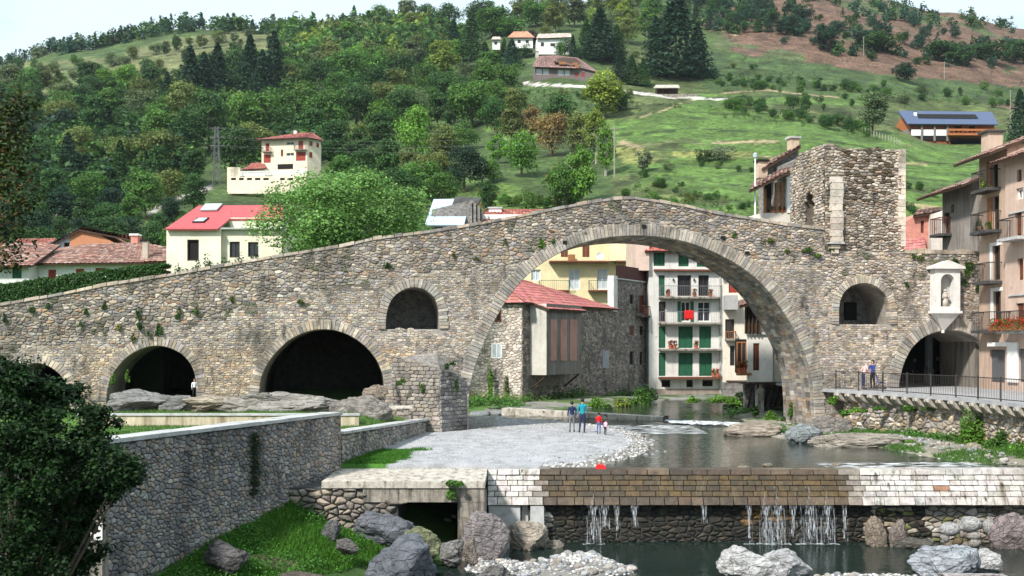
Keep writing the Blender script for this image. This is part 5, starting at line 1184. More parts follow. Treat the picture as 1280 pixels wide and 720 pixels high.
a2,n_,q_=slab_roof(h4,[(242,278.2,1.25),(254,278.2,1.25),(259.5,274,2.2),(248.5,274,2.2)],'pane_pale',.05,'skylight_pane'); a2.location.z+=.13
h5=House('blue_metal_shed','shed with a pale blue metal roof beside a grey wooden lean-to behind the bridge','shed',534,94,0.)
h5.wall([(536,300),(602,300),(602,262),(590,250),(540,262)],5,stm,y=1.)
slab_roof(h5,[(531,281,-.6),(580,281,-.6),(588,248,4.6),(542,249,4.6)],mat('bluemetal',(.42,.52,.68),.45,noise=(2,.1)))
slab_roof(h5,[(562,264,1.6),(592,264,1.4),(602,247,4.8),(569,245.5,4.8)],'dark_mortar',.2)
for px in (591,596,601): h5.pbox('post','brown_paint',px-.8,254,px+.8,280,1.,1.2)
h6=House('red_tile_house','low house with a bright red tile roof just left of the hump of the bridge','house',600,96,0.)
h6.wall([(603,300),(695,300),(695,268),(603,268)],5,lw); h6.roof((598,277,-.5),(700,277,-.5),(688,262,3.6),(606,262,3.6),RED,pitch=.32,seed=28,amp=.07); h6.chimney(611,258.5,627,265,y=2.6,mat_='white_paint',cap='coping')

# --- on the hillside
vi=House('hillside_villa','three storey cream villa with a red hipped roof on the wooded slope','villa',327,245,-10.)
vi.F.o.z=0; vp=plaster('villa',(.74,.64,.48),(.6,.55,.45),(.7,.95)); 
vw=[(332,179,336.7,189.6,'red'),(329.5,193.5,338.5,203.5,'red'),(351,187,354,195.6,'brown'),(358,177,367.6,181,'glass'),(358,191,367.6,195,'glass'),(373,176,379,186.5,'red'),(370,190,382,201,'red')]
vi.wall([(327,222),(384,222),(384,173.5),(327,175.5)],9.,vp,vw)
sf=plane((vi.F.x(384.05),0.),(math.cos(math.radians(50)),math.sin(math.radians(50))))
xq=vi.F.x(384); zt_=vi.F.xz(350,174.5)[1]
# right flank as its own facade, turned away
vf_=Facade(384,1,0); o3=vi.F.world(xq,0,0); vf_.o=Vector((o3.x,o3.y,0)); vf_.a=vi.F.a+math.radians(52); vf_.ux,vf_.uy=math.cos(vf_.a),math.sin(vf_.a)
fl_=link('flank_holder',None) if False else None
Lf=vf_.x(401); m=MB(); hs=[]; rects=[]
for (a,b,c,d) in ((386.7,176.5,390.8,182.8),(395.4,178,398.8,184.7),(386.7,190,390.8,197.5)):
    x0,z1=vf_.xz(a,b); x1,z0=vf_.xz(c,d); hs.append([(x0,z0),(x1,z0),(x1,z1),(x0,z1)]); rects.append((x0,x1,z0,z1))
m.poly([(0,vf_.xz(384,222)[1]),(Lf,vf_.xz(384,222)[1]),(Lf,zt_),(0,zt_)],0,.3,hs)
def to_vi(mb_):
    o=[]
    for v in mb_.v:
        w_=vf_.world(*v)-vi.F.o; o.append((w_.x*vi.F.ux+w_.y*vi.F.uy,-w_.x*vi.F.uy+w_.y*vi.F.ux,w_.z))
    mb_.v=o; return mb_
to_vi(m).build('wall',vp,vi.t)
for (x0,x1,z0,z1) in rects: m=MB(); m.box(x0,x1,.12,.2,z0,z1); to_vi(m).build('window','red_paint',vi.t)
P3=[(vi.F.x(322),-1.2,zt_),(xq+.8,-1.2,zt_)]; far_=to_vi((lambda mm:(mm.v.append((Lf+.8,-.3,zt_)),mm)[1])(MB())).v[0]
ridL=(xq*.62,6.,zt_+2.5); ridR=(xq*.9,6.2,zt_+2.5)
tile_roof(vi.t,P3[0],P3[1],ridR,ridL,PINK+RED,pitch=.5,seed=31); tile_roof(vi.t,P3[1],far_,ridR,ridR[:2]+(ridR[2]+.01,),PINK+RED,pitch=.5,seed=32) 
tile_roof(vi.t,(P3[0][0],12,zt_),P3[0],ridL,(ridL[0],6.1,ridL[2]),PINK+RED,pitch=.5,seed=33)
vi.balcony(329,340,190,rail=.9,depth=1.); vi.balcony(369,384,187.5,rail=.9,depth=1.); vi.pbox('porch','dark',347,205,366,211,-.1,-.02)
vi.chimney(367,162,370.5,168,y=5.,mat_='white_paint'); 
vi.wall([(306,222),(331,222),(331,210),(306,211)],5,vp,[(312,213,319,217,'red')],y=-3.); vi.roof((303,212,-3.8),(333,210.5,-3.8),(330,203,1.),(314,204,1.),RED,pitch=.5,seed=34)
vi.wall([(284,240),(300,240),(300,209),(284,209)],6,vp,y=-4.,name='side_block')
lowy=-7.; vi.wall([(285,242),(382,242),(382,219.5),(285,221.5)],1.,vp,[(a,222.3,b,225.3,'void') for a,b in ((288.7,295),(298.7,304.7),(308.6,315),(318.6,325.5),(329,336),(350,356),(360,366.5),(370,376.3))],y=lowy,name='terrace_wall')
m=MB(); x0,z0,x1,_=vi.r(300,219,382,219,lowy)
for i in range(46): xx=x0+(x1-x0)*i/45; m.box(xx-.09,xx+.09,lowy+.1,lowy+.25,z0,z0+.85)
m.box(x0,x1,lowy+.06,lowy+.3,z0+.85,z0+1.); m.build('balustrade','white_paint',vi.t)

ch=House('long_chalet','long brown chalet with a broad low brown roof high on the slope','house',669,385,4.)
bw_=plaster('chaletwall',(.16,.13,.12)); ch.wall([(669,104),(747,104),(747,90),(722,80),(669,82)],10.,bw_,[(670.5,86,677.5,93,'pale'),(679,86,686,93,'pale'),(697.5,87,704.5,94,'pale'),(706,87,712.5,94,'pale'),(719,90.5,723,96,'red'),(727,90.5,731,96,'red')])
BRN=[(.22,.13,.115),(.26,.155,.14),(.19,.115,.10)]
ch.roof((665,83.5,-1.5),(722,85.5,-1.5),(692,69.5,7.),(673,70.,7.),BRN,pitch=.8,row=1.,seed=41,amp=.1); ch.roof((692,76.5,-.6),(750,91.,-.6),(722.5,72.5,7.),(692,69,7.),BRN,pitch=.8,row=1.,seed=42,amp=.1)
ch.pbox('dormer','wood',699,77,708,80.5,-.9,1.); ch.pbox('dormer','wood',716,78,722,81.5,-.9,1.); ch.chimney(670,64,673.5,73,y=6.,mat_='concrete_pale'); ch.pbox('porch_panel','wood',719,81.,724,85,-1.1,-.6)
u1=House('small_white_villa','small white villa with an orange roof at the top of the slope among trees','villa',636,455,0.)
u1.wall([(637,60),(666,60),(666,46),(637,46)],8,lw,[(647,50,651,54,'dark'),(657,50,661,54,'dark')]); u1.roof((634,47,-1),(669,47,-1),(660,39.5,5),(642,39.5,5),[(.5,.26,.16),(.44,.22,.14)],pitch=.9,row=1.2,seed=43,amp=.1)
u2=House('long_white_villa','long white villa with a pale roof right of the purple tree at the top','villa',674,450,6.)
u2.wall([(672,68),(713,68),(713,45.5),(672,47)],8,lw,[(676,53,680,58,'dark'),(688,54,694,58,'dark'),(698,53,703,58,'dark')]); u2.roof((670,48,-1),(715,46.5,-1),(713,41.5,5),(673,42.5,5),[(.44,.36,.30),(.5,.42,.36)],pitch=.9,row=1.2,seed=44,amp=.1)
u3=House('tiny_white_house','tiny white house left of the two hilltop villas, among conifers','house',615,460,0.)
u3.wall([(615.5,62),(625,62),(625,49),(615.5,49)],6,lw,[(618,52,621.5,56,'dark')]); u3.roof((614,49.5,-1),(627,49.5,-1),(625,46,3),(616,46,3),[(.5,.42,.36)],pitch=.9,row=1.2,seed=45,amp=.1)
sh=House('open_shelter','open timber shelter with a flat pale roof beside the dark conifers','shelter',819,372,0.)
slab_roof(sh,[(817,109.5,-1.5),(850,109.5,-1.5),(848,106,3.5),(820,106,3.5)],'concrete_pale',.2)
for px in (820,829,838,847): sh.pbox('post','dark_wood',px-.6,109.,px+.6,118.,0,.3)
sh.pbox('deck','concrete',810,117.5,873,123,-.5,4.); sh.pbox('back_wall','dark_wood',821,110,847,117.5,2.6,2.8)
wh=House('timber_house','wide timber and stone house with a blue slate solar roof on the green hillside','house',1137,322,2.)
wd_=mat('timber',(.36,.125,.045),.75,noise=(2,.3)); z_=None
wh.wall([(1137.5,182),(1188,182),(1188,154),(1137.5,154)],9,mat('timber_dark',(.22,.07,.03),.75,noise=(2,.3)))
wh.wall([(1188.2,172),(1243,172),(1243,155),(1188.2,154)],8,wd_,[(1193,157,1203,165,'void'),(1211,157,1219,165,'void')],y=1.)
for a,b in ((1139.5,1151),(1154.5,1167),(1170,1183)): wh.pbox('white_panel','white_paint',a,162,b,169.5,-.5,-.1)
for px in (1152.5,1168.5,1184.5): wh.pbox('stone_post','rough_stone',px-1.,154.5,px+1.,176,-.8,-.01)
wh.pbox('lower_floor','dark',1139,170,1186,175,-.4,-.05); wh.pbox('balcony','timber',1186,166.5,1250,169.,-2.,.9); wh.pbox('balcony_rail','timber',1186,161,1250,163.5,-2.,-1.8)
for i in range(12): px=1187+i*5.6; wh.pbox('rail_post','timber',px-.25,161.5,px+.25,166.5,-1.95,-1.85)
gx=wh.F.x(1137.5); z0=wh.F.xz(1137,182)[1]; ze=wh.F.xz(1137,154)[1]; zr=wh.F.xz(1130,139.5)[1]
q=plane((gx-.02,12.),(0.05,-1)); m=MB(); m.poly([(0,z0),(12,z0),(12,ze-2.6),(0,ze-2.6)],-.15,.1); m.v=[q(v) for v in m.v]; 
gxl=wh.F.x(1118,9.)
m=MB(); m.add([(gx-.02,0,z0),(gx-.02,0,ze-1.5),(gxl,9,ze-1.5),(gxl,9,z0),(gx,.3,z0),(gxl+.3,9,z0)],[(0,1,2,3)]); m.build('stone_gable','rough_stone',wh.t)
m=MB(); pk_=(gx+(gxl-gx)*.5,4.5); m.add([(gx-.02,0,ze-1.5),(gx-.02,0,ze),(pk_[0],pk_[1],zr),(gxl,9,ze-.3),(gxl,9,ze-1.5)],[(0,1,2,3,4)]); m.build('timber_gable',wd_,wh.t)
sl_=mat('slate',(.06,.085,.16),.45,noise=(2,.15),noise2=(12,.15),spec=.5)
slab_roof(wh,[(1134.5,154.5,-1.6),(1248,155.5,-1.6),(1240,140,6.),(1122.5,138.2,6.)],sl_,.3); slab_roof(wh,[(1148,148.5,1.5),(1223,149,1.5),(1219,144,3.7),(1147,143.5,3.7)],'dark',.1,'solar_panel')[0].location.z+=.25
wh.chimney(1143,139,1146,147,y=3.,mat_='white_paint')
# rough posts of a fence below the timber house
fe_=thing('paddock_fence','row of short grey stakes in the pasture left of the timber house','fence',P(1095,165,330))
for i in range(14):
    px=1078+i*3.6; D_=hill_D(px,166+i*1.2) or 330; p=P(px,166+i*1.2,D_); m=MB(); o=Vector(fe_.location); m.beam(p-o-Vector((0,0,.4)),p-o+Vector((0,0,1.5)),.14,5); m.build('stake','pale_bark',fe_)
# power line
py_=thing('lattice_pylon','grey steel lattice pylon standing in the wood left of the villa','pylon',P(271,226,238)); m=MB(); H=11.5
for sx,sy in ((-1,-1),(1,-1),(1,1),(-1,1)): m.beam((sx*.7,sy*.7,-1),(sx*.3,sy*.3,H),.09,4)
for k in range(9):
    z0=k*H/9; z1=(k+1)*H/9; a=.7-.4*z0/H; b=.7-.4*z1/H
    for s1,s2 in (((-1,-1),(1,-1)),((1,-1),(1,1)),((1,1),(-1,1)),((-1,1),(-1,-1))): m.beam((s1[0]*a,s1[1]*a,z0),(s2[0]*b,s2[1]*b,z1),.05,4)
m.build('lattice','grey_iron',py_)
for z in (H-.3,H-2.2,H-4.): m=MB(); m.beam((-1.6,0,z),(1.6,0,z),.08,4); m.build('crossarm','grey_iron',py_)
wr=thing('power_lines','thin pale power lines crossing in front of the wooded slope','power line',py_.location)
for k,(z,x) in enumerate(((H-.3,1.5),(H-2.2,1.5),(H-4.,1.5),(H-2.2,-1.5),(H-4,-1.5))):
    a=Vector(py_.location)+Vector((x,0,z)); b=P(768,160+k*6,205); m=MB(); pr_=None; o=Vector(wr.location)
    for i in range(25):
        t=i/24; q=a*(1-t)+b*t-Vector((0,0,4*1.2*t*(1-t)))
        if pr_ is not None: m.beam(pr_-o,q-o,.010,3)
        pr_=q
    m.build('wire',mat('wire',(.35,.37,.37),.5,noise=None),wr)
for i,(px,pt,pb,lab) in enumerate(((768,158,216,'wooden pole carrying the power lines in the green bushes at mid slope'),(1180.5,77,99,'lone wooden pole in the brown scrub above the timber house'),(1079.5,46,70,'lone wooden pole high in the brown scrub right of the pines'),(1263,112,162,'pale wooden pole beside the bushes right of the timber house'))):
    D_=hill_D(px,pb) or 300; D_=min(D_,210) if i==0 else D_; b=P(px,pb,D_); a=P(px,pt,D_); t=thing('utility_pole',lab,'pole',b); m=MB(); m.beam((0,0,-1),(0,0,a.z-b.z),.16,6,.1); m.build('pole','pale_bark',t); m=MB(); m.beam((-.7,0,a.z-b.z-.4),(.7,0,a.z-b.z-.4),.07,4); m.build('crossarm','pale_bark',t)
# ------------------------------------------------------------------ leaves and crowns
def leaf_quads(cen, nor, size, rs, fold=.25, aspect=.62):
    """one folded leaf (two quads share the midrib -> 1 quad kept cheap) per centre"""
    n=len(cen); r=rs.normal(size=(n,3)); nor=nor+rs.normal(size=(n,3))*.55; nor/=np.linalg.norm(nor,axis=1,keepdims=True)+1e-9
    u=np.cross(nor,r); u/=np.linalg.norm(u,axis=1,keepdims=True)+1e-9; v=np.cross(nor,u); s=size*rs.uniform(.65,1.35,(n,1))
    a=cen-u*s; b=cen-v*s*aspect+nor*s*fold*.3; c=cen+u*s; d=cen+v*s*aspect+nor*s*fold*.3
    V=np.stack([a,b,c,d],1).reshape(-1,3); Fc=np.arange(4*n).reshape(n,4); return V,Fc
def crown(kind, seed, n, leaf, var=.28):
    rs=np.random.RandomState(seed)
    if kind=='conifer':
        t=rs.uniform(0,1,n)**1.35; nb=26; z=.06+.94*t; R0=.27*(1-t)**.82*(1+.22*np.sin(t*70+rs.uniform(0,6)))+.012
        ang=np.floor(rs.uniform(0,9,n)+0)*2*np.pi/9+np.floor(t*nb)*1.1+rs.normal(0,.17,n); r=R0*np.sqrt(rs.uniform(.10,1,n))*(.75+.45*((np.sin(ang*3.1+np.floor(t*nb)*2.3)+1)/2))
        c=np.stack([r*np.cos(ang),r*np.sin(ang),z-.22*r],1); nor=np.stack([np.cos(ang)*.5,np.sin(ang)*.5,np.ones(n)*.9],1)
        V,Fc=leaf_quads(c,nor,leaf,rs,aspect=.5)
    else:
        cfg={'round':(30,.36,.37,.50,.11,.19),'tall':(28,.23,.40,.52,.09,.15),'wide':(34,.44,.33,.50,.11,.18),'shrub':(16,.42,.34,.42,.13,.22),'birch':(36,.27,.38,.54,.06,.12),'poplar':(70,.43,.33,.60,.08,.14),'pine':(20,.32,.36,.52,.11,.18)}[kind]
        k,rx,rz,cz,l0,l1=cfg; d=rs.normal(size=(k,3)); d/=np.linalg.norm(d,axis=1,keepdims=True); rad=rs.uniform(.35,1,(k,1))**.6; L0=d*rad*np.array([rx,rx,rz])+np.array([0,0,cz]); lr=rs.uniform(l0,l1,k)
        w_=lr**2; idx=rs.choice(k,n,p=w_/w_.sum()); e=rs.normal(size=(n,3)); e/=np.linalg.norm(e,axis=1,keepdims=True); e[:,2]=np.where(rs.uniform(size=n)<.6,np.abs(e[:,2]),e[:,2])
        q=lr[idx,None]*(.62+.42*rs.uniform(size=(n,1))**.6+.18*np.maximum(0,rs.normal(size=(n,1))))
        c=L0[idx]+e*q*np.array([1.1,1.1,.85]); nor=e*.8+np.array([0,0,.5]); V,Fc=leaf_quads(c,nor,leaf,rs)
    b=np.clip(1+rs.normal(0,var*.6,n),.5,1.6)
    if kind!='conifer': lb=rs.uniform(.68,1.38,k); b=b*lb[idx]
    hue=rs.normal(0,.09,n); col=np.stack([b*(1+hue),b,b*(1-hue*.6)],1); return V,Fc,np.repeat(col,4,axis=0)
def branches(mb, kind, rng, hh=1., r0=.028):
    mb.col=(1,1,1)
    if kind=='conifer': mb.beam((0,0,-.03),(0,0,.95),.018,6,.003); return mb
    top=.55; mb.beam((0,0,-.06),(.01,0,top*.55),r0,7,r0*.75); mb.beam((.01,0,top*.55),(0,.015,top+.2),r0*.75,6,r0*.3)
    for k in range(8):
        a=k*2.4+rng.uniform(-.4,.4); z=top*.5+.045*k; e=Vector((.26*math.cos(a),.26*math.sin(a),z+.20)); mb.beam((0,0,z),e*.55+Vector((0,0,z*.42)),r0*.42,5,r0*.25); mb.beam(e*.55+Vector((0,0,z*.42)),e,r0*.25,4,r0*.08)
    return mb
CROWN={}
def tree_meshes(kind, seed, n, leaf):
    key=(kind,seed)
    if key not in CROWN:
        V,Fc,c=crown(kind,seed,n,leaf); CROWN[key]=(npmesh('crown',V,Fc,'leaf',c), branches(MB(),kind,random.Random(seed)).build('trunk','pale_bark' if kind in('birch','poplar') else 'bark',mesh_only=True))
    return CROWN[key]
TINT0={'dark green':(.040,.088,.028),'mid green':(.072,.145,.034),'bright green':(.11,.215,.035),'yellow green':(.18,.225,.045),'olive':(.125,.145,.05),'russet':(.19,.125,.06),'grey green':(.10,.13,.07),'blue green':(.030,.075,.055),'blackish green':(.020,.048,.032),'purple':(.040,.014,.028),'silver green':(.17,.19,.15)}
TINT={k:(v[0]*1.05,v[1]*1.15,v[2]*.85) for k,v in TINT0.items()}
LM=[(355,195,'the hillside villa'),(705,88,'the long chalet'),(665,48,'the hilltop villas'),(1190,155,'the timber house'),(271,190,'the pylon'),(835,112,'the open shelter'),(560,262,'the blue metal shed'),(1075,235,'the ruined tower'),(285,262,'the cream red-roof house'),(110,295,'the orange gabled house'),(940,165,'the bright pasture'),(95,95,'the pale left terraces'),(1080,50,'the brown scrub slope'),(435,225,'the big pale-leaved tree'),(560,160,'the middle wood'),(200,150,'the left wood'),(760,205,'the pole in the bushes')]
def place(px,py):
    d,lx,ly,nm=min((abs(px-x)*1.0+abs(py-y)*1.3,x,y,nm) for x,y,nm in LM); dx,dy=px-lx,py-ly
    far='' if d<70 else 'well '
    if nm in('the bright pasture','the brown scrub slope','the middle wood','the left wood','the pale left terraces') and d<60: return 'in '+nm if 'wood' in nm or 'scrub' in nm else 'on '+nm
    if abs(dx)>abs(dy)*1.2: return far+('left' if dx<0 else 'right')+' of '+nm
    return far+('above ' if dy<0 else 'below ')+nm
_hD={}
def hill_D(px,py,_slow=hill_D):
    k=(round(px/3),round(py/1.5))
    if k not in _hD: _hD[k]=_slow(k[0]*3,k[1]*1.5)
    return _hD[k]
TREES=[]
def tree(px,top,base,kind,tint,width=None,D=None,label=None,name=None,cat='tree',near=False,meshes=None,group=True,z0=None):
    D=D or hill_D(px,base)
    if D is None: D=700.
    z=EYE+(HZ-base)/F*D
    X=(px-640)/F*D
    if z0 is None: z=float(hill_z(px,D)) if D>=104 else z
    h=(base-top)/F*D
    if z0 is not None: h=EYE+(HZ-top)/F*D-z0; z=z0
    sz=h*F/D; seed=R.randrange(4)
    n,leaf=(meshes or ((4200,.0235) if sz>34 else (2100,.031)))
    if kind=='conifer': n,leaf=(4200,.0205) if sz>34 else (2000,.028)
    crm,trm=tree_meshes(kind,seed+(10 if sz>34 else 0)+(20 if meshes else 0),n,leaf)
    nm=name or {'conifer':'conifer_tree','pine':'pine_tree','shrub':'shrub','birch':'birch_tree','poplar':'poplar_tree'}.get(kind,'broadleaf_tree')
    kn={'conifer':'pointed conifer','pine':'round-topped pine','shrub':'bush','birch':'slender birch','poplar':'leafy poplar','round':'broadleaf tree','tall':'narrow tree','wide':'spreading tree'}[kind]
    sa='small' if sz<18 else ('medium-sized' if sz<34 else 'large')
    lb=label or '%s %s %s %s'%(sa,tint,kn,place(px,(top+base)/2))
    wr_={'conifer':.56,'pine':.8,'round':.9,'wide':1.1,'tall':.62,'birch':.72,'shrub':1.05,'poplar':1.1}[kind]
    s=h*(1 if kind in('conifer',) else 1.04); sx=s*R.uniform(.92,1.1) if width is None else (width/F*D)/wr_
    t=thing(nm,lb,'bush' if kind=='shrub' else cat,(X,D,z-.02*h),R.uniform(0,6.28),('bushes' if kind=='shrub' else 'conifers' if kind in('conifer','pine') else 'broadleaf trees')+' on the hillside' if group else None)
    c=link('crown',crm,t); c.scale=(sx,sx,s); k=R.uniform(.85,1.18); tc_=TINT[tint]; c.color=(tc_[0]*k*R.uniform(.93,1.07),tc_[1]*k,tc_[2]*k,1)
    if kind!='shrub' and sz>17:
        tr=link('trunk',trm,t); tr.scale=(s,s,s)
    TREES.append((px,top,base,kind)); return t
# trees one can single out
for a in [(238,55,136,'conifer','blackish green',52),(272,53,134,'conifer','blackish green',52),(313,43,134,'conifer','blackish green',54),(343,38,132,'conifer','blackish green',54),(209,88,142,'conifer','blackish green',34),(255,64,134,'conifer','blackish green',44),(328,60,136,'conifer','blackish green',44),
  (845,-16,97,'conifer','blackish green',92),(820,20,92,'conifer','blackish green',50),(872,28,96,'conifer','blackish green',46),(750,8,76,'conifer','blackish green',60),(733,22,72,'conifer','dark green',34),(771,30,78,'conifer','dark green',34),(589,15,78,'conifer','dark green',44),(567,24,74,'conifer','blackish green',36),
  (775,62,104,'conifer','blackish green',32),(790,68,107,'conifer','dark green',28),(804,72,108,'conifer','dark green',24),(640,48,84,'conifer','blue green',34),(606,52,84,'conifer','dark green',30),(622,66,92,'conifer','dark green',26),(85,166,236,'conifer','blackish green',44),(97,190,250,'conifer','blackish green',44),(150,175,240,'conifer','dark green',40),
  (1033,28,66,'pine','blackish green',34),(1132,74,104,'pine','blackish green',30),(1205,55,84,'pine','dark green',26),(1240,50,80,'pine','dark green',44),(1270,48,80,'pine','dark green',40),(1100,36,66,'pine','dark green',44),(1078,32,60,'pine','blue green',30),(1172,48,76,'pine','dark green',40),(1190,52,80,'pine','dark green',30),(1275,110,178,'conifer','blackish green',40),
  (655,52,74,'round','dark green',16),(643,50,70,'birch','mid green',14),(706,46,70,'round','dark green',16),(680,52,70,'round','dark green',14),(630,46,70,'conifer','dark green',16),(700,52,72,'round','mid green',16),(716,44,74,'conifer','blackish green',18),(664,38,62,'round','purple',24),(682,30,66,'round','olive',24),
  (590,94,160,'round','mid green',66),(520,130,206,'round','bright green',52),(478,134,202,'tall','dark green',42),(652,164,222,'round','bright green',52),(752,88,148,'tall','yellow green',50),(370,94,172,'wide','mid green',84),(312,104,186,'round','mid green',72),(262,110,190,'round','dark green',64),(555,46,112,'birch','yellow green',44),(530,78,120,'round','mid green',40),
  (690,134,196,'round','russet',48),(722,140,200,'tall','olive',30),(745,138,206,'birch','yellow green',34),(757,150,220,'birch','bright green',26),(727,178,262,'birch','bright green',44),(708,200,262,'round','mid green',50),(700,118,160,'round','dark green',44),(770,112,140,'round','dark green',44),(620,118,170,'round','dark green',40),(640,128,180,'birch','olive',36),(665,128,178,'birch','russet',30),
  (1091,112,166,'tall','grey green',34),(992,115,140,'round','dark green',20),(1008,118,142,'round','dark green',18),(904,178,203,'shrub','silver green',34),(879,184,204,'shrub','grey green',26),(805,186,216,'birch','silver green',24),(837,200,216,'shrub','grey green',18),(1004,198,224,'shrub','grey green',20),(952,96,112,'shrub','mid green',22),
  (560,0,40,'round','dark green',34),(620,8,46,'round','mid green',60),(600,0,36,'round','dark green',40),(670,-2,34,'round','mid green',44),(693,0,40,'birch','olive',34),(718,-4,34,'tall','grey green',36),(640,20,46,'round','mid green',40),
  (432,62,118,'round','mid green',56),(466,56,112,'wide','mid green',60),(500,66,116,'round','dark green',50),(400,70,128,'round','dark green',50),(410,110,176,'round','mid green',60),(445,98,165,'wide','dark green',70),(505,110,170,'round','dark green',56),(390,135,200,'tall','dark green',46),(292,150,222,'round','dark green',60),(420,150,206,'round','dark green',56)]:
    tree(*a[:5],width=a[5])
def far_enough(px,base,m,items):
    for (x,t,b,k) in items:
        if abs(x-px)<m*1.0 and abs(b-base)<m*.62: return False
    return True
AVOID=[(262,205,412,262),(655,72,760,108),(628,36,730,68),(1112,132,1256,186),(800,100,880,126),(260,150,285,235),(606,42,632,66)]
def avoid(px,top,base):
    for x0,y0,x1,y1 in AVOID:
        if x0-14<px<x1+14 and base>y0+4 and top<y1-3: 
            return True
    return False
def scatter(poly, tries, spacing, h0, h1, kinds, tints, jit=1., lim=None):
    xs_=[p[0] for p in poly]; ys_=[p[1] for p in poly]; k=0
    for _ in range(tries):
        px=R.uniform(min(xs_),max(xs_)); b=R.uniform(min(ys_),max(ys_))
        if not inpoly(np.array([px]),np.array([b]),poly)[0]: continue
        h=R.uniform(h0,h1)
        if avoid(px,b-h,b) or not far_enough(px,b,spacing,TREES[-700:]): continue
        kd=R.choice(kinds); tree(px,b-h,b,kd,R.choice(tints)); k+=1
        if lim and k>=lim: break
    return k
WD=['dark green','dark green','mid green','mid green','olive','bright green','grey green','dark green']
scatter([(-60,150),(260,165),(430,180),(560,200),(600,262),(330,262),(-60,300)],900,25,46,66,['round','tall','wide','round','birch'],['dark green','dark green','mid green','blackish green','mid green','olive'],lim=90)
scatter([(-60,300),(130,262),(215,262),(215,335),(-60,345)],500,22,34,54,['round','tall','wide'],['dark green','blackish green','mid green'],lim=34)
scatter([(215,262),(440,252),(440,318),(215,318)],300,15,12,24,['round','shrub','tall'],['mid green','dark green','olive'],lim=40)
scatter([(-60,118),(150,118),(300,100),(430,90),(640,75),(660,110),(640,170),(250,175),(-60,165)],900,19,34,50,['round','tall','wide','round','birch'],WD,lim=95)
scatter([(460,190),(760,190),(790,262),(700,270),(470,262)],300,30,20,42,['round','birch','shrub','tall'],['mid green','bright green','olive','mid green','dark green','russet'],lim=26)
scatter([(420,45),(600,30),(660,40),(620,80),(440,90)],240,15,26,40,['round','tall','birch','conifer'],WD,lim=34)
scatter([(840,26),(900,44),(1010,46),(1000,10),(860,0)],400,12,16,30,['pine','conifer','pine'],['blue green','blackish green','blue green','dark green'],lim=44)
scatter([(900,10),(1060,26),(1200,40),(1290,62),(1290,88),(1150,84),(1010,66),(960,52)],300,15,9,19,['pine','shrub'],['blue green','dark green','blue green'],lim=46)
scatter([(560,30),(880,0),(880,40),(760,60),(560,50)],260,15,24,40,['round','birch','tall'],['mid green','olive','yellow green','grey green'],lim=30)
scatter([(1000,110),(1260,112),(1290,180),(1252,140),(1110,132),(1060,160),(1000,140)],200,15,9,18,['shrub','birch'],['dark green','mid green','grey green'],lim=34)
scatter([(-40,88),(60,82),(150,76),(230,54),(330,44),(430,48),(430,60),(300,74),(240,96),(150,118),(-40,122)],420,13,11,22,['birch','round','tall','shrub'],['grey green','olive','mid green','dark green','grey green'],lim=62)
# shrub belts of the terraces
for pts,n,h0,h1,tn in (([(862,128),(930,138),(1000,150),(1060,165),(1110,170)],34,10,20,['dark green','dark green','mid green']),([(660,112),(740,122),(800,128),(860,130)],24,10,18,['dark green','mid green','olive']),
    ([(870,110),(960,108),(1060,112),(1110,118)],26,7,12,['mid green','dark green']),([(800,226),(850,240),(930,262),(990,270)],16,8,16,['mid green','dark green','olive']),([(860,204),(930,212),(990,216)],10,7,13,['dark green','grey green']),([(600,250),(690,262),(780,262),(860,258)],24,12,22,['mid green','bright green','olive']),
    ([(1130,238),(1180,246),(1210,256)],10,8,14,['dark green','mid green']),([(1128,262),(1165,285)],8,10,18,['dark green','mid green']),([(840,92),(900,98),(1000,106)],18,6,11,['mid green','dark green'])):
    for i in range(n):
        t=(i+R.random())/n*(len(pts)-1); j=min(int(t),len(pts)-2); f=t-j; px=pts[j][0]*(1-f)+pts[j+1][0]*f+R.uniform(-4,4); b=pts[j][1]*(1-f)+pts[j+1][1]*f+R.uniform(-4,5); h=R.uniform(h0,h1)
        if not avoid(px,b-h,b): tree(px,b-h,b,'shrub',R.choice(tn))
scatter([(760,60),(1000,95),(1100,115),(1000,122),(860,112),(780,110)],130,14,6,12,['shrub'],['mid green','dark green','olive'],lim=40)
# distant woods, one mass
def mass(name,label,polys,n,h0,h1,tints,conif=.3,seed=1,q=110):
    rs=np.random.RandomState(seed); rng=random.Random(seed); VV=[];FF=[];CC=[];b=0; proto=[crown('conifer',90+i,q,.075) for i in range(2)]+[crown('round',95+i,q,.085) for i in range(4)]; k=0
    while k<n:
        poly=rng.choice(polys); px=rng.uniform(min(p[0] for p in poly),max(p[0] for p in poly)); r=rng.uniform(min(p[1] for p in poly),max(p[1] for p in poly))
        if not inpoly(np.array([px]),np.array([r]),poly)[0]: k+=.05; continue
        hp_=rng.uniform(h0,h1); k+=1
        if avoid(px,r-hp_,r): continue
        D=min(hill_D(px,r) or 697.,697.); z=float(hill_z(px,D)); h=hp_*D/F; z-=.12*h; V,Fc,c=proto[rng.randrange(2) if rng.random()<conif else 2+rng.randrange(4)]
        a=rng.uniform(0,6.28); s=h*rng.uniform(.8,1.15); ca,sa_=math.cos(a),math.sin(a); tt_=np.array(TINT[rng.choice(tints)])*rng.uniform(.8,1.2)
        VV.append(np.stack([(V[:,0]*ca-V[:,1]*sa_)*s+(px-640)/F*D,(V[:,0]*sa_+V[:,1]*ca)*s+D,V[:,2]*h+z-.05*h],1)); FF.append(Fc+b); CC.append(c*tt_); b+=len(V)
    o=link(name,npmesh(name,np.concatenate(VV),np.concatenate(FF),'leaf',np.concatenate(CC))); tag(o,label,'wood',kind='stuff'); o.color=(1,1,1,1)
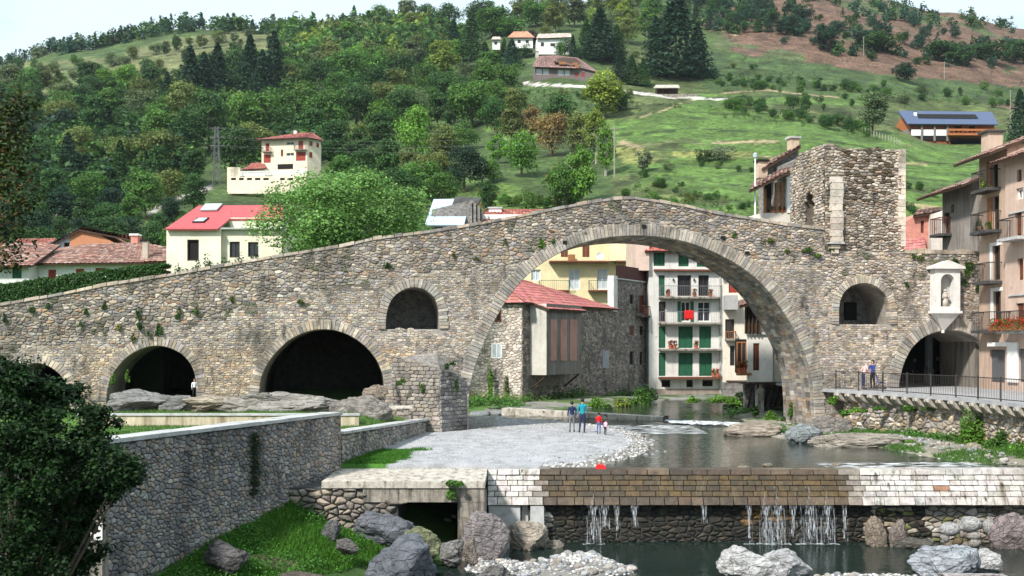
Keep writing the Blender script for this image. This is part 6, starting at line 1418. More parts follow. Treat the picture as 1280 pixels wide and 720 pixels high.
mass('ridge_wood','bluish dark wood along the far left skyline ridge',[[(-400,98),(-60,76),(0,68),(100,50),(240,26),(365,32),(470,30),(470,46),(365,48),(240,40),(100,66),(-60,92),(-400,118)]],600,14,26,['blue green','blue green','dark green','grey green','mid green'],.35,3)
mass('left_wood','mixed wood going on beyond the left edge of the slope',[[(-420,112),(-60,112),(-60,340),(-420,360)]],330,34,56,WD,.12,14,150)
mass('slope_wood','mixed wood covering the left slope below the pale terraces',[[(-60,130),(0,130),(100,132),(240,104),(330,82),(450,62),(560,60),(560,110),(240,160),(-60,170)],[(350,45),(560,40),(560,70),(380,80)]],430,22,42,WD+['yellow green','bright green','mid green'],.10,4,150)
mass('valley_wood','dark dense wood low on the left slope behind the houses',[[(-80,170),(250,180),(430,200),(430,262),(300,262),(240,215),(-80,320)]],330,34,56,['dark green','dark green','blackish green','mid green'],.12,5,170)
mass('terrace_brush','dense low brush covering the band above the bright pasture',[[(870,84),(1000,96),(1110,116),(1290,112),(1290,135),(1110,128),(870,114)],[(880,130),(1000,146),(1110,166),(1110,178),(990,160),(880,144)],[(600,110),(860,124),(860,136),(600,150)],[(780,232),(1000,262),(1000,280),(780,262)]],620,4.5,10,['mid green','dark green','dark green','olive'],.0,16,40)
mass('pine_groups','bluish pines standing in loose groups on the upper right slope',[[(990,36),(1120,28),(1135,72),(1060,76),(1005,60)],[(1140,52),(1290,60),(1290,92),(1150,84)],[(860,2),(1000,0),(1005,46),(880,44)],[(1000,8),(1140,14),(1200,34),(1100,36)]],150,13,22,['blue green','blackish green','blue green','dark green'],.25,26,150)
mass('hill_scrub','low bushes and bracken speckling the upper right slope',[[(760,50),(1290,60),(1290,170),(1250,135),(1100,130),(860,126),(760,112)],[(860,-10),(1290,30),(1290,70),(900,50)]],620,3.5,7.5,['mid green','dark green','olive','russet','blue green'],.05,6,26)
mass('crest_trees','row of loose trees along the right skyline crest',[[(960,-6),(1100,2),(1180,18),(1290,40),(1290,48),(1170,26),(1080,10),(960,4)]],46,12,24,['blue green','grey green','dark green'],.1,7)

# ------------------------------------------------------------------ plants near by
def plant(name,label,cat,c,r,n,leaf,tint,stems=5,seed=1,group=None,low=.3,var=.3,fillin=.55,mat_='leaf',trunk=None,obj=None,tag_=True):
    """bushy mass of leaves: c centre of its foot, r radii (x,y,height)"""
    rs=np.random.RandomState(seed); k=max(5,int(8*(r[0]*r[1]*r[2])**.33*2)); k=min(k,60)
    d=rs.normal(size=(k,3)); d/=np.linalg.norm(d,axis=1,keepdims=True); d[:,2]=np.abs(d[:,2]); L0=d*rs.uniform(.3,.8,(k,1))*np.array([r[0],r[1],r[2]*1.0]); lr=rs.uniform(.22,.42,k)
    idx=rs.randint(0,k,n); e=rs.normal(size=(n,3)); e/=np.linalg.norm(e,axis=1,keepdims=True); q=(fillin+(1.1-fillin)*rs.uniform(size=(n,1))**.5)
    p=L0[idx]+e*q*lr[idx,None]*np.array([r[0],r[1],r[2]]); p[:,2]=np.abs(p[:,2])
    V,Fc=leaf_quads(p,e*.7+np.array([0,0,.6]),leaf,rs); b=np.clip(1+rs.normal(0,var,n),.4,1.8)*rs.uniform(.75,1.25,k)[idx]; col=np.repeat(np.stack([b*(1+rs.normal(0,.1,n)),b,b],1),4,axis=0)*np.array(TINT.get(tint,tint) if isinstance(tint,str) else tint)
    if obj is None: t=thing(name,label,cat,c,0,group)
    else: t=obj
    o=link('foliage',npmesh('foliage',V,Fc,mat_,col),t)
    rng=random.Random(seed); m=MB()
    for i in range(stems):
        e=L0[i%k]; m.beam((e[0]*.1,e[1]*.1,-.05*r[2]),tuple(e),.012*max(r),5,.004*max(r))
    m.build('stem','bark',t); return t
# the pale-leaved tree behind the bridge
bt=thing('poplar_tree','large round tree with pale fresh green leaves rising just behind the bridge','tree',P(437,470,82)); bt.location.z=2.
V,Fc,c=crown('poplar',3,36000,.0088,.36); H=(EYE+(HZ-203)/F*82-2.)/1.0
o=link('crown',npmesh('crown',V,Fc,'leaf',c*np.array((.14,.27,.065))),bt); o.scale=(13.9,12.6,H*.0+10.9); o.location.z=H-10.9; 
m=MB(); m.beam((0,0,-.5),(0,0,H-4),.35,8,.18)
for k in range(10): a=k*2.1; m.beam((0,0,H-9+k*.5),(3.6*math.cos(a),3.6*math.sin(a),H-5.5+k*.35),.12,5,.04)
m.build('trunk','pale_bark',bt)
# dark tree in the left foreground
ft=thing('dark_foreground_tree','dark leafy tree leaning in from the bottom left corner before the grey wall','tree',(P(20,700,21).x,21.,-2.6))
rs=np.random.RandomState(12); blobs=[(20,520,62,60,21),(75,540,66,52,20.5),(40,585,60,54,20),(110,580,46,44,20.5),(145,600,36,34,20.5),(10,640,55,60,20),(60,640,50,50,20.5),(20,700,60,50,20),(75,700,36,44,21),(5,480,30,30,21),(60,492,40,28,21),(120,535,34,26,21),(162,588,20,18,20.5),(100,640,28,26,21),(30,660,50,60,21.5),(60,690,60,50,21.5),(0,600,50,60,21.5),(95,600,40,50,21.5),(40,560,60,50,21.5),(20,470,34,26,20.5),(95,655,34,40,21.3),(70,630,40,40,21.3),(115,615,30,26,21.2),(110,690,22,30,21.5),(-10,540,40,60,20)]
pts=[];nrm=[];bw_=[]
for (px,py,rx,ry,D) in blobs:
    c0=np.array(P(px,py,D)); R_=np.array([rx/F*D,rx/F*D*.8,ry/F*D]); kk=max(8,int(rx/2.4))
    for s_ in range(kk):
        d=rs.normal(size=3); d/=np.linalg.norm(d); lc=c0+d*R_*rs.uniform(.4,.95); lrad=rs.uniform(.12,.28); n=130
        e=rs.normal(size=(n,3)); e/=np.linalg.norm(e,axis=1,keepdims=True); pts.append(lc+e*lrad*rs.uniform(.3,1.15,(n,1))*np.array([1.25,1.,.8])); nrm.append(e*.5+np.array([0,0,.8])); bw_.append(np.full(n,rs.uniform(.7,1.3)))
pts=np.concatenate(pts); nrm=np.concatenate(nrm); bw_=np.concatenate(bw_); V,Fc=leaf_quads(pts,nrm,.042,rs); b=bw_*np.clip(1+rs.normal(0,.3,len(pts)),.4,1.8)
V=V-np.array(ft.location); col=np.repeat(np.stack([b*1.0,b,b*.9],1),4,axis=0)*np.array((.014,.040,.010))
o=link('crown',npmesh('crown',V,Fc,'leaf',col),ft)
m=MB(); rng=random.Random(3); m.beam((0,0,-1),(.3,-.2,1.8),.16,8,.12)
for (px,py,rx,ry,D) in blobs: e=P(px,py,D)-Vector(ft.location); m.beam((.3,-.2,1.6),tuple(e*.6+Vector((0,0,.5))),.05,5,.03); m.beam(tuple(e*.6+Vector((0,0,.5))),tuple(e),.03,5,.01)
m.build('trunk','bark',ft)
# overhanging branch top left
ob=thing('overhanging_branch','olive brown leafy branch hanging in at the upper left edge of the picture','branch',P(-60,220,15)); pts=[];nrm=[];m=MB()
for (px,py) in ((-5,150),(5,135),(18,140),(30,128),(12,165),(0,190),(15,195),(28,170),(-5,225),(12,230),(26,215),(35,250),(15,260),(0,275),(22,290),(12,312),(0,325),(-20,180),(-20,240),(-20,290)):
    c0=np.array(P(px,py,15.)); n=150; e=rs.normal(size=(n,3)); pts.append(c0+e*np.array([.11,.14,.10])); nrm.append(e*.3+np.array([0,0,1])); m.beam((0,0,(py-220)*.004),tuple(Vector(c0)-Vector(ob.location)),.012,4,.004)
pts=np.concatenate(pts); nrm=np.concatenate(nrm); V,Fc=leaf_quads(pts,nrm,.034,rs); V=V-np.array(ob.location); b=np.clip(1+rs.normal(0,.35,len(pts)),.4,2); mixr=rs.uniform(size=len(pts))<.10
cc=np.stack([b*.036,b*.055,b*.012],1); cc[mixr]=np.stack([b*.13,b*.065,b*.02],1)[mixr]; link('foliage',npmesh('foliage',V,Fc,'leaf',np.repeat(cc,4,axis=0)),ob); m.build('twigs','bark',ob)
# clipped hedge behind the left end of the bridge
hg=thing('long_hedge','long clipped dark green hedge behind the left end of the bridge','hedge',(0,0,0)); pts=[];nrm=[]
hp=[(-90,372),(0,360),(60,351),(120,343),(165,337),(204,332)]; Dh=64.; rs=np.random.RandomState(5); n=26000
px=rs.uniform(-90,204,n); t_=np.interp(px,[p[0] for p in hp],[p[1] for p in hp])-2+2.5*fbm(px*.08,px*0,3); yy=rs.uniform(0,1.6,n)*1.0; dep=hz; zt_=EYE+(HZ-t_)/F*Dh
side=rs.uniform(size=n); X=(px-640)/F*Dh; z=zt_-np.where(side<.55,rs.uniform(0,1.6,n),0)+rs.normal(0,.05,n); Y=Dh+np.where(side<.55,rs.normal(0,.06,n),yy)
V,Fc=leaf_quads(np.stack([X,Y,z],1),np.stack([np.zeros(n),-np.where(side<.55,1.,.1),np.where(side<.55,.3,1.)],1),.085,rs); b=np.clip(1+rs.normal(0,.3,n),.4,1.8)
link('foliage',npmesh('foliage',V,Fc,'leaf',np.repeat(np.stack([b,b,b],1),4,axis=0)*np.array((.026,.075,.012))),hg)
m=MB(); m.hexa([((-90-640)/F*Dh,Dh+.1,1.),((204-640)/F*Dh,Dh+.1,1.),((204-640)/F*Dh,Dh+1.5,1.),((-90-640)/F*Dh,Dh+1.5,1.),((-90-640)/F*Dh,Dh+.1,EYE+(HZ-376)/F*Dh),((204-640)/F*Dh,Dh+.1,EYE+(HZ-337)/F*Dh),((204-640)/F*Dh,Dh+1.5,EYE+(HZ-337)/F*Dh),((-90-640)/F*Dh,Dh+1.5,EYE+(HZ-376)/F*Dh)]); m.build('inner_twigs',mat('twigs',(.018,.03,.01),.95,noise=(4,.3)),hg)
# second, looser hedge before the cream house
for i,(px,t_) in enumerate(((225,327),(243,325),(262,323),(282,321),(300,319),(318,316))):
    b=P(px,t_+14,70); plant('hedge_shrub','dark green shrub %s by the wall of the cream red-roof house'%('first from the left','second from the left','third from the left','fourth from the left','fifth from the left','last before the pale tree')[i],'bush',(b.x,70,b.z-1.),(.65,.6,1.9),900,.075,(.035,.085,.02),3,100+i,'shrubs before the cream house')
# tufts growing on the bridge and walls
TUFTS=[(197,412,5,7,'dark green','the middle arch'),(173,390,4,8,'dark green','the left part'),(174,405,4,7,'dark green','the left part'),(222,392,5,7,'dark green','x'),(245,388,4,5,'mid green','x'),(131,381,4,5,'dark green','x'),(150,408,4,5,'olive','x'),(202,413,4,5,'mid green','x'),(185,415,3,4,'mid green','x'),(166,422,4,5,'olive','x'),(107,388,3,4,'mid green','x'),(100,404,3,4,'mid green','x'),(60,382,3,4,'dark green','x'),(40,386,4,5,'dark green','x'),(5,397,4,5,'dark green','x'),(376,375,5,4,'olive','x'),(290,374,4,4,'olive','x'),
  (484,330,6,5,'dark green','x'),(677,303,5,7,'bright green','x'),(691,300,3,4,'mid green','x'),(567,318,3,4,'olive','x'),(633,302,3,4,'olive','x'),(594,322,4,3,'olive','x'),(918,292,4,4,'mid green','x'),(1010,311,9,5,'mid green','x'),(1022,317,8,5,'bright green','x'),(985,312,5,4,'olive','x'),(960,300,10,4,'olive','x'),(1040,310,5,4,'mid green','x'),
  (1133,355,4,6,'dark green','x'),(1223,350,5,14,'dark green','x'),(1212,335,10,12,'mid green','x'),(1196,325,9,7,'dark green','x'),(1150,322,8,5,'olive','x'),(1205,352,6,6,'mid green','x'),(505,475,9,5,'mid green','x'),(528,482,6,8,'mid green','x'),(560,455,5,6,'dark green','x'),(572,478,5,10,'dark green','x'),(160,470,3,7,'bright green','x'),(140,470,4,10,'bright green','x'),(1140,318,6,5,'mid green','x'),(566,452,6,4,'dark green','x')]
for i,(px,py,rx,ry,tn,w_) in enumerate(TUFTS):
    q=BR.xz(px,py,-.12); dD=BR.o.y+BR.uy*q[0]-.14; p=BR.world(q[0],-.12,q[1]); 
    if 490<px<585 and py>450: p=p+Vector((0,-1.0,0))
    if px<90: where='on the left end of the bridge wall'
    elif px<260: where='on the bridge wall above the middle arch'
    elif px<480: where='on the bridge wall above the wide arch'
    elif px<600: where='on the bridge wall near the small niche' if py<440 else 'on the cutwater of the pier'
    elif px<900: where='beside the crown of the great arch'
    elif px<1060: where='on the bridge shoulder below the ruined tower'
    else: where='on the wall around the white shrine'
    if px>1000 and ry<8: rx,ry=rx,ry*.8
    plant('wall_plant','%s %s tuft %s'%('tiny' if rx<5 else 'leafy',tn,where),'plant',tuple(p+Vector((0,0,-ry/F*60))),(rx/F*62,.14,2*ry/F*62),70+int(rx*ry*5),.045,tn,2,200+i,'plants rooted in the bridge wall',var=.25)
# greenery at the waterside and on the promenade wall
WP=[(600,508,14,20,89,'bright green','low weeds at the left foot of the stone mill'),(625,508,14,18,88,'mid green','low weeds under the mill window'),(640,512,8,10,84,'mid green','small weeds by the end of the concrete beam'),(613,500,5,46,86,'bright green','taller slender sapling before the mill end wall'),(633,500,4,42,86,'olive','shorter thin sapling before the mill end wall'),
  (745,510,16,16,84,'bright green','leafy weeds behind the man in teal at the mill foot'),(775,508,14,14,85,'yellow green','pale weeds along the mill foot'),(800,505,18,22,88,'mid green','dense weeds under the tall stone house'),(812,500,14,24,92,'dark green','dark bush at the corner of the tall stone house'),(760,512,8,10,82,'mid green','small tuft between weeds on the far river bank'),(725,512,7,9,83,'mid green','small tuft beside the heads of the adults'),
  (868,503,12,10,84,'bright green','grassy tuft on the bank under the green shuttered house'),(900,503,18,12,82,'bright green','bright weeds on the bank right of the green shuttered house'),(925,505,16,16,78,'bright green','bright weeds left of the house on struts'),(945,520,7,16,70,'dark green','dark weeds at the left foot of the stone pier of struts'),(965,525,10,16,68,'bright green','bright tall weeds between the struts and the bridge'),(990,520,6,26,66,'mid green','climbing plant inside the right foot of the great arch'),(978,528,8,8,67,'mid green','low weeds before the inside foot of the great arch'),
  (1043,505,8,14,61,'bright green','bright tuft at the left end of the promenade wall'),(1056,520,12,8,59,'mid green','weeds on the promenade wall above the grey boulder'),(1075,515,14,9,58,'bright green','creeper hanging on the left part of the promenade wall'),(1100,512,14,7,58,'mid green','creeper just under the corbels at mid promenade'),(1140,514,14,8,56,'mid green','small creeper under the middle corbels'),(1165,512,14,8,55,'mid green','second creeper under the middle corbels'),
  (1218,566,34,56,52,'bright green','big leafy bush hanging on the promenade wall near the right edge'),(1192,565,22,34,53,'mid green','darker bush on the wall left of the big leafy one'),(1248,568,28,34,50,'mid green','bushy weeds right of the big leafy bush'),(1275,568,16,22,48,'bright green','weeds at the far right foot of the promenade wall'),(1130,556,24,8,53,'bright green','bright green grass clump at the water edge before the promenade wall'),(1105,552,16,5,55,'bright green','narrow grass strip right of the grey boulder'),(1070,548,10,5,56,'mid green','little tuft above the low rock ledge')]
def wall_D(px):
    for i in range(len(WE)-1):
        (x0,y0),(x1,y1)=WE[i],WE[i+1]; k=(px-640)/F; t=(k*y0-x0)/((x1-x0)-k*(y1-y0)+1e-9)
        if -.01<=t<=1.01: return y0+(y1-y0)*t
    return 99
WP.append((572,606,14,9,38.3,'mid green','grass tuft hanging over the concrete edge above the culvert'))
WP.append((566,624,9,14,38.3,'mid green','trailing plant on the culvert pier beside the black opening'))
for i,(px,py,rx,ry,D,tn,lb) in enumerate(WP):
    if px>1040: D=min(D,wall_D(px)-(.25 if ry<12 else .7))
    p=P(px,py,D); plant('waterside_plant',lb,'plant',(p.x,p.y,p.z),(rx/F*D,max(.25,rx/F*D*.5),ry/F*D*.95),int(160+rx*ry*3.2),.075 if D>62 else .06,tn,6,300+i,'plants along the river bank')
# ivy streak on the grey wall
u=Vector((W1A[0]-W1B[0],W1A[1]-W1B[1],0)).normalized(); nn_=Vector((-u.y,u.x,0)); rs=np.random.RandomState(8)
def on_w1(px,D=None):
    k=(px-640)/F; t=(k*W1B[1]-W1B[0])/(u.x-k*u.y); return t
t0=on_w1(315); n=520; zz=rs.uniform(-.15,1.85,n); xx=rs.normal(0,.10+.06*np.sin(zz*3)**2,n); base=Vector((W1B[0],W1B[1],0))+u*t0
V,Fc=leaf_quads(np.stack([xx*u.x-nn_.x*.12,xx*u.y-nn_.y*.12,zz],1)+rs.normal(0,.02,(n,3)),np.tile([u.y,-u.x,.4],(n,1)),.05,rs); t=thing('ivy_strand','dark ivy strand hanging down the high grey retaining wall','plant',base); link('foliage',npmesh('foliage',V,Fc,'leaf',np.tile(np.array((.016,.035,.012)),(len(V),1))),t); m=MB(); m.beam(tuple(-nn_*.08+Vector((0,0,-.3))),tuple(-nn_*.08+Vector((0,0,1.9))),.015,5); m.build('stem','bark',t)

# ------------------------------------------------------------------ grass and undergrowth (nobody could count it)
def blades(name,label,mask_fn,n,x0,x1,y0,y1,h,tint,seed,w_=.02,lean=.5,cat='grass'):
    rs=np.random.RandomState(seed); X=rs.uniform(x0,x1,n*3); Y=rs.uniform(y0,y1,n*3); k=mask_fn(X,Y); X=X[k][:n]; Y=Y[k][:n]; n=len(X); Z=height(X,Y); a=rs.uniform(0,6.28,n); hh=h*rs.uniform(.5,1.3,n)*(1+.5*fbm(X*.8,Y*.8,seed)); dx,dy=np.cos(a)*w_,np.sin(a)*w_; lx,ly=rs.normal(0,lean,n)*hh,rs.normal(0,lean,n)*hh
    V=np.stack([np.stack([X-dx,Y-dy,Z-.02],1),np.stack([X+dx,Y+dy,Z-.02],1),np.stack([X+lx,Y+ly,Z+hh],1)],1).reshape(-1,3); b=np.clip(1+rs.normal(0,.25,n),.5,1.7); c=np.repeat(np.stack([b*(1+rs.normal(0,.12,n)),b,b],1),3,axis=0)*np.array(tint)
    tag(link(name,npmesh(name,V,np.arange(3*n).reshape(n,3),'leaf',c)),label,cat,kind='stuff')
bare=lambda X,Y: fbm(X*.55,Y*.55,21)
blades('bank_grass','lush green grass on the bank below the high grey wall',lambda X,Y:(Y<42.3)&(X>wline(Y)+.05)&(height(X,Y)>-2.45)&(segdist(X,Y,[(-7.8,34.3),(-6.8,34.6)],False)>.35)&~((X>-6.4)&(Y>38.3)),60000,-14,-.5,26,42.3,.15,(.062,.175,.016),1)
blades('beach_grass','short green grass where the low wall meets the gravel beach',lambda X,Y:(X<-4.7+(Y-42)*.12+.5*fbm(X*.9,Y*.9,66)+np.random.RandomState(1).normal(0,.12,X.shape))&(X>wline2(Y)+.1),9000,-7,-3,42.6,48.5,.12,(.055,.17,.018),2)
blades('yard_grass','short grass in the yard behind the retaining wall',lambda X,Y:(X<wline2(Y)-.5)&(Y>43),26000,-24,-5.5,43,56,.10,(.075,.16,.03),3)
blades('right_bank_grass','thin green grass on the narrow gravel bank before the promenade wall',lambda X,Y:(X<eline(Y)+.5)&(height(X,Y)>-.03)&(fbm(X*.5,Y*.5,8)>.0),14000,9,21.5,43,62,.16,(.070,.165,.025),4,.016)
rs=np.random.RandomState(77); X=rs.uniform(-13.5,-1.5,2600); Y=rs.uniform(28,42.2,2600); k=(X>wline(Y)+.1)&(height(X,Y)>-2.4)&(fbm(X*.6,Y*.6,55)>-.05)&~((X>-6.4)&(Y>38.))&((X-wline(Y)<3.4)|(fbm(X*.9,Y*.9,56)>.0)); X=X[k]; Y=Y[k]; pts=[];nr=[];bb=[]
for x,y in zip(X,Y):
    n=40; e=rs.normal(size=(n,3)); e[:,2]=np.abs(e[:,2]); r_=rs.uniform(.10,.26); pts.append(np.array([x,y,hz(x,y)])+e*np.array([r_,r_,r_*.8])); nr.append(e*.4+np.array([0,-.2,1])); bb.append(np.full(n,rs.uniform(.6,1.4)))
pts=np.concatenate(pts); nr=np.concatenate(nr); bb=np.concatenate(bb); V,Fc=leaf_quads(pts,nr,.038,rs); bb=bb*np.clip(1+rs.normal(0,.25,len(pts)),.5,1.6)
tag(link('bank_weeds',npmesh('bank_weeds',V,Fc,'leaf',np.repeat(np.stack([bb,bb,bb],1),4,axis=0)*np.array((.060,.175,.022)))),'broad leaved green weeds in clumps on the bank','undergrowth',kind='stuff')

def weeds(name,label,gen,n,leaf,r0,r1,tint,seed,k=36):
    rs=np.random.RandomState(seed); P_=[];N_=[];B_=[]
    for _ in range(n):
        g=gen(rs)
        if g is None: continue
        r_=rs.uniform(r0,r1); e=rs.normal(size=(k,3)); e[:,2]=np.abs(e[:,2]); P_.append(np.array(g)+e*np.array([r_,r_,r_*.9])*.6); N_.append(e*.4+np.array([0,-.2,1])); B_.append(np.full(k,rs.uniform(.55,1.45)))
    P_=np.concatenate(P_); N_=np.concatenate(N_); B_=np.concatenate(B_); V,Fc=leaf_quads(P_,N_,leaf,rs); B_=B_*np.clip(1+rs.normal(0,.25,len(P_)),.5,1.6)
    tag(link(name,npmesh(name,V,Fc,'leaf',np.repeat(np.stack([B_*rs.uniform(.85,1.2,len(P_)),B_,B_],1),4,axis=0)*np.array(tint))),label,'undergrowth',kind='stuff')
def w1_(rs):
    px=rs.uniform(655,832); D=rs.uniform(84,104); q=mill.F; t=mill.F.x(px); dm=q.o.y+q.uy*t
    D=dm-rs.uniform(.2,1.6); x=(px-640)/F*D; return (x,D,hz(x,D)) if rs.uniform()<.55+.45*math.sin(px*.09) else None
weeds('mill_weeds','rough weeds along the foot of the stone mill and the tall house',w1_,150,.10,.3,.75,(.075,.15,.03),81)
def w2_(rs):
    px=rs.uniform(582,648); D=rs.uniform(79,86); x=(px-640)/F*D; return (x,D,hz(x,D))
weeds('bank_brambles','bright weeds between the pier and the mill end wall',w2_,90,.09,.3,.8,(.07,.17,.03),82)
def w3_(rs):
    px=rs.uniform(858,945); D=rs.uniform(72,92); x=(px-640)/F*D; return (x,D,hz(x,D)) if not inpoly(np.array([x]),np.array([D]),WATER)[0] else None
weeds('far_bank_weeds','bright grass and weeds on the bank under the cream house',w3_,130,.09,.2,.55,(.075,.19,.03),83)
def w4_(rs):
    px=rs.uniform(1090,1285); D=wall_D(px)-abs(rs.normal(0,.5))-.2; x=(px-640)/F*D; return (x,D,hz(x,D)) if rs.uniform()<.6+.4*math.sin(px*.05) else None
weeds('wall_foot_weeds','green weeds along the foot of the promenade wall',w4_,120,.06,.12,.35,(.07,.18,.03),84)
# ------------------------------------------------------------------ rocks
_rk={}
def rock_mesh(seed,cuts=9,sub=5,rough=.16,smooth=True,mat_='rock'):
    key=(seed,cuts,sub,rough)
    if key in _rk: return _rk[key]
    bm=bmesh.new(); bmesh.ops.create_icosphere(bm,subdivisions=sub,radius=1.); rng=random.Random(seed); pl_=[(Vector((rng.gauss(0,1),rng.gauss(0,1),rng.gauss(0,.8))).normalized(),rng.uniform(.50,.82)) for _ in range(cuts)]; off=Vector((rng.uniform(0,50),)*3)
    for v in bm.verts:
        p=v.co.copy()
        for n,d in pl_:
            k=p.dot(n)-d
            if k>0: p-=n*k*.93
        rd=(1-abs(mnoise.noise(Vector((p.x*1.5,p.y*1.5,p.z*2.6))+off))*2.2); s=mnoise.fractal(p*1.3+off,1.,2.,4)*rough+mnoise.fractal(p*5+off,.8,2.,4)*rough*.35-max(0,rd-.72)*rough*1.1; p+=v.co.normalized()*s; v.co=p
    me=bpy.data.meshes.new('rock'); bm.to_mesh(me); bm.free(); me.polygons.foreach_set('use_smooth',[smooth]*len(me.polygons)); me.materials.append(M_(mat_)); _rk[key]=me; return me
def rock(label,px,pb,w_,h_,zb,tint,seed,depth=.8,rz=0.,name='boulder',group=None,cuts=9,tilt=0.,D=None,rough=.16):
    D=D or Dz(pb,zb); W=w_/F*D/2; H_=h_/F*D; o=link(name,rock_mesh(seed,cuts,5 if w_>18 else 3,rough)); zc=EYE+(HZ-pb)/F*D+H_*.36
    o.location=((px-640)/F*D,D+W*depth*.3,zc); o.scale=(W*1.08,W*depth,H_*.66); o.rotation_euler=(0,tilt,rz); o.color=(*tint,1); tag(o,label,'rock',group); return o
Bl=(.95,1.05,1.22); Pu=(1.15,1.0,1.05); Wt=(2.1,2.15,2.2); Gy=(1.,1.,.98); Mo=(.85,.95,.55); Dk=(.6,.62,.66); Tn=(1.6,1.4,1.1)
rock('large purplish grey boulder leaning against the culvert pier',607,692,58,54,-2.6,(.98,.92,.95),1,.7,tilt=.2,D=38.0)
rock('smaller pale rock under the buttress left of the dam',660,688,60,34,-2.65,(1.5,1.35,1.15),2,.6,D=40.6)
rock('small rock at the foot of the pale buttress',690,690,30,16,-2.65,(1.3,1.2,1.05),3,.6,D=41)
rock('mossy rounded rock before the black culvert opening',524,694,46,34,-2.3,Mo,4,.7,D=37.2,cuts=5)
rock('grey rounded rock right of the mossy one before the culvert',564,700,38,26,-2.4,Gy,5,.7,D=37.2,cuts=5)
rock('upright narrow rock left of the purplish boulder',588,700,20,28,-2.4,(1.2,1.05,.95),6,.7,D=37.)
rock('large dark blue-grey rock in the bottom foreground',508,736,98,66,-2.6,(.50,.56,.68),7,.8,D=34.5,tilt=-.12)
rock('dark rounded rock under the rubble left of the culvert',480,680,70,44,-1.9,(.62,.68,.80),8,.6,D=38.,cuts=5)
rock('grey rock at the bottom edge beside the cobbles',612,735,48,30,-2.7,(.8,.8,.8),9,.7,D=34.8)
rock('brownish rock among the weeds under the grey wall',279,708,56,34,-1.6,(.55,.53,.56),14,.7,D=33)
rock('small dark rock on the bank near the culvert',414,672,30,22,-1.4,Dk,11,.7,D=37.)
rock('tiny rock half buried on the upper bank',432,690,34,16,-1.7,(.7,.68,.66),12,.7,D=35.5)
rock('flat brown earthy rock in the lower bank grass',365,738,80,20,-2.0,(.50,.42,.36),13,.7,D=33.5,cuts=2)
rock('long low pale boulder at the bottom right of the cobbles',935,722,74,40,-2.68,Wt,14,.6,D=35.8)
rock('pale grey boulder joined to the right of the long one',985,722,66,34,-2.68,(1.8,1.85,1.95),15,.6,D=35.7)
rock('big blue-grey boulder in the pool at the lower right',1188,722,84,44,-2.7,(1.35,1.5,1.7),16,.7,D=36.)
rock('white flat boulder right of the big blue-grey one',1234,716,44,28,-2.7,Wt,17,.6,D=36.5)
rock('flat white slab in front of the big blue-grey boulder',1215,728,90,12,-2.7,(1.9,1.8,1.8),18,.5,D=34.8)
rock('reddish slanting slab leaning on the dam at the right edge',1272,690,60,52,-2.7,(1.0,.85,.85),19,.5,D=40.8,tilt=-.5)
rock('upright tan stone slab standing against the dam wall',1098,686,30,42,-2.7,(1.25,1.05,.85),20,.4,D=41.3)
rock('second upright slab right of the tan one at the dam wall',1121,686,24,40,-2.7,(1.1,.95,.85),21,.4,D=41.3)
rock('dark block at the dam foot right of the upright slabs',1145,688,50,20,-2.7,(.5,.48,.42),22,.5,D=41)
for i,(px,py,w_,h_,tn,wh_) in enumerate(((1188,667,24,11,Wt,'widest pale rounded stone, left end of the pile'),(1213,661,28,12,Wt,'flat top stone of the pile at the dam'),(1239,664,20,12,(1.9,1.9,1.85),'round stone at the right of the pile top'),(1258,655,18,7,Wt,'flattest stone above the pile by the right edge'),(1271,657,9,8,Wt,'small egg-shaped stone nearest the right edge'),(1218,673,18,8,(2.,1.9,1.8),'second stone down in the middle of the pile'),(1218,682,17,8,(1.9,1.8,1.7),'lowest middle stone of the pile'),(1203,670,8,6,(1.9,1.7,1.5),'small stone wedged between two wide ones'),(1197,680,12,7,(1.1,.8,.5),'brown stone low in the pile'),(1181,676,12,7,(1.8,1.75,1.7),'small stone under the left end of the pile'),(1186,684,10,6,(1.4,1.2,.9),'tan stone at the bottom left of the pile'),(1162,683,9,8,(1.8,1.75,1.7),'lone pebble left of the pile'),(1248,668,10,7,(1.8,1.75,1.7),'small stone tucked below the round one'),(1206,684,10,6,(1.6,1.4,1.2),'little stone at the foot of the pile'))):
    rock(wh_,px,py,w_,h_*1.25,-2.6,tn,60+i%5,.8,name='rounded_stone',group='rounded stones piled against the dam',cuts=1,D=41.15,rough=.06)
rock('blue-grey boulder at the river edge before the bridge pier',1007,553,46,28,-.05,(.95,1.08,1.15),30,.7,cuts=3,D=54.5)
rock('brown grey rock between the pier and the promenade wall',1042,546,46,30,.0,(.9,.85,.8),31,.6,D=58)
rock('long tan rock ledge at the foot of the right pier',945,548,74,20,-.05,(1.35,1.2,1.0),32,.5,D=59,cuts=2)
rock('long tan ledge running right along the water edge',1072,560,110,18,-.05,(1.3,1.2,1.05),33,.35,D=52.5,cuts=2)
rock('tan round boulder by the bushes at the right bank',1217,570,24,16,.1,(1.6,1.4,1.1),34,.8,D=49,cuts=2)
rock('grey rock beside the water at the right edge',1262,580,34,10,.05,(1.4,1.35,1.3),35,.5,D=46,cuts=2)
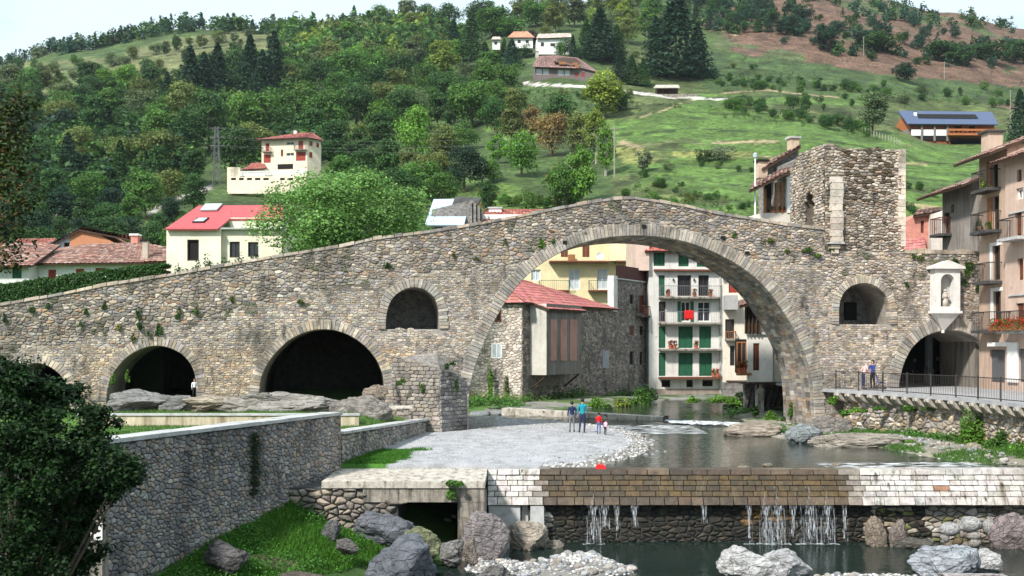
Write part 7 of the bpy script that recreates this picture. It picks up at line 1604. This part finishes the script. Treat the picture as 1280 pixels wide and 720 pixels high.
for i,(px,pb,w_,h_,tn,lb) in enumerate(((172,512,76,30,(.95,.98,.98),'leftmost grey bedrock hump before the middle arch'),(217,514,64,24,(.85,.88,.88),'darker bedrock hump right of the leftmost one'),(262,514,80,26,(1.45,1.3,1.05),'tan streaked bedrock hump left of the wide arch'),(306,516,84,24,(1.2,1.15,1.05),'low cracked bedrock hump under the wide arch left foot'),(362,516,110,30,(1.15,1.12,1.05),'broad bedrock hump inside the mouth of the wide arch'),(452,532,66,44,(1.0,.95,.88),'big brown bedrock block at the right foot of the wide arch'),(425,520,40,22,(1.,.97,.92),'small bedrock step between the two big humps'),(470,500,34,20,(1.25,1.05,.85),'reddish ledge under the right springing of the wide arch'),(330,505,60,18,(1.1,1.08,1.0),'upper bedrock ledge at the left springing of the wide arch'))):
    rock(lb,px,pb,w_,h_*.86,1.3,tn,40+i,.5,name='bedrock_outcrop',group='bedrock humps under the left arches',cuts=4,D=55.2 if i!=5 else 54.5,rough=.22)
for i,(px,pb,w_,lb) in enumerate(((560,521,40,'x'),(530,527,30,'y'))): pass
for i,(px,pb,w_,h_,lb) in enumerate(((598,521,26,7,'flat bluish rock in the shallows left of the concrete beam'),(575,522,22,6,'small bluish rock touching the cutwater side'),(622,518,18,5,'low grey rock near the beam end'),(960,583,12,4,'small stone breaking the water above the dam'),(1046,583,9,5,'pale stone sitting on the dam crest'),(930,586,16,4,'flat brown stone near the dam crest'))):
    rock(lb,px,pb,w_,h_,-.05,(1.3,1.4,1.5) if i<3 else Tn,50+i,.8,name='river_rock',group='small rocks in the river',cuts=2,rough=.1)

# cobbles: the larger ones each a thing, the small ones a mass
PEB=[rock_mesh(70+i,2,2,.08,mat_='rock') for i in range(6)]
_=[m.materials.clear() or m.materials.append(M_('rock')) for m in PEB]
def cobble(x,y,z,s,label,group):
    o=link('cobble',R.choice(PEB)); o.location=(x,y,z+s*.25); o.scale=(s*R.uniform(.8,1.25),s*R.uniform(.7,1.1),s*R.uniform(.45,.7)); o.rotation_euler=(R.uniform(-.2,.2),R.uniform(-.2,.2),R.uniform(0,6.28)); k=R.uniform(1.8,3.3); w_=R.uniform(-.12,.10); o.color=(k*(1+max(w_,-.05)),k,k*(1-w_),1); tag(o,label,'stone',group)
def in_bar(x,y): return float(bumps(np.array([x]),np.array([y]),BARS)[0])
cnt=0; taken=[]
while cnt<120:
    b=R.choice(BARS); x=b[0]+R.uniform(-1,1)*b[2]*1.05; y=b[1]+R.uniform(-1,1)*b[3]*1.05; s=R.uniform(.09,.19)
    if y>39.6 or in_bar(x,y)<-2.72 or any(abs(x-a)<s*1.4 and abs(y-c)<s*1.4 for a,c in taken) : continue
    px=640+x/y*F
    if not(585<px<1160): continue
    taken.append((x,y)); wh_='on the bar below the left end of the dam' if px<830 else 'on the bar between the pale boulders at the bottom edge'
    cobble(x,y,hz(x,y),s,'pale river cobble '+wh_,'cobbles '+wh_); cnt+=1
wl=[p for p in WATER[:8]]; cnt=0
for _ in range(900):
    if cnt>=90: break
    j=R.randrange(len(wl)-1); f=R.random(); x=wl[j][0]*(1-f)+wl[j+1][0]*f+R.gauss(0,.35)-.15; y=wl[j][1]*(1-f)+wl[j+1][1]*f+R.gauss(0,.45)
    if y<43: continue
    cobble(x,y,max(hz(x,y),-.08),R.uniform(.05,.12),'pale stone on the waterline of the gravel beach','stones along the beach waterline'); cnt+=1
for k in range(14): px=R.uniform(545,660); y=Dz(R.uniform(585,590),.05); x=(px-640)/F*y; cobble(x,y,hz(x,y),R.uniform(.1,.2),'pale stone lying along the slab edge above the culvert','stones above the culvert slab')
for k in range(46): px=R.uniform(1115,1262); py=552+(px-1115)*.165+R.uniform(-3,4); y=Dz(py,.0); x=(px-640)/F*y; cobble(x,y,hz(x,y),R.uniform(.07,.18),'pale stone on the strip before the promenade wall','stones along the right bank')
def pebbles(name,label,n,gen,s0,s1,seed,k0=.25,k1=.62):
    rs=random.Random(seed); bm=bmesh.new(); bmesh.ops.create_icosphere(bm,subdivisions=1,radius=1.); bv=np.array([v.co for v in bm.verts]); bf=np.array([[v.index for v in f.verts] for f in bm.faces]); bm.free(); V=[];Fa=[];C_=[];b=0
    for _ in range(n):
        g=gen(rs)
        if g is None: continue
        x,y,z=g; s=rs.uniform(s0,s1); a=rs.uniform(0,6.28); v=bv*np.array([s*rs.uniform(.8,1.3),s*rs.uniform(.7,1.),s*rs.uniform(.4,.65)]); ca,sa_=math.cos(a),math.sin(a); v=np.stack([v[:,0]*ca-v[:,1]*sa_+x,v[:,0]*sa_+v[:,1]*ca+y,v[:,2]+z+s*.15],1); V.append(v); Fa.append(bf+b); b+=len(v); k=rs.uniform(k0,k1); C_.append(np.tile([k*1.02,k,k*rs.uniform(.9,1.02)],(len(v),1)))
    tag(link(name,npmesh(name,np.concatenate(V),np.concatenate(Fa),'pebble',np.concatenate(C_),True)),label,'pebbles',kind='stuff')
def g1_(rs):
    b=rs.choice(BARS); x=b[0]+rs.uniform(-1.1,1.1)*b[2]; y=b[1]+rs.uniform(-1.1,1.1)*b[3]; h=in_bar(x,y); return (x,y,hz(x,y)) if h>-2.74 and y<40 else None
pebbles('bar_pebbles','small pale pebbles filling the bars in the pool',2600,g1_,.03,.085,5)
def g2_(rs):
    j=rs.randrange(8); wl_=WATER; f=rs.random(); x=wl_[j][0]*(1-f)+wl_[j+1][0]*f+rs.gauss(0,.55)-.2; y=wl_[j][1]*(1-f)+wl_[j+1][1]*f+rs.gauss(0,.8); return (x,y,max(hz(x,y),-.12)) if y>43 else None
pebbles('shore_pebbles','small mixed pebbles along the beach waterline',1700,g2_,.03,.09,6,.12,.6)
def g3_(rs):
    x=rs.uniform(-5,7.5); y=rs.uniform(43.2,74)
    h=hz(x,y); return (x,y,h) if h>0 and x>wline2(min(y,60))+.3 and rs.random()<.35+.65*(y>60) else None
pebbles('beach_gravel','fine grey gravel scattered over the beach',9000,g3_,.018,.055,7,.22,.5)
def g4_(rs):
    x=rs.uniform(9,20.5); y=rs.uniform(44,66); h=hz(x,y); return (x,y,h) if h>-.1 else None
pebbles('bank_gravel','gravel on the narrow right bank',1500,g4_,.03,.09,8,.18,.5)

# ------------------------------------------------------------------ white water
def foam_mat(name,alpha,sc,stretch=(1,1,1)):
    m=bpy.data.materials.new(name); m.use_nodes=True; n=m.node_tree; b=n.nodes['Principled BSDF']; N=n.nodes.new; K=n.links.new; b.inputs['Base Color'].default_value=(.80,.84,.88,1); b.inputs['Roughness'].default_value=.35
    t=N('ShaderNodeTexCoord'); mp_=N('ShaderNodeMapping'); mp_.inputs['Scale'].default_value=stretch; K(t.outputs['Object'],mp_.inputs[0]); z=N('ShaderNodeTexNoise'); z.inputs['Scale'].default_value=sc; z.inputs['Detail'].default_value=5; K(mp_.outputs[0],z.inputs[0])
    r=N('ShaderNodeMapRange'); r.inputs[1].default_value=alpha-.07; r.inputs[2].default_value=alpha+.09; r.inputs[4].default_value=.8 if 'foam' in name else .45; K(z.outputs[0],r.inputs[0]); K(r.outputs[0],b.inputs['Alpha']); MATS[name]=m
foam_mat('ripple_splash',.52,5.,(1,2.2,1)); foam_mat('veil',.60,5.,(9,1,.45)); foam_mat('film',.64,5.,(6,1,.5)); foam_mat('foam',.41,2.6,(1,1,1)); foam_mat('fall',.56,7.,(5,1,.5))
FALLS=[(742,1.25,.20,'thin trickle down the dark wall at the left of the dam'),(756,.8,.10,'faint trickle just right of the leftmost one'),(793,.7,.07,'single thread of water under the brown blocks'),(957,1.4,.16,'narrow white fall left of the main one'),(972,1.5,.26,'brightest white fall in the middle of the dam'),(991,1.1,.08,'thin thread right of the brightest fall'),(1012,1.3,.30,'veil of fine drops under the dam lip'),(1034,1.25,.22,'right hand veil of drops beside the upright slabs'),(880,.6,.06,'short drip in the dark wall at mid dam'),(771,1.1,.06,'thin trickle between the left falls and the single thread'),(936,1.3,.06,'threadlike fall over the ochre stained stones'),(1055,1.2,.05,'last thin trickle before the white blocks')]
for i,(px,ln,w_,lb) in enumerate(FALLS):
    yb=41.72; t=thing('waterfall',lb,'waterfall',((px-640)/F*yb,yb,0),0,'falls over the dam'); rng=random.Random(i); m=MB(); n=max(2,int(w_/.030))
    for k in range(n):
        x=-w_/2+w_*k/max(1,n-1)+rng.uniform(-.02,.02); ww=rng.uniform(.006,.020); pr_=None; L_=ln*rng.uniform(.75,1.)+.0; st=rng.uniform(0,.15)
        for j in range(9):
            q=j/8; z=-1.26-st*.4-(min(1.42,L_))*q; xx=x+.010*math.sin(j*.9+k)+.012*q*rng.uniform(-1,1); w2=ww*(1+1.6*q); cur=[(xx-w2,-.1*q**.5,z),(xx+w2,-.1*q**.5,z),(xx,-.1*q**.5-w2*.8,z)]
            if pr_: m.add(pr_+cur,[(0,3,5,2),(2,5,4,1),(1,4,3,0)])
            pr_=cur
    m.build('streams','fall',t)
    X,Q=np.meshgrid(np.linspace(-w_*1.1-.05,w_*1.1+.05,14),np.linspace(0,1,12)); link('veil',grid_mesh('veil',X*(1+.15*Q),-.02-.12*Q**.5+.02*fbm(X*6,Q*3,i),-1.25-min(1.44,ln*1.1)*Q,'veil'),t)
    # wet film on the sloping blocks above it
    m=MB(); m.hexa([(-w_*.4,-.02,-1.24),(w_*.4,-.02,-1.24),(w_*.4,.02,-1.24),(-w_*.4,.02,-1.24),(-w_*.2,.34,-.62),(w_*.2,.34,-.62),(w_*.2,.38,-.60),(-w_*.2,.38,-.60)]); m.build('film','film',t) if w_>.12 else None
    if ln>1.2:
        m=MB(); rg=np.random.RandomState(i); 
        for k in range(10): a=k/10*6.28; 
        X,Y=np.meshgrid(np.linspace(-w_*1.3-.15,w_*1.3+.15,16),np.linspace(-.22,.15,8)); Z=PZ+.012+.03*fbm(X*5,Y*5,i); g=grid_mesh('splash',X,Y,Z,'foam'); g.materials.clear(); g.materials.append(M_('ripple_splash')); link('splash',g,t)
# rapids right of the concrete beam, and broken water below it
t=thing('rapids','white foaming water dropping over the far sill beside the concrete beam','rapids',(0,0,0))
X,Q=np.meshgrid(np.linspace(slp(830)[0],slp(924)[0],70),np.linspace(0,1,26)); Y=sill_y(X)+.15-3.4*Q; Z=np.where(Q<.25,UZ-.01-(.20)*(Q/.25)**1.3,.03)+.05*fbm(X*2.2,Y*2.2,3)*np.minimum(1,Q*3)+.01*(1-Q); link('white_water',grid_mesh('white_water',X,Y,Z,'foam'),t)
X,Q=np.meshgrid(np.linspace(2.5,10.5,60),np.linspace(0,1,24)); Y=66-6.5*Q+0*X; Z=WZ+.055+.05*fbm(X*1.5,Y*2.4,9)*(1-.5*Q)
foam_mat('ripple_foam',.53,1.8,(.6,2.4,1)); link('broken_water',grid_mesh('broken_water',X,Y,Z,'ripple_foam'),t)
X,Q=np.meshgrid(np.linspace(12.2,18.8,50),np.linspace(0,1,14)); Y=42.9+2.2*Q; Z=WZ+.035+.03*fbm(X*3,Y*4,19); link('crest_ripple',grid_mesh('crest_ripple',X,Y,Z,'ripple_foam'),thing('crest_ripples','broken white ripples on the water just before the right end of the dam','ripples',(0,0,0)))
# ------------------------------------------------------------------ people
for nm,c in (('skin',(.45,.27,.19)),('hair_dark',(.02,.015,.012)),('hair_brown',(.09,.05,.03)),('hair_grey',(.35,.32,.30)),('navy',(.012,.025,.075)),('grey_cloth',(.16,.17,.18)),('teal_cloth',(.01,.24,.30)),('dark_jeans',(.02,.03,.075)),('jeans',(.07,.12,.28)),('red_jacket',(.60,.012,.015)),('pink_cloth',(.80,.42,.55)),('black_cloth',(.012,.012,.014)),('pale_pink_cloth',(.62,.42,.40)),('white_cloth',(.80,.79,.77)),('blue_cloth',(.03,.05,.22)),('shoe',(.03,.028,.026))): mat(nm,c,.8,noise=(14,.12))
def person(label, loc, rz, h, top='navy', legs='jeans', hair='hair_dark', pose=None, skirt=False, sleeve=True, longhair=False, crouch=0.):
    pose=pose or {}; t=thing('person',label,'person',loc,rz); c=crouch
    J={'pel':(0,0,.53-c*.9),'bel':(0,.0,.60-c*.9),'che':(0,-.005,.73-c*.88),'nek':(0,-.005,.825-c*.87),'hdb':(0,-.012,.872-c*.87),'hdm':(0,-.018,.925-c*.87),'hdt':(0,-.012,.965-c*.87)}
    lean=pose.get('lean',0.)
    for k in J:
        x,y,z=J[k]; J[k]=(x,y-lean*max(0,z-.5),z)
    for s,sd in ((-1,'l'),(1,'r')):
        J['hip'+sd]=(s*.052,0,.50-c*.9); ft=pose.get('foot'+sd,(s*.065,0.)); J['kne'+sd]=(s*.062,-.02-c*.5+ft[1]*.5,.285-c*.35); J['ank'+sd]=(ft[0],.015+ft[1],.045); J['toe'+sd]=(ft[0]+s*.01,-.085+ft[1],.018)
        J['sho'+sd]=(s*.105,J['che'][1],.80-c*.87); J['elb'+sd]=pose.get('elb'+sd,(s*.128,.02,.64)); J['wri'+sd]=pose.get('wri'+sd,(s*.128,-.03,.505))
        for q in ('elb','wri'):
            x,y,z=J[q+sd]; J[q+sd]=(x,y,z-c*.87)
        e=Vector(J['elb'+sd]); w_=Vector(J['wri'+sd]); d=(w_-e).normalized(); side=d.cross(Vector((0,1,0.01))).normalized(); pm=w_+d*.03; J['plm'+sd]=tuple(pm)
        for k,(o,l) in enumerate(((-.014,.036),(-.005,.042),(.005,.040),(.014,.032))): J['f%d'%k+sd]=tuple(pm+side*o+d*l+Vector((0,-.006,0)))
        J['th'+sd]=tuple(pm-side*.02+d*.008+Vector((0,-.014,0)))
    rad={'pel':(.078,.058),'bel':(.070,.050),'che':(.088,.058),'nek':(.030,.030),'hdb':(.040,.044),'hdm':(.046,.054),'hdt':(.036,.042),'hip':(.050,.052),'kne':(.033,.034),'ank':(.022,.024),'toe':(.022,.016),'sho':(.036,.036),'elb':(.024,.024),'wri':(.016,.014),'plm':(.018,.010)}
    E_=[('pel','bel'),('bel','che'),('che','nek'),('nek','hdb'),('hdb','hdm'),('hdm','hdt')]
    for sd in 'lr': E_+=[('pel','hip'+sd),('hip'+sd,'kne'+sd),('kne'+sd,'ank'+sd),('ank'+sd,'toe'+sd),('che','sho'+sd),('sho'+sd,'elb'+sd),('elb'+sd,'wri'+sd),('wri'+sd,'plm'+sd),('plm'+sd,'th'+sd)]+[('plm'+sd,'f%d'%k+sd) for k in range(4)]
    ks=list(J); me=bpy.data.meshes.new('body'); me.from_pydata([tuple(Vector(J[k])*h) for k in ks],[(ks.index(a),ks.index(b)) for a,b in E_],[]); o=bpy.data.objects.new('body',me); COL.objects.link(o)
    sk=o.modifiers.new('skin','SKIN'); 
    for i,k in enumerate(ks):
        b=k[:3]; r=rad.get(b,(.0075,.0075)); me.skin_vertices[0].data[i].radius=(r[0]*h,r[1]*h); me.skin_vertices[0].data[i].use_root=(k=='pel')
    o.modifiers.new('sub','SUBSURF').levels=1; o.modifiers['sub'].render_levels=1
    dg=bpy.context.evaluated_depsgraph_get(); dg.update(); nm=bpy.data.meshes.new_from_object(o.evaluated_get(dg)); bpy.data.objects.remove(o)
    nm.materials.clear()
    for mm in (top,legs,'skin','shoe'): nm.materials.append(M_(mm))
    segs=[(Vector(J[a])*h,Vector(J[b])*h,a,b) for a,b in E_]
    for f in nm.polygons:
        p=f.center; best=None
        for a,b,ka,kb in segs:
            ab=b-a; t_=max(0,min(1,(p-a).dot(ab)/(ab.length_squared+1e-9))); d=(p-a-ab*t_).length
            if best is None or d<best[0]: best=(d,ka,kb,t_)
        _,ka,kb,t_=best; k3=kb[:3]
        if k3 in('hdm','hdt') or (k3=='hdb' and t_>.2): mi=2
        elif k3=='kne' or k3=='hip': mi=1
        elif k3=='ank': mi=1 if t_<.88 else 3
        elif k3=='toe': mi=3
        elif k3 in('plm','th'+kb[-1]) or kb[0]=='f' or kb[:2]=='th': mi=2
        elif k3=='wri': mi=0 if (sleeve and t_<.9) else 2
        elif k3=='bel': mi=0 if t_>.2 else 1
        else: mi=0
        f.material_index=mi; f.use_smooth=True
    link('body',nm,t)
    # hair: a cap over the skull, with ears and a nose shown by the skin in front
    hc=Vector(J['hdm'])*h; bm=bmesh.new(); bmesh.ops.create_icosphere(bm,subdivisions=3,radius=1.)
    for v in bm.verts:
        x,y,z=v.co; cut = z<(.05 if y<-.25 else (-.55 if not longhair else -1.6)) 
        if y<-.25 and z<.35: v.co=Vector((x*.75,max(y,-.35),z if z>.35 else .35))
        if longhair and y>0 and z<0: v.co.z*=1.9
        v.co=Vector((v.co.x*.056*h,v.co.y*.066*h+.008*h,v.co.z*.062*h+.014*h))+hc
    me=bpy.data.meshes.new('hair'); bm.to_mesh(me); bm.free(); me.polygons.foreach_set('use_smooth',[True]*len(me.polygons)); me.materials.append(M_(hair)); link('hair',me,t)
    m=MB(); m.beam(tuple(hc+Vector((0,-.046*h,0))),tuple(hc+Vector((0,-.064*h,-.010*h))),.007*h,6,.010*h)
    for s in (-1,1): m.beam(tuple(hc+Vector((s*.044*h,0,-.004*h))),tuple(hc+Vector((s*.056*h,.004*h,.0))),.010*h,6,.006*h)
    m.build('ears_and_nose','skin',t,True)
    m=MB()
    for s in (-1,1): m.beam(tuple(hc+Vector((s*.018*h,-.048*h,.006*h))),tuple(hc+Vector((s*.018*h,-.056*h,.006*h))),.0055*h,6)
    m.build('eyes','hair_dark',t); return t
def at(px,py,z=None):
    D=Dz(py,.08) if z is None else Dz(py,z); x=(px-640)/F*D; return Vector((x,D,hz(x,D) if z is None else z))
PI=math.pi
person('adult in a dark navy jacket and grey trousers seen from behind on the beach',at(715,543.5),PI+.1,1.62,'navy','grey_cloth','hair_dark')
p2=person('tall adult in a teal jacket and dark trousers standing on the gravel beach',at(728,544.5),PI-.15,1.80,'teal_cloth','dark_jeans','hair_dark',{'footl':(-.05,-.03),'footr':(.08,.05),'elbl':(-.13,-.04,.66),'wril':(-.15,-.12,.56)})
person('child in a bright red jacket and jeans on the gravel beach',at(748.5,545.5),PI-.1,1.10,'red_jacket','jeans','hair_dark',{'footl':(-.05,0),'footr':(.06,.02)})
person('smallest child in a pink top and black trousers beside the red one',at(756.5,546),PI*.8,.78,'pink_cloth','black_cloth','hair_brown',{'lean':.25,'footl':(-.07,.04),'footr':(.07,-.05),'elbr':(.16,-.06,.66),'wrir':(.14,-.17,.62)})
person('person in a pale pink top leaning over the promenade railing',Vector(((1079-640)/F*62.1,62.1,FPZ)),PI*.55,1.60,'pale_pink_cloth','dark_jeans','hair_grey',{'lean':.35,'elbl':(-.13,-.10,.66),'wril':(-.08,-.22,.66)})
person('dark haired person in a blue jacket beside the pushchair on the promenade',Vector(((1091-640)/F*62.1,62.1,FPZ)),-PI*.35,1.64,'blue_cloth','black_cloth','hair_dark',{'elbl':(-.12,-.08,.66),'wril':(-.08,-.2,.6),'elbr':(.12,-.08,.66),'wrir':(.08,-.2,.6)},longhair=True)
person('left silhouetted walker in dark clothes under the passage arch',Vector(((1143-640)/F*71,71,FPZ)),.4,1.68,'black_cloth','black_cloth','hair_dark',{'footl':(-.05,-.08),'footr':(.05,.08)})
person('right silhouetted walker in dark clothes under the passage arch',Vector(((1172-640)/F*70,70,FPZ)),-.6,1.8,'black_cloth','black_cloth','hair_dark',{'footl':(-.05,-.1),'footr':(.05,.1)})
person('small figure in a white top standing on the rocks by the middle arch',P(243,498,55.3),.5,.98,'white_cloth','black_cloth','hair_brown')
# pushchair
pr=thing('pushchair','black folding pushchair on the promenade beside the person in blue','pushchair',Vector(((1101-640)/F*62.,62.,FPZ)),-.3); m=MB()
for s in (-.2,.2):
    m.beam((-.35,s,.95),(.18,s,.12),.014,5); m.beam((-.22,s,.10),(.15,s,.55),.014,5)
m.beam((-.35,-.2,.95),(-.35,.2,.95),.018,5); m.build('frame','iron',pr); m=MB(); m.hexa([(-.12,-.18,.35),(.20,-.18,.32),(.20,.18,.32),(-.12,.18,.35),(-.12,-.18,.41),(.20,-.18,.38),(.20,.18,.38),(-.12,.18,.41)]); m.hexa([(-.16,-.18,.38),(-.10,-.18,.38),(-.10,.18,.38),(-.16,.18,.38),(-.3,-.18,.82),(-.24,-.18,.84),(-.24,.18,.84),(-.3,.18,.82)]); m.build('seat','blue_cloth',pr)
for x,s in ((-.22,-.2),(-.22,.2),(.2,-.2),(.2,.2)):
    m=MB(); m.beam((x,s-.02,.09),(x,s+.02,.09),.09,12); m.build('wheel','iron',pr)
# red thing on the shore, flower box, passage ramp
t=thing('red_bag','small red bag lying at the waterline of the beach','bag',at(751,583.5)); m=MB(); m.hexa([(-.2,-.12,0),(.2,-.12,0),(.2,.12,0),(-.2,.12,0),(-.15,-.07,.17),(.15,-.08,.15),(.14,.07,.15),(-.15,.07,.17)]); m.build('bag_body','red_jacket',t); m=MB(); m.beam((-.08,0,.15),(0,0,.24),.015,5); m.beam((0,0,.24),(.08,0,.15),.015,5); m.build('handle','red_jacket',t)
fb=thing('flower_box','long flower box of red blooms on the lowest balcony of the pink plaster house','flower box',g3.F.world(.15,-.85,g3.F.xz(1266,413)[1]),g3.F.a); m=MB(); m.box(0,5.,-.1,.12,0,.22); m.build('box','wood',fb)
rs=np.random.RandomState(4); n=2600; q=np.stack([rs.uniform(0,5,n),rs.normal(0,.14,n),.32+rs.normal(0,.16,n)],1); V,Fc=leaf_quads(q,rs.normal(size=(n,3)),.045,rs); mk=rs.uniform(size=n)<.42; c=np.where(mk[:,None],np.array([.55,.03,.02]),np.array([.05,.12,.02]))*rs.uniform(.7,1.3,(n,1)); link('blooms',npmesh('blooms',V,Fc,'leaf',np.repeat(c,4,axis=0)),fb)
for i,(a,f) in enumerate(((1243,236),(1247,288),(1236,288))):
    p=g2.F.world(g2.F.x(a),-.55,g2.F.xz(a,f)[1]+.01); plant('balcony_plant',('bright yellow-green potted plant on the top balcony of the peach house','bushy potted plant at the right of the second balcony of the peach house','darker potted plant at the left of the second balcony of the peach house')[i],'plant',p,(.28,.28,.75),260,.06,('yellow green','bright green','dark green')[i],3,500+i,'potted plants on the peach house')
    m=MB(); m.beam((0,0,0),(0,0,.2),.12,8,.16); m.build('pot','terracotta',list(COL.objects)[-1].parent)
# ------------------------------------------------------------------ the air: thin even haze round everything
m=MB(); m.box(-1500,1500,-60,3900,-7.5,330); hz_=m.build('haze','mortar'); hm=bpy.data.materials.new('haze_air'); hm.use_nodes=True; n=hm.node_tree; n.nodes.clear(); o=n.nodes.new('ShaderNodeOutputMaterial'); v=n.nodes.new('ShaderNodeVolumePrincipled')
v.inputs['Color'].default_value=(.80,.90,1.,1); v.inputs['Density'].default_value=.00006; v.inputs['Anisotropy'].default_value=.2; n.links.new(v.outputs[0],o.inputs['Volume']); hz_.data.materials.clear(); hz_.data.materials.append(hm); tag(hz_,kind='stuff')

# ------------------------------------------------------------------ things that still share a label say which one they are
_by={}
for o in list(COL.objects):
    if o.parent is None and o.get('category') and (str(o.get('group','')).endswith('on the hillside') or 'pots' in str(o.get('group',''))): _by.setdefault(o['label'],[]).append(o)
_n=['','two','three','four','five','six','seven','eight','nine','ten','eleven','twelve']; _o=['','second','third','fourth','fifth','sixth','seventh','eighth','ninth','tenth','eleventh']
for lb,os_ in _by.items():
    k=len(os_)
    if 1<k<=12:
        os_.sort(key=lambda o:o.location.x/o.location.y)
        for i,o in enumerate(os_):
            w_='leftmost' if i==0 else ('rightmost' if i==k-1 else _o[i]+' from the left'); t=lb+(', the %s of %s'%(w_,_n[k-1]) if k>2 else ', the %s one'%('left' if i==0 else 'right'))
            t=t.replace(' well ',' ') if len(t.split())>16 else t
            t=t.replace('medium-sized ','') if len(t.split())>16 else t
            if len(t.split())<=16: o['label']=t
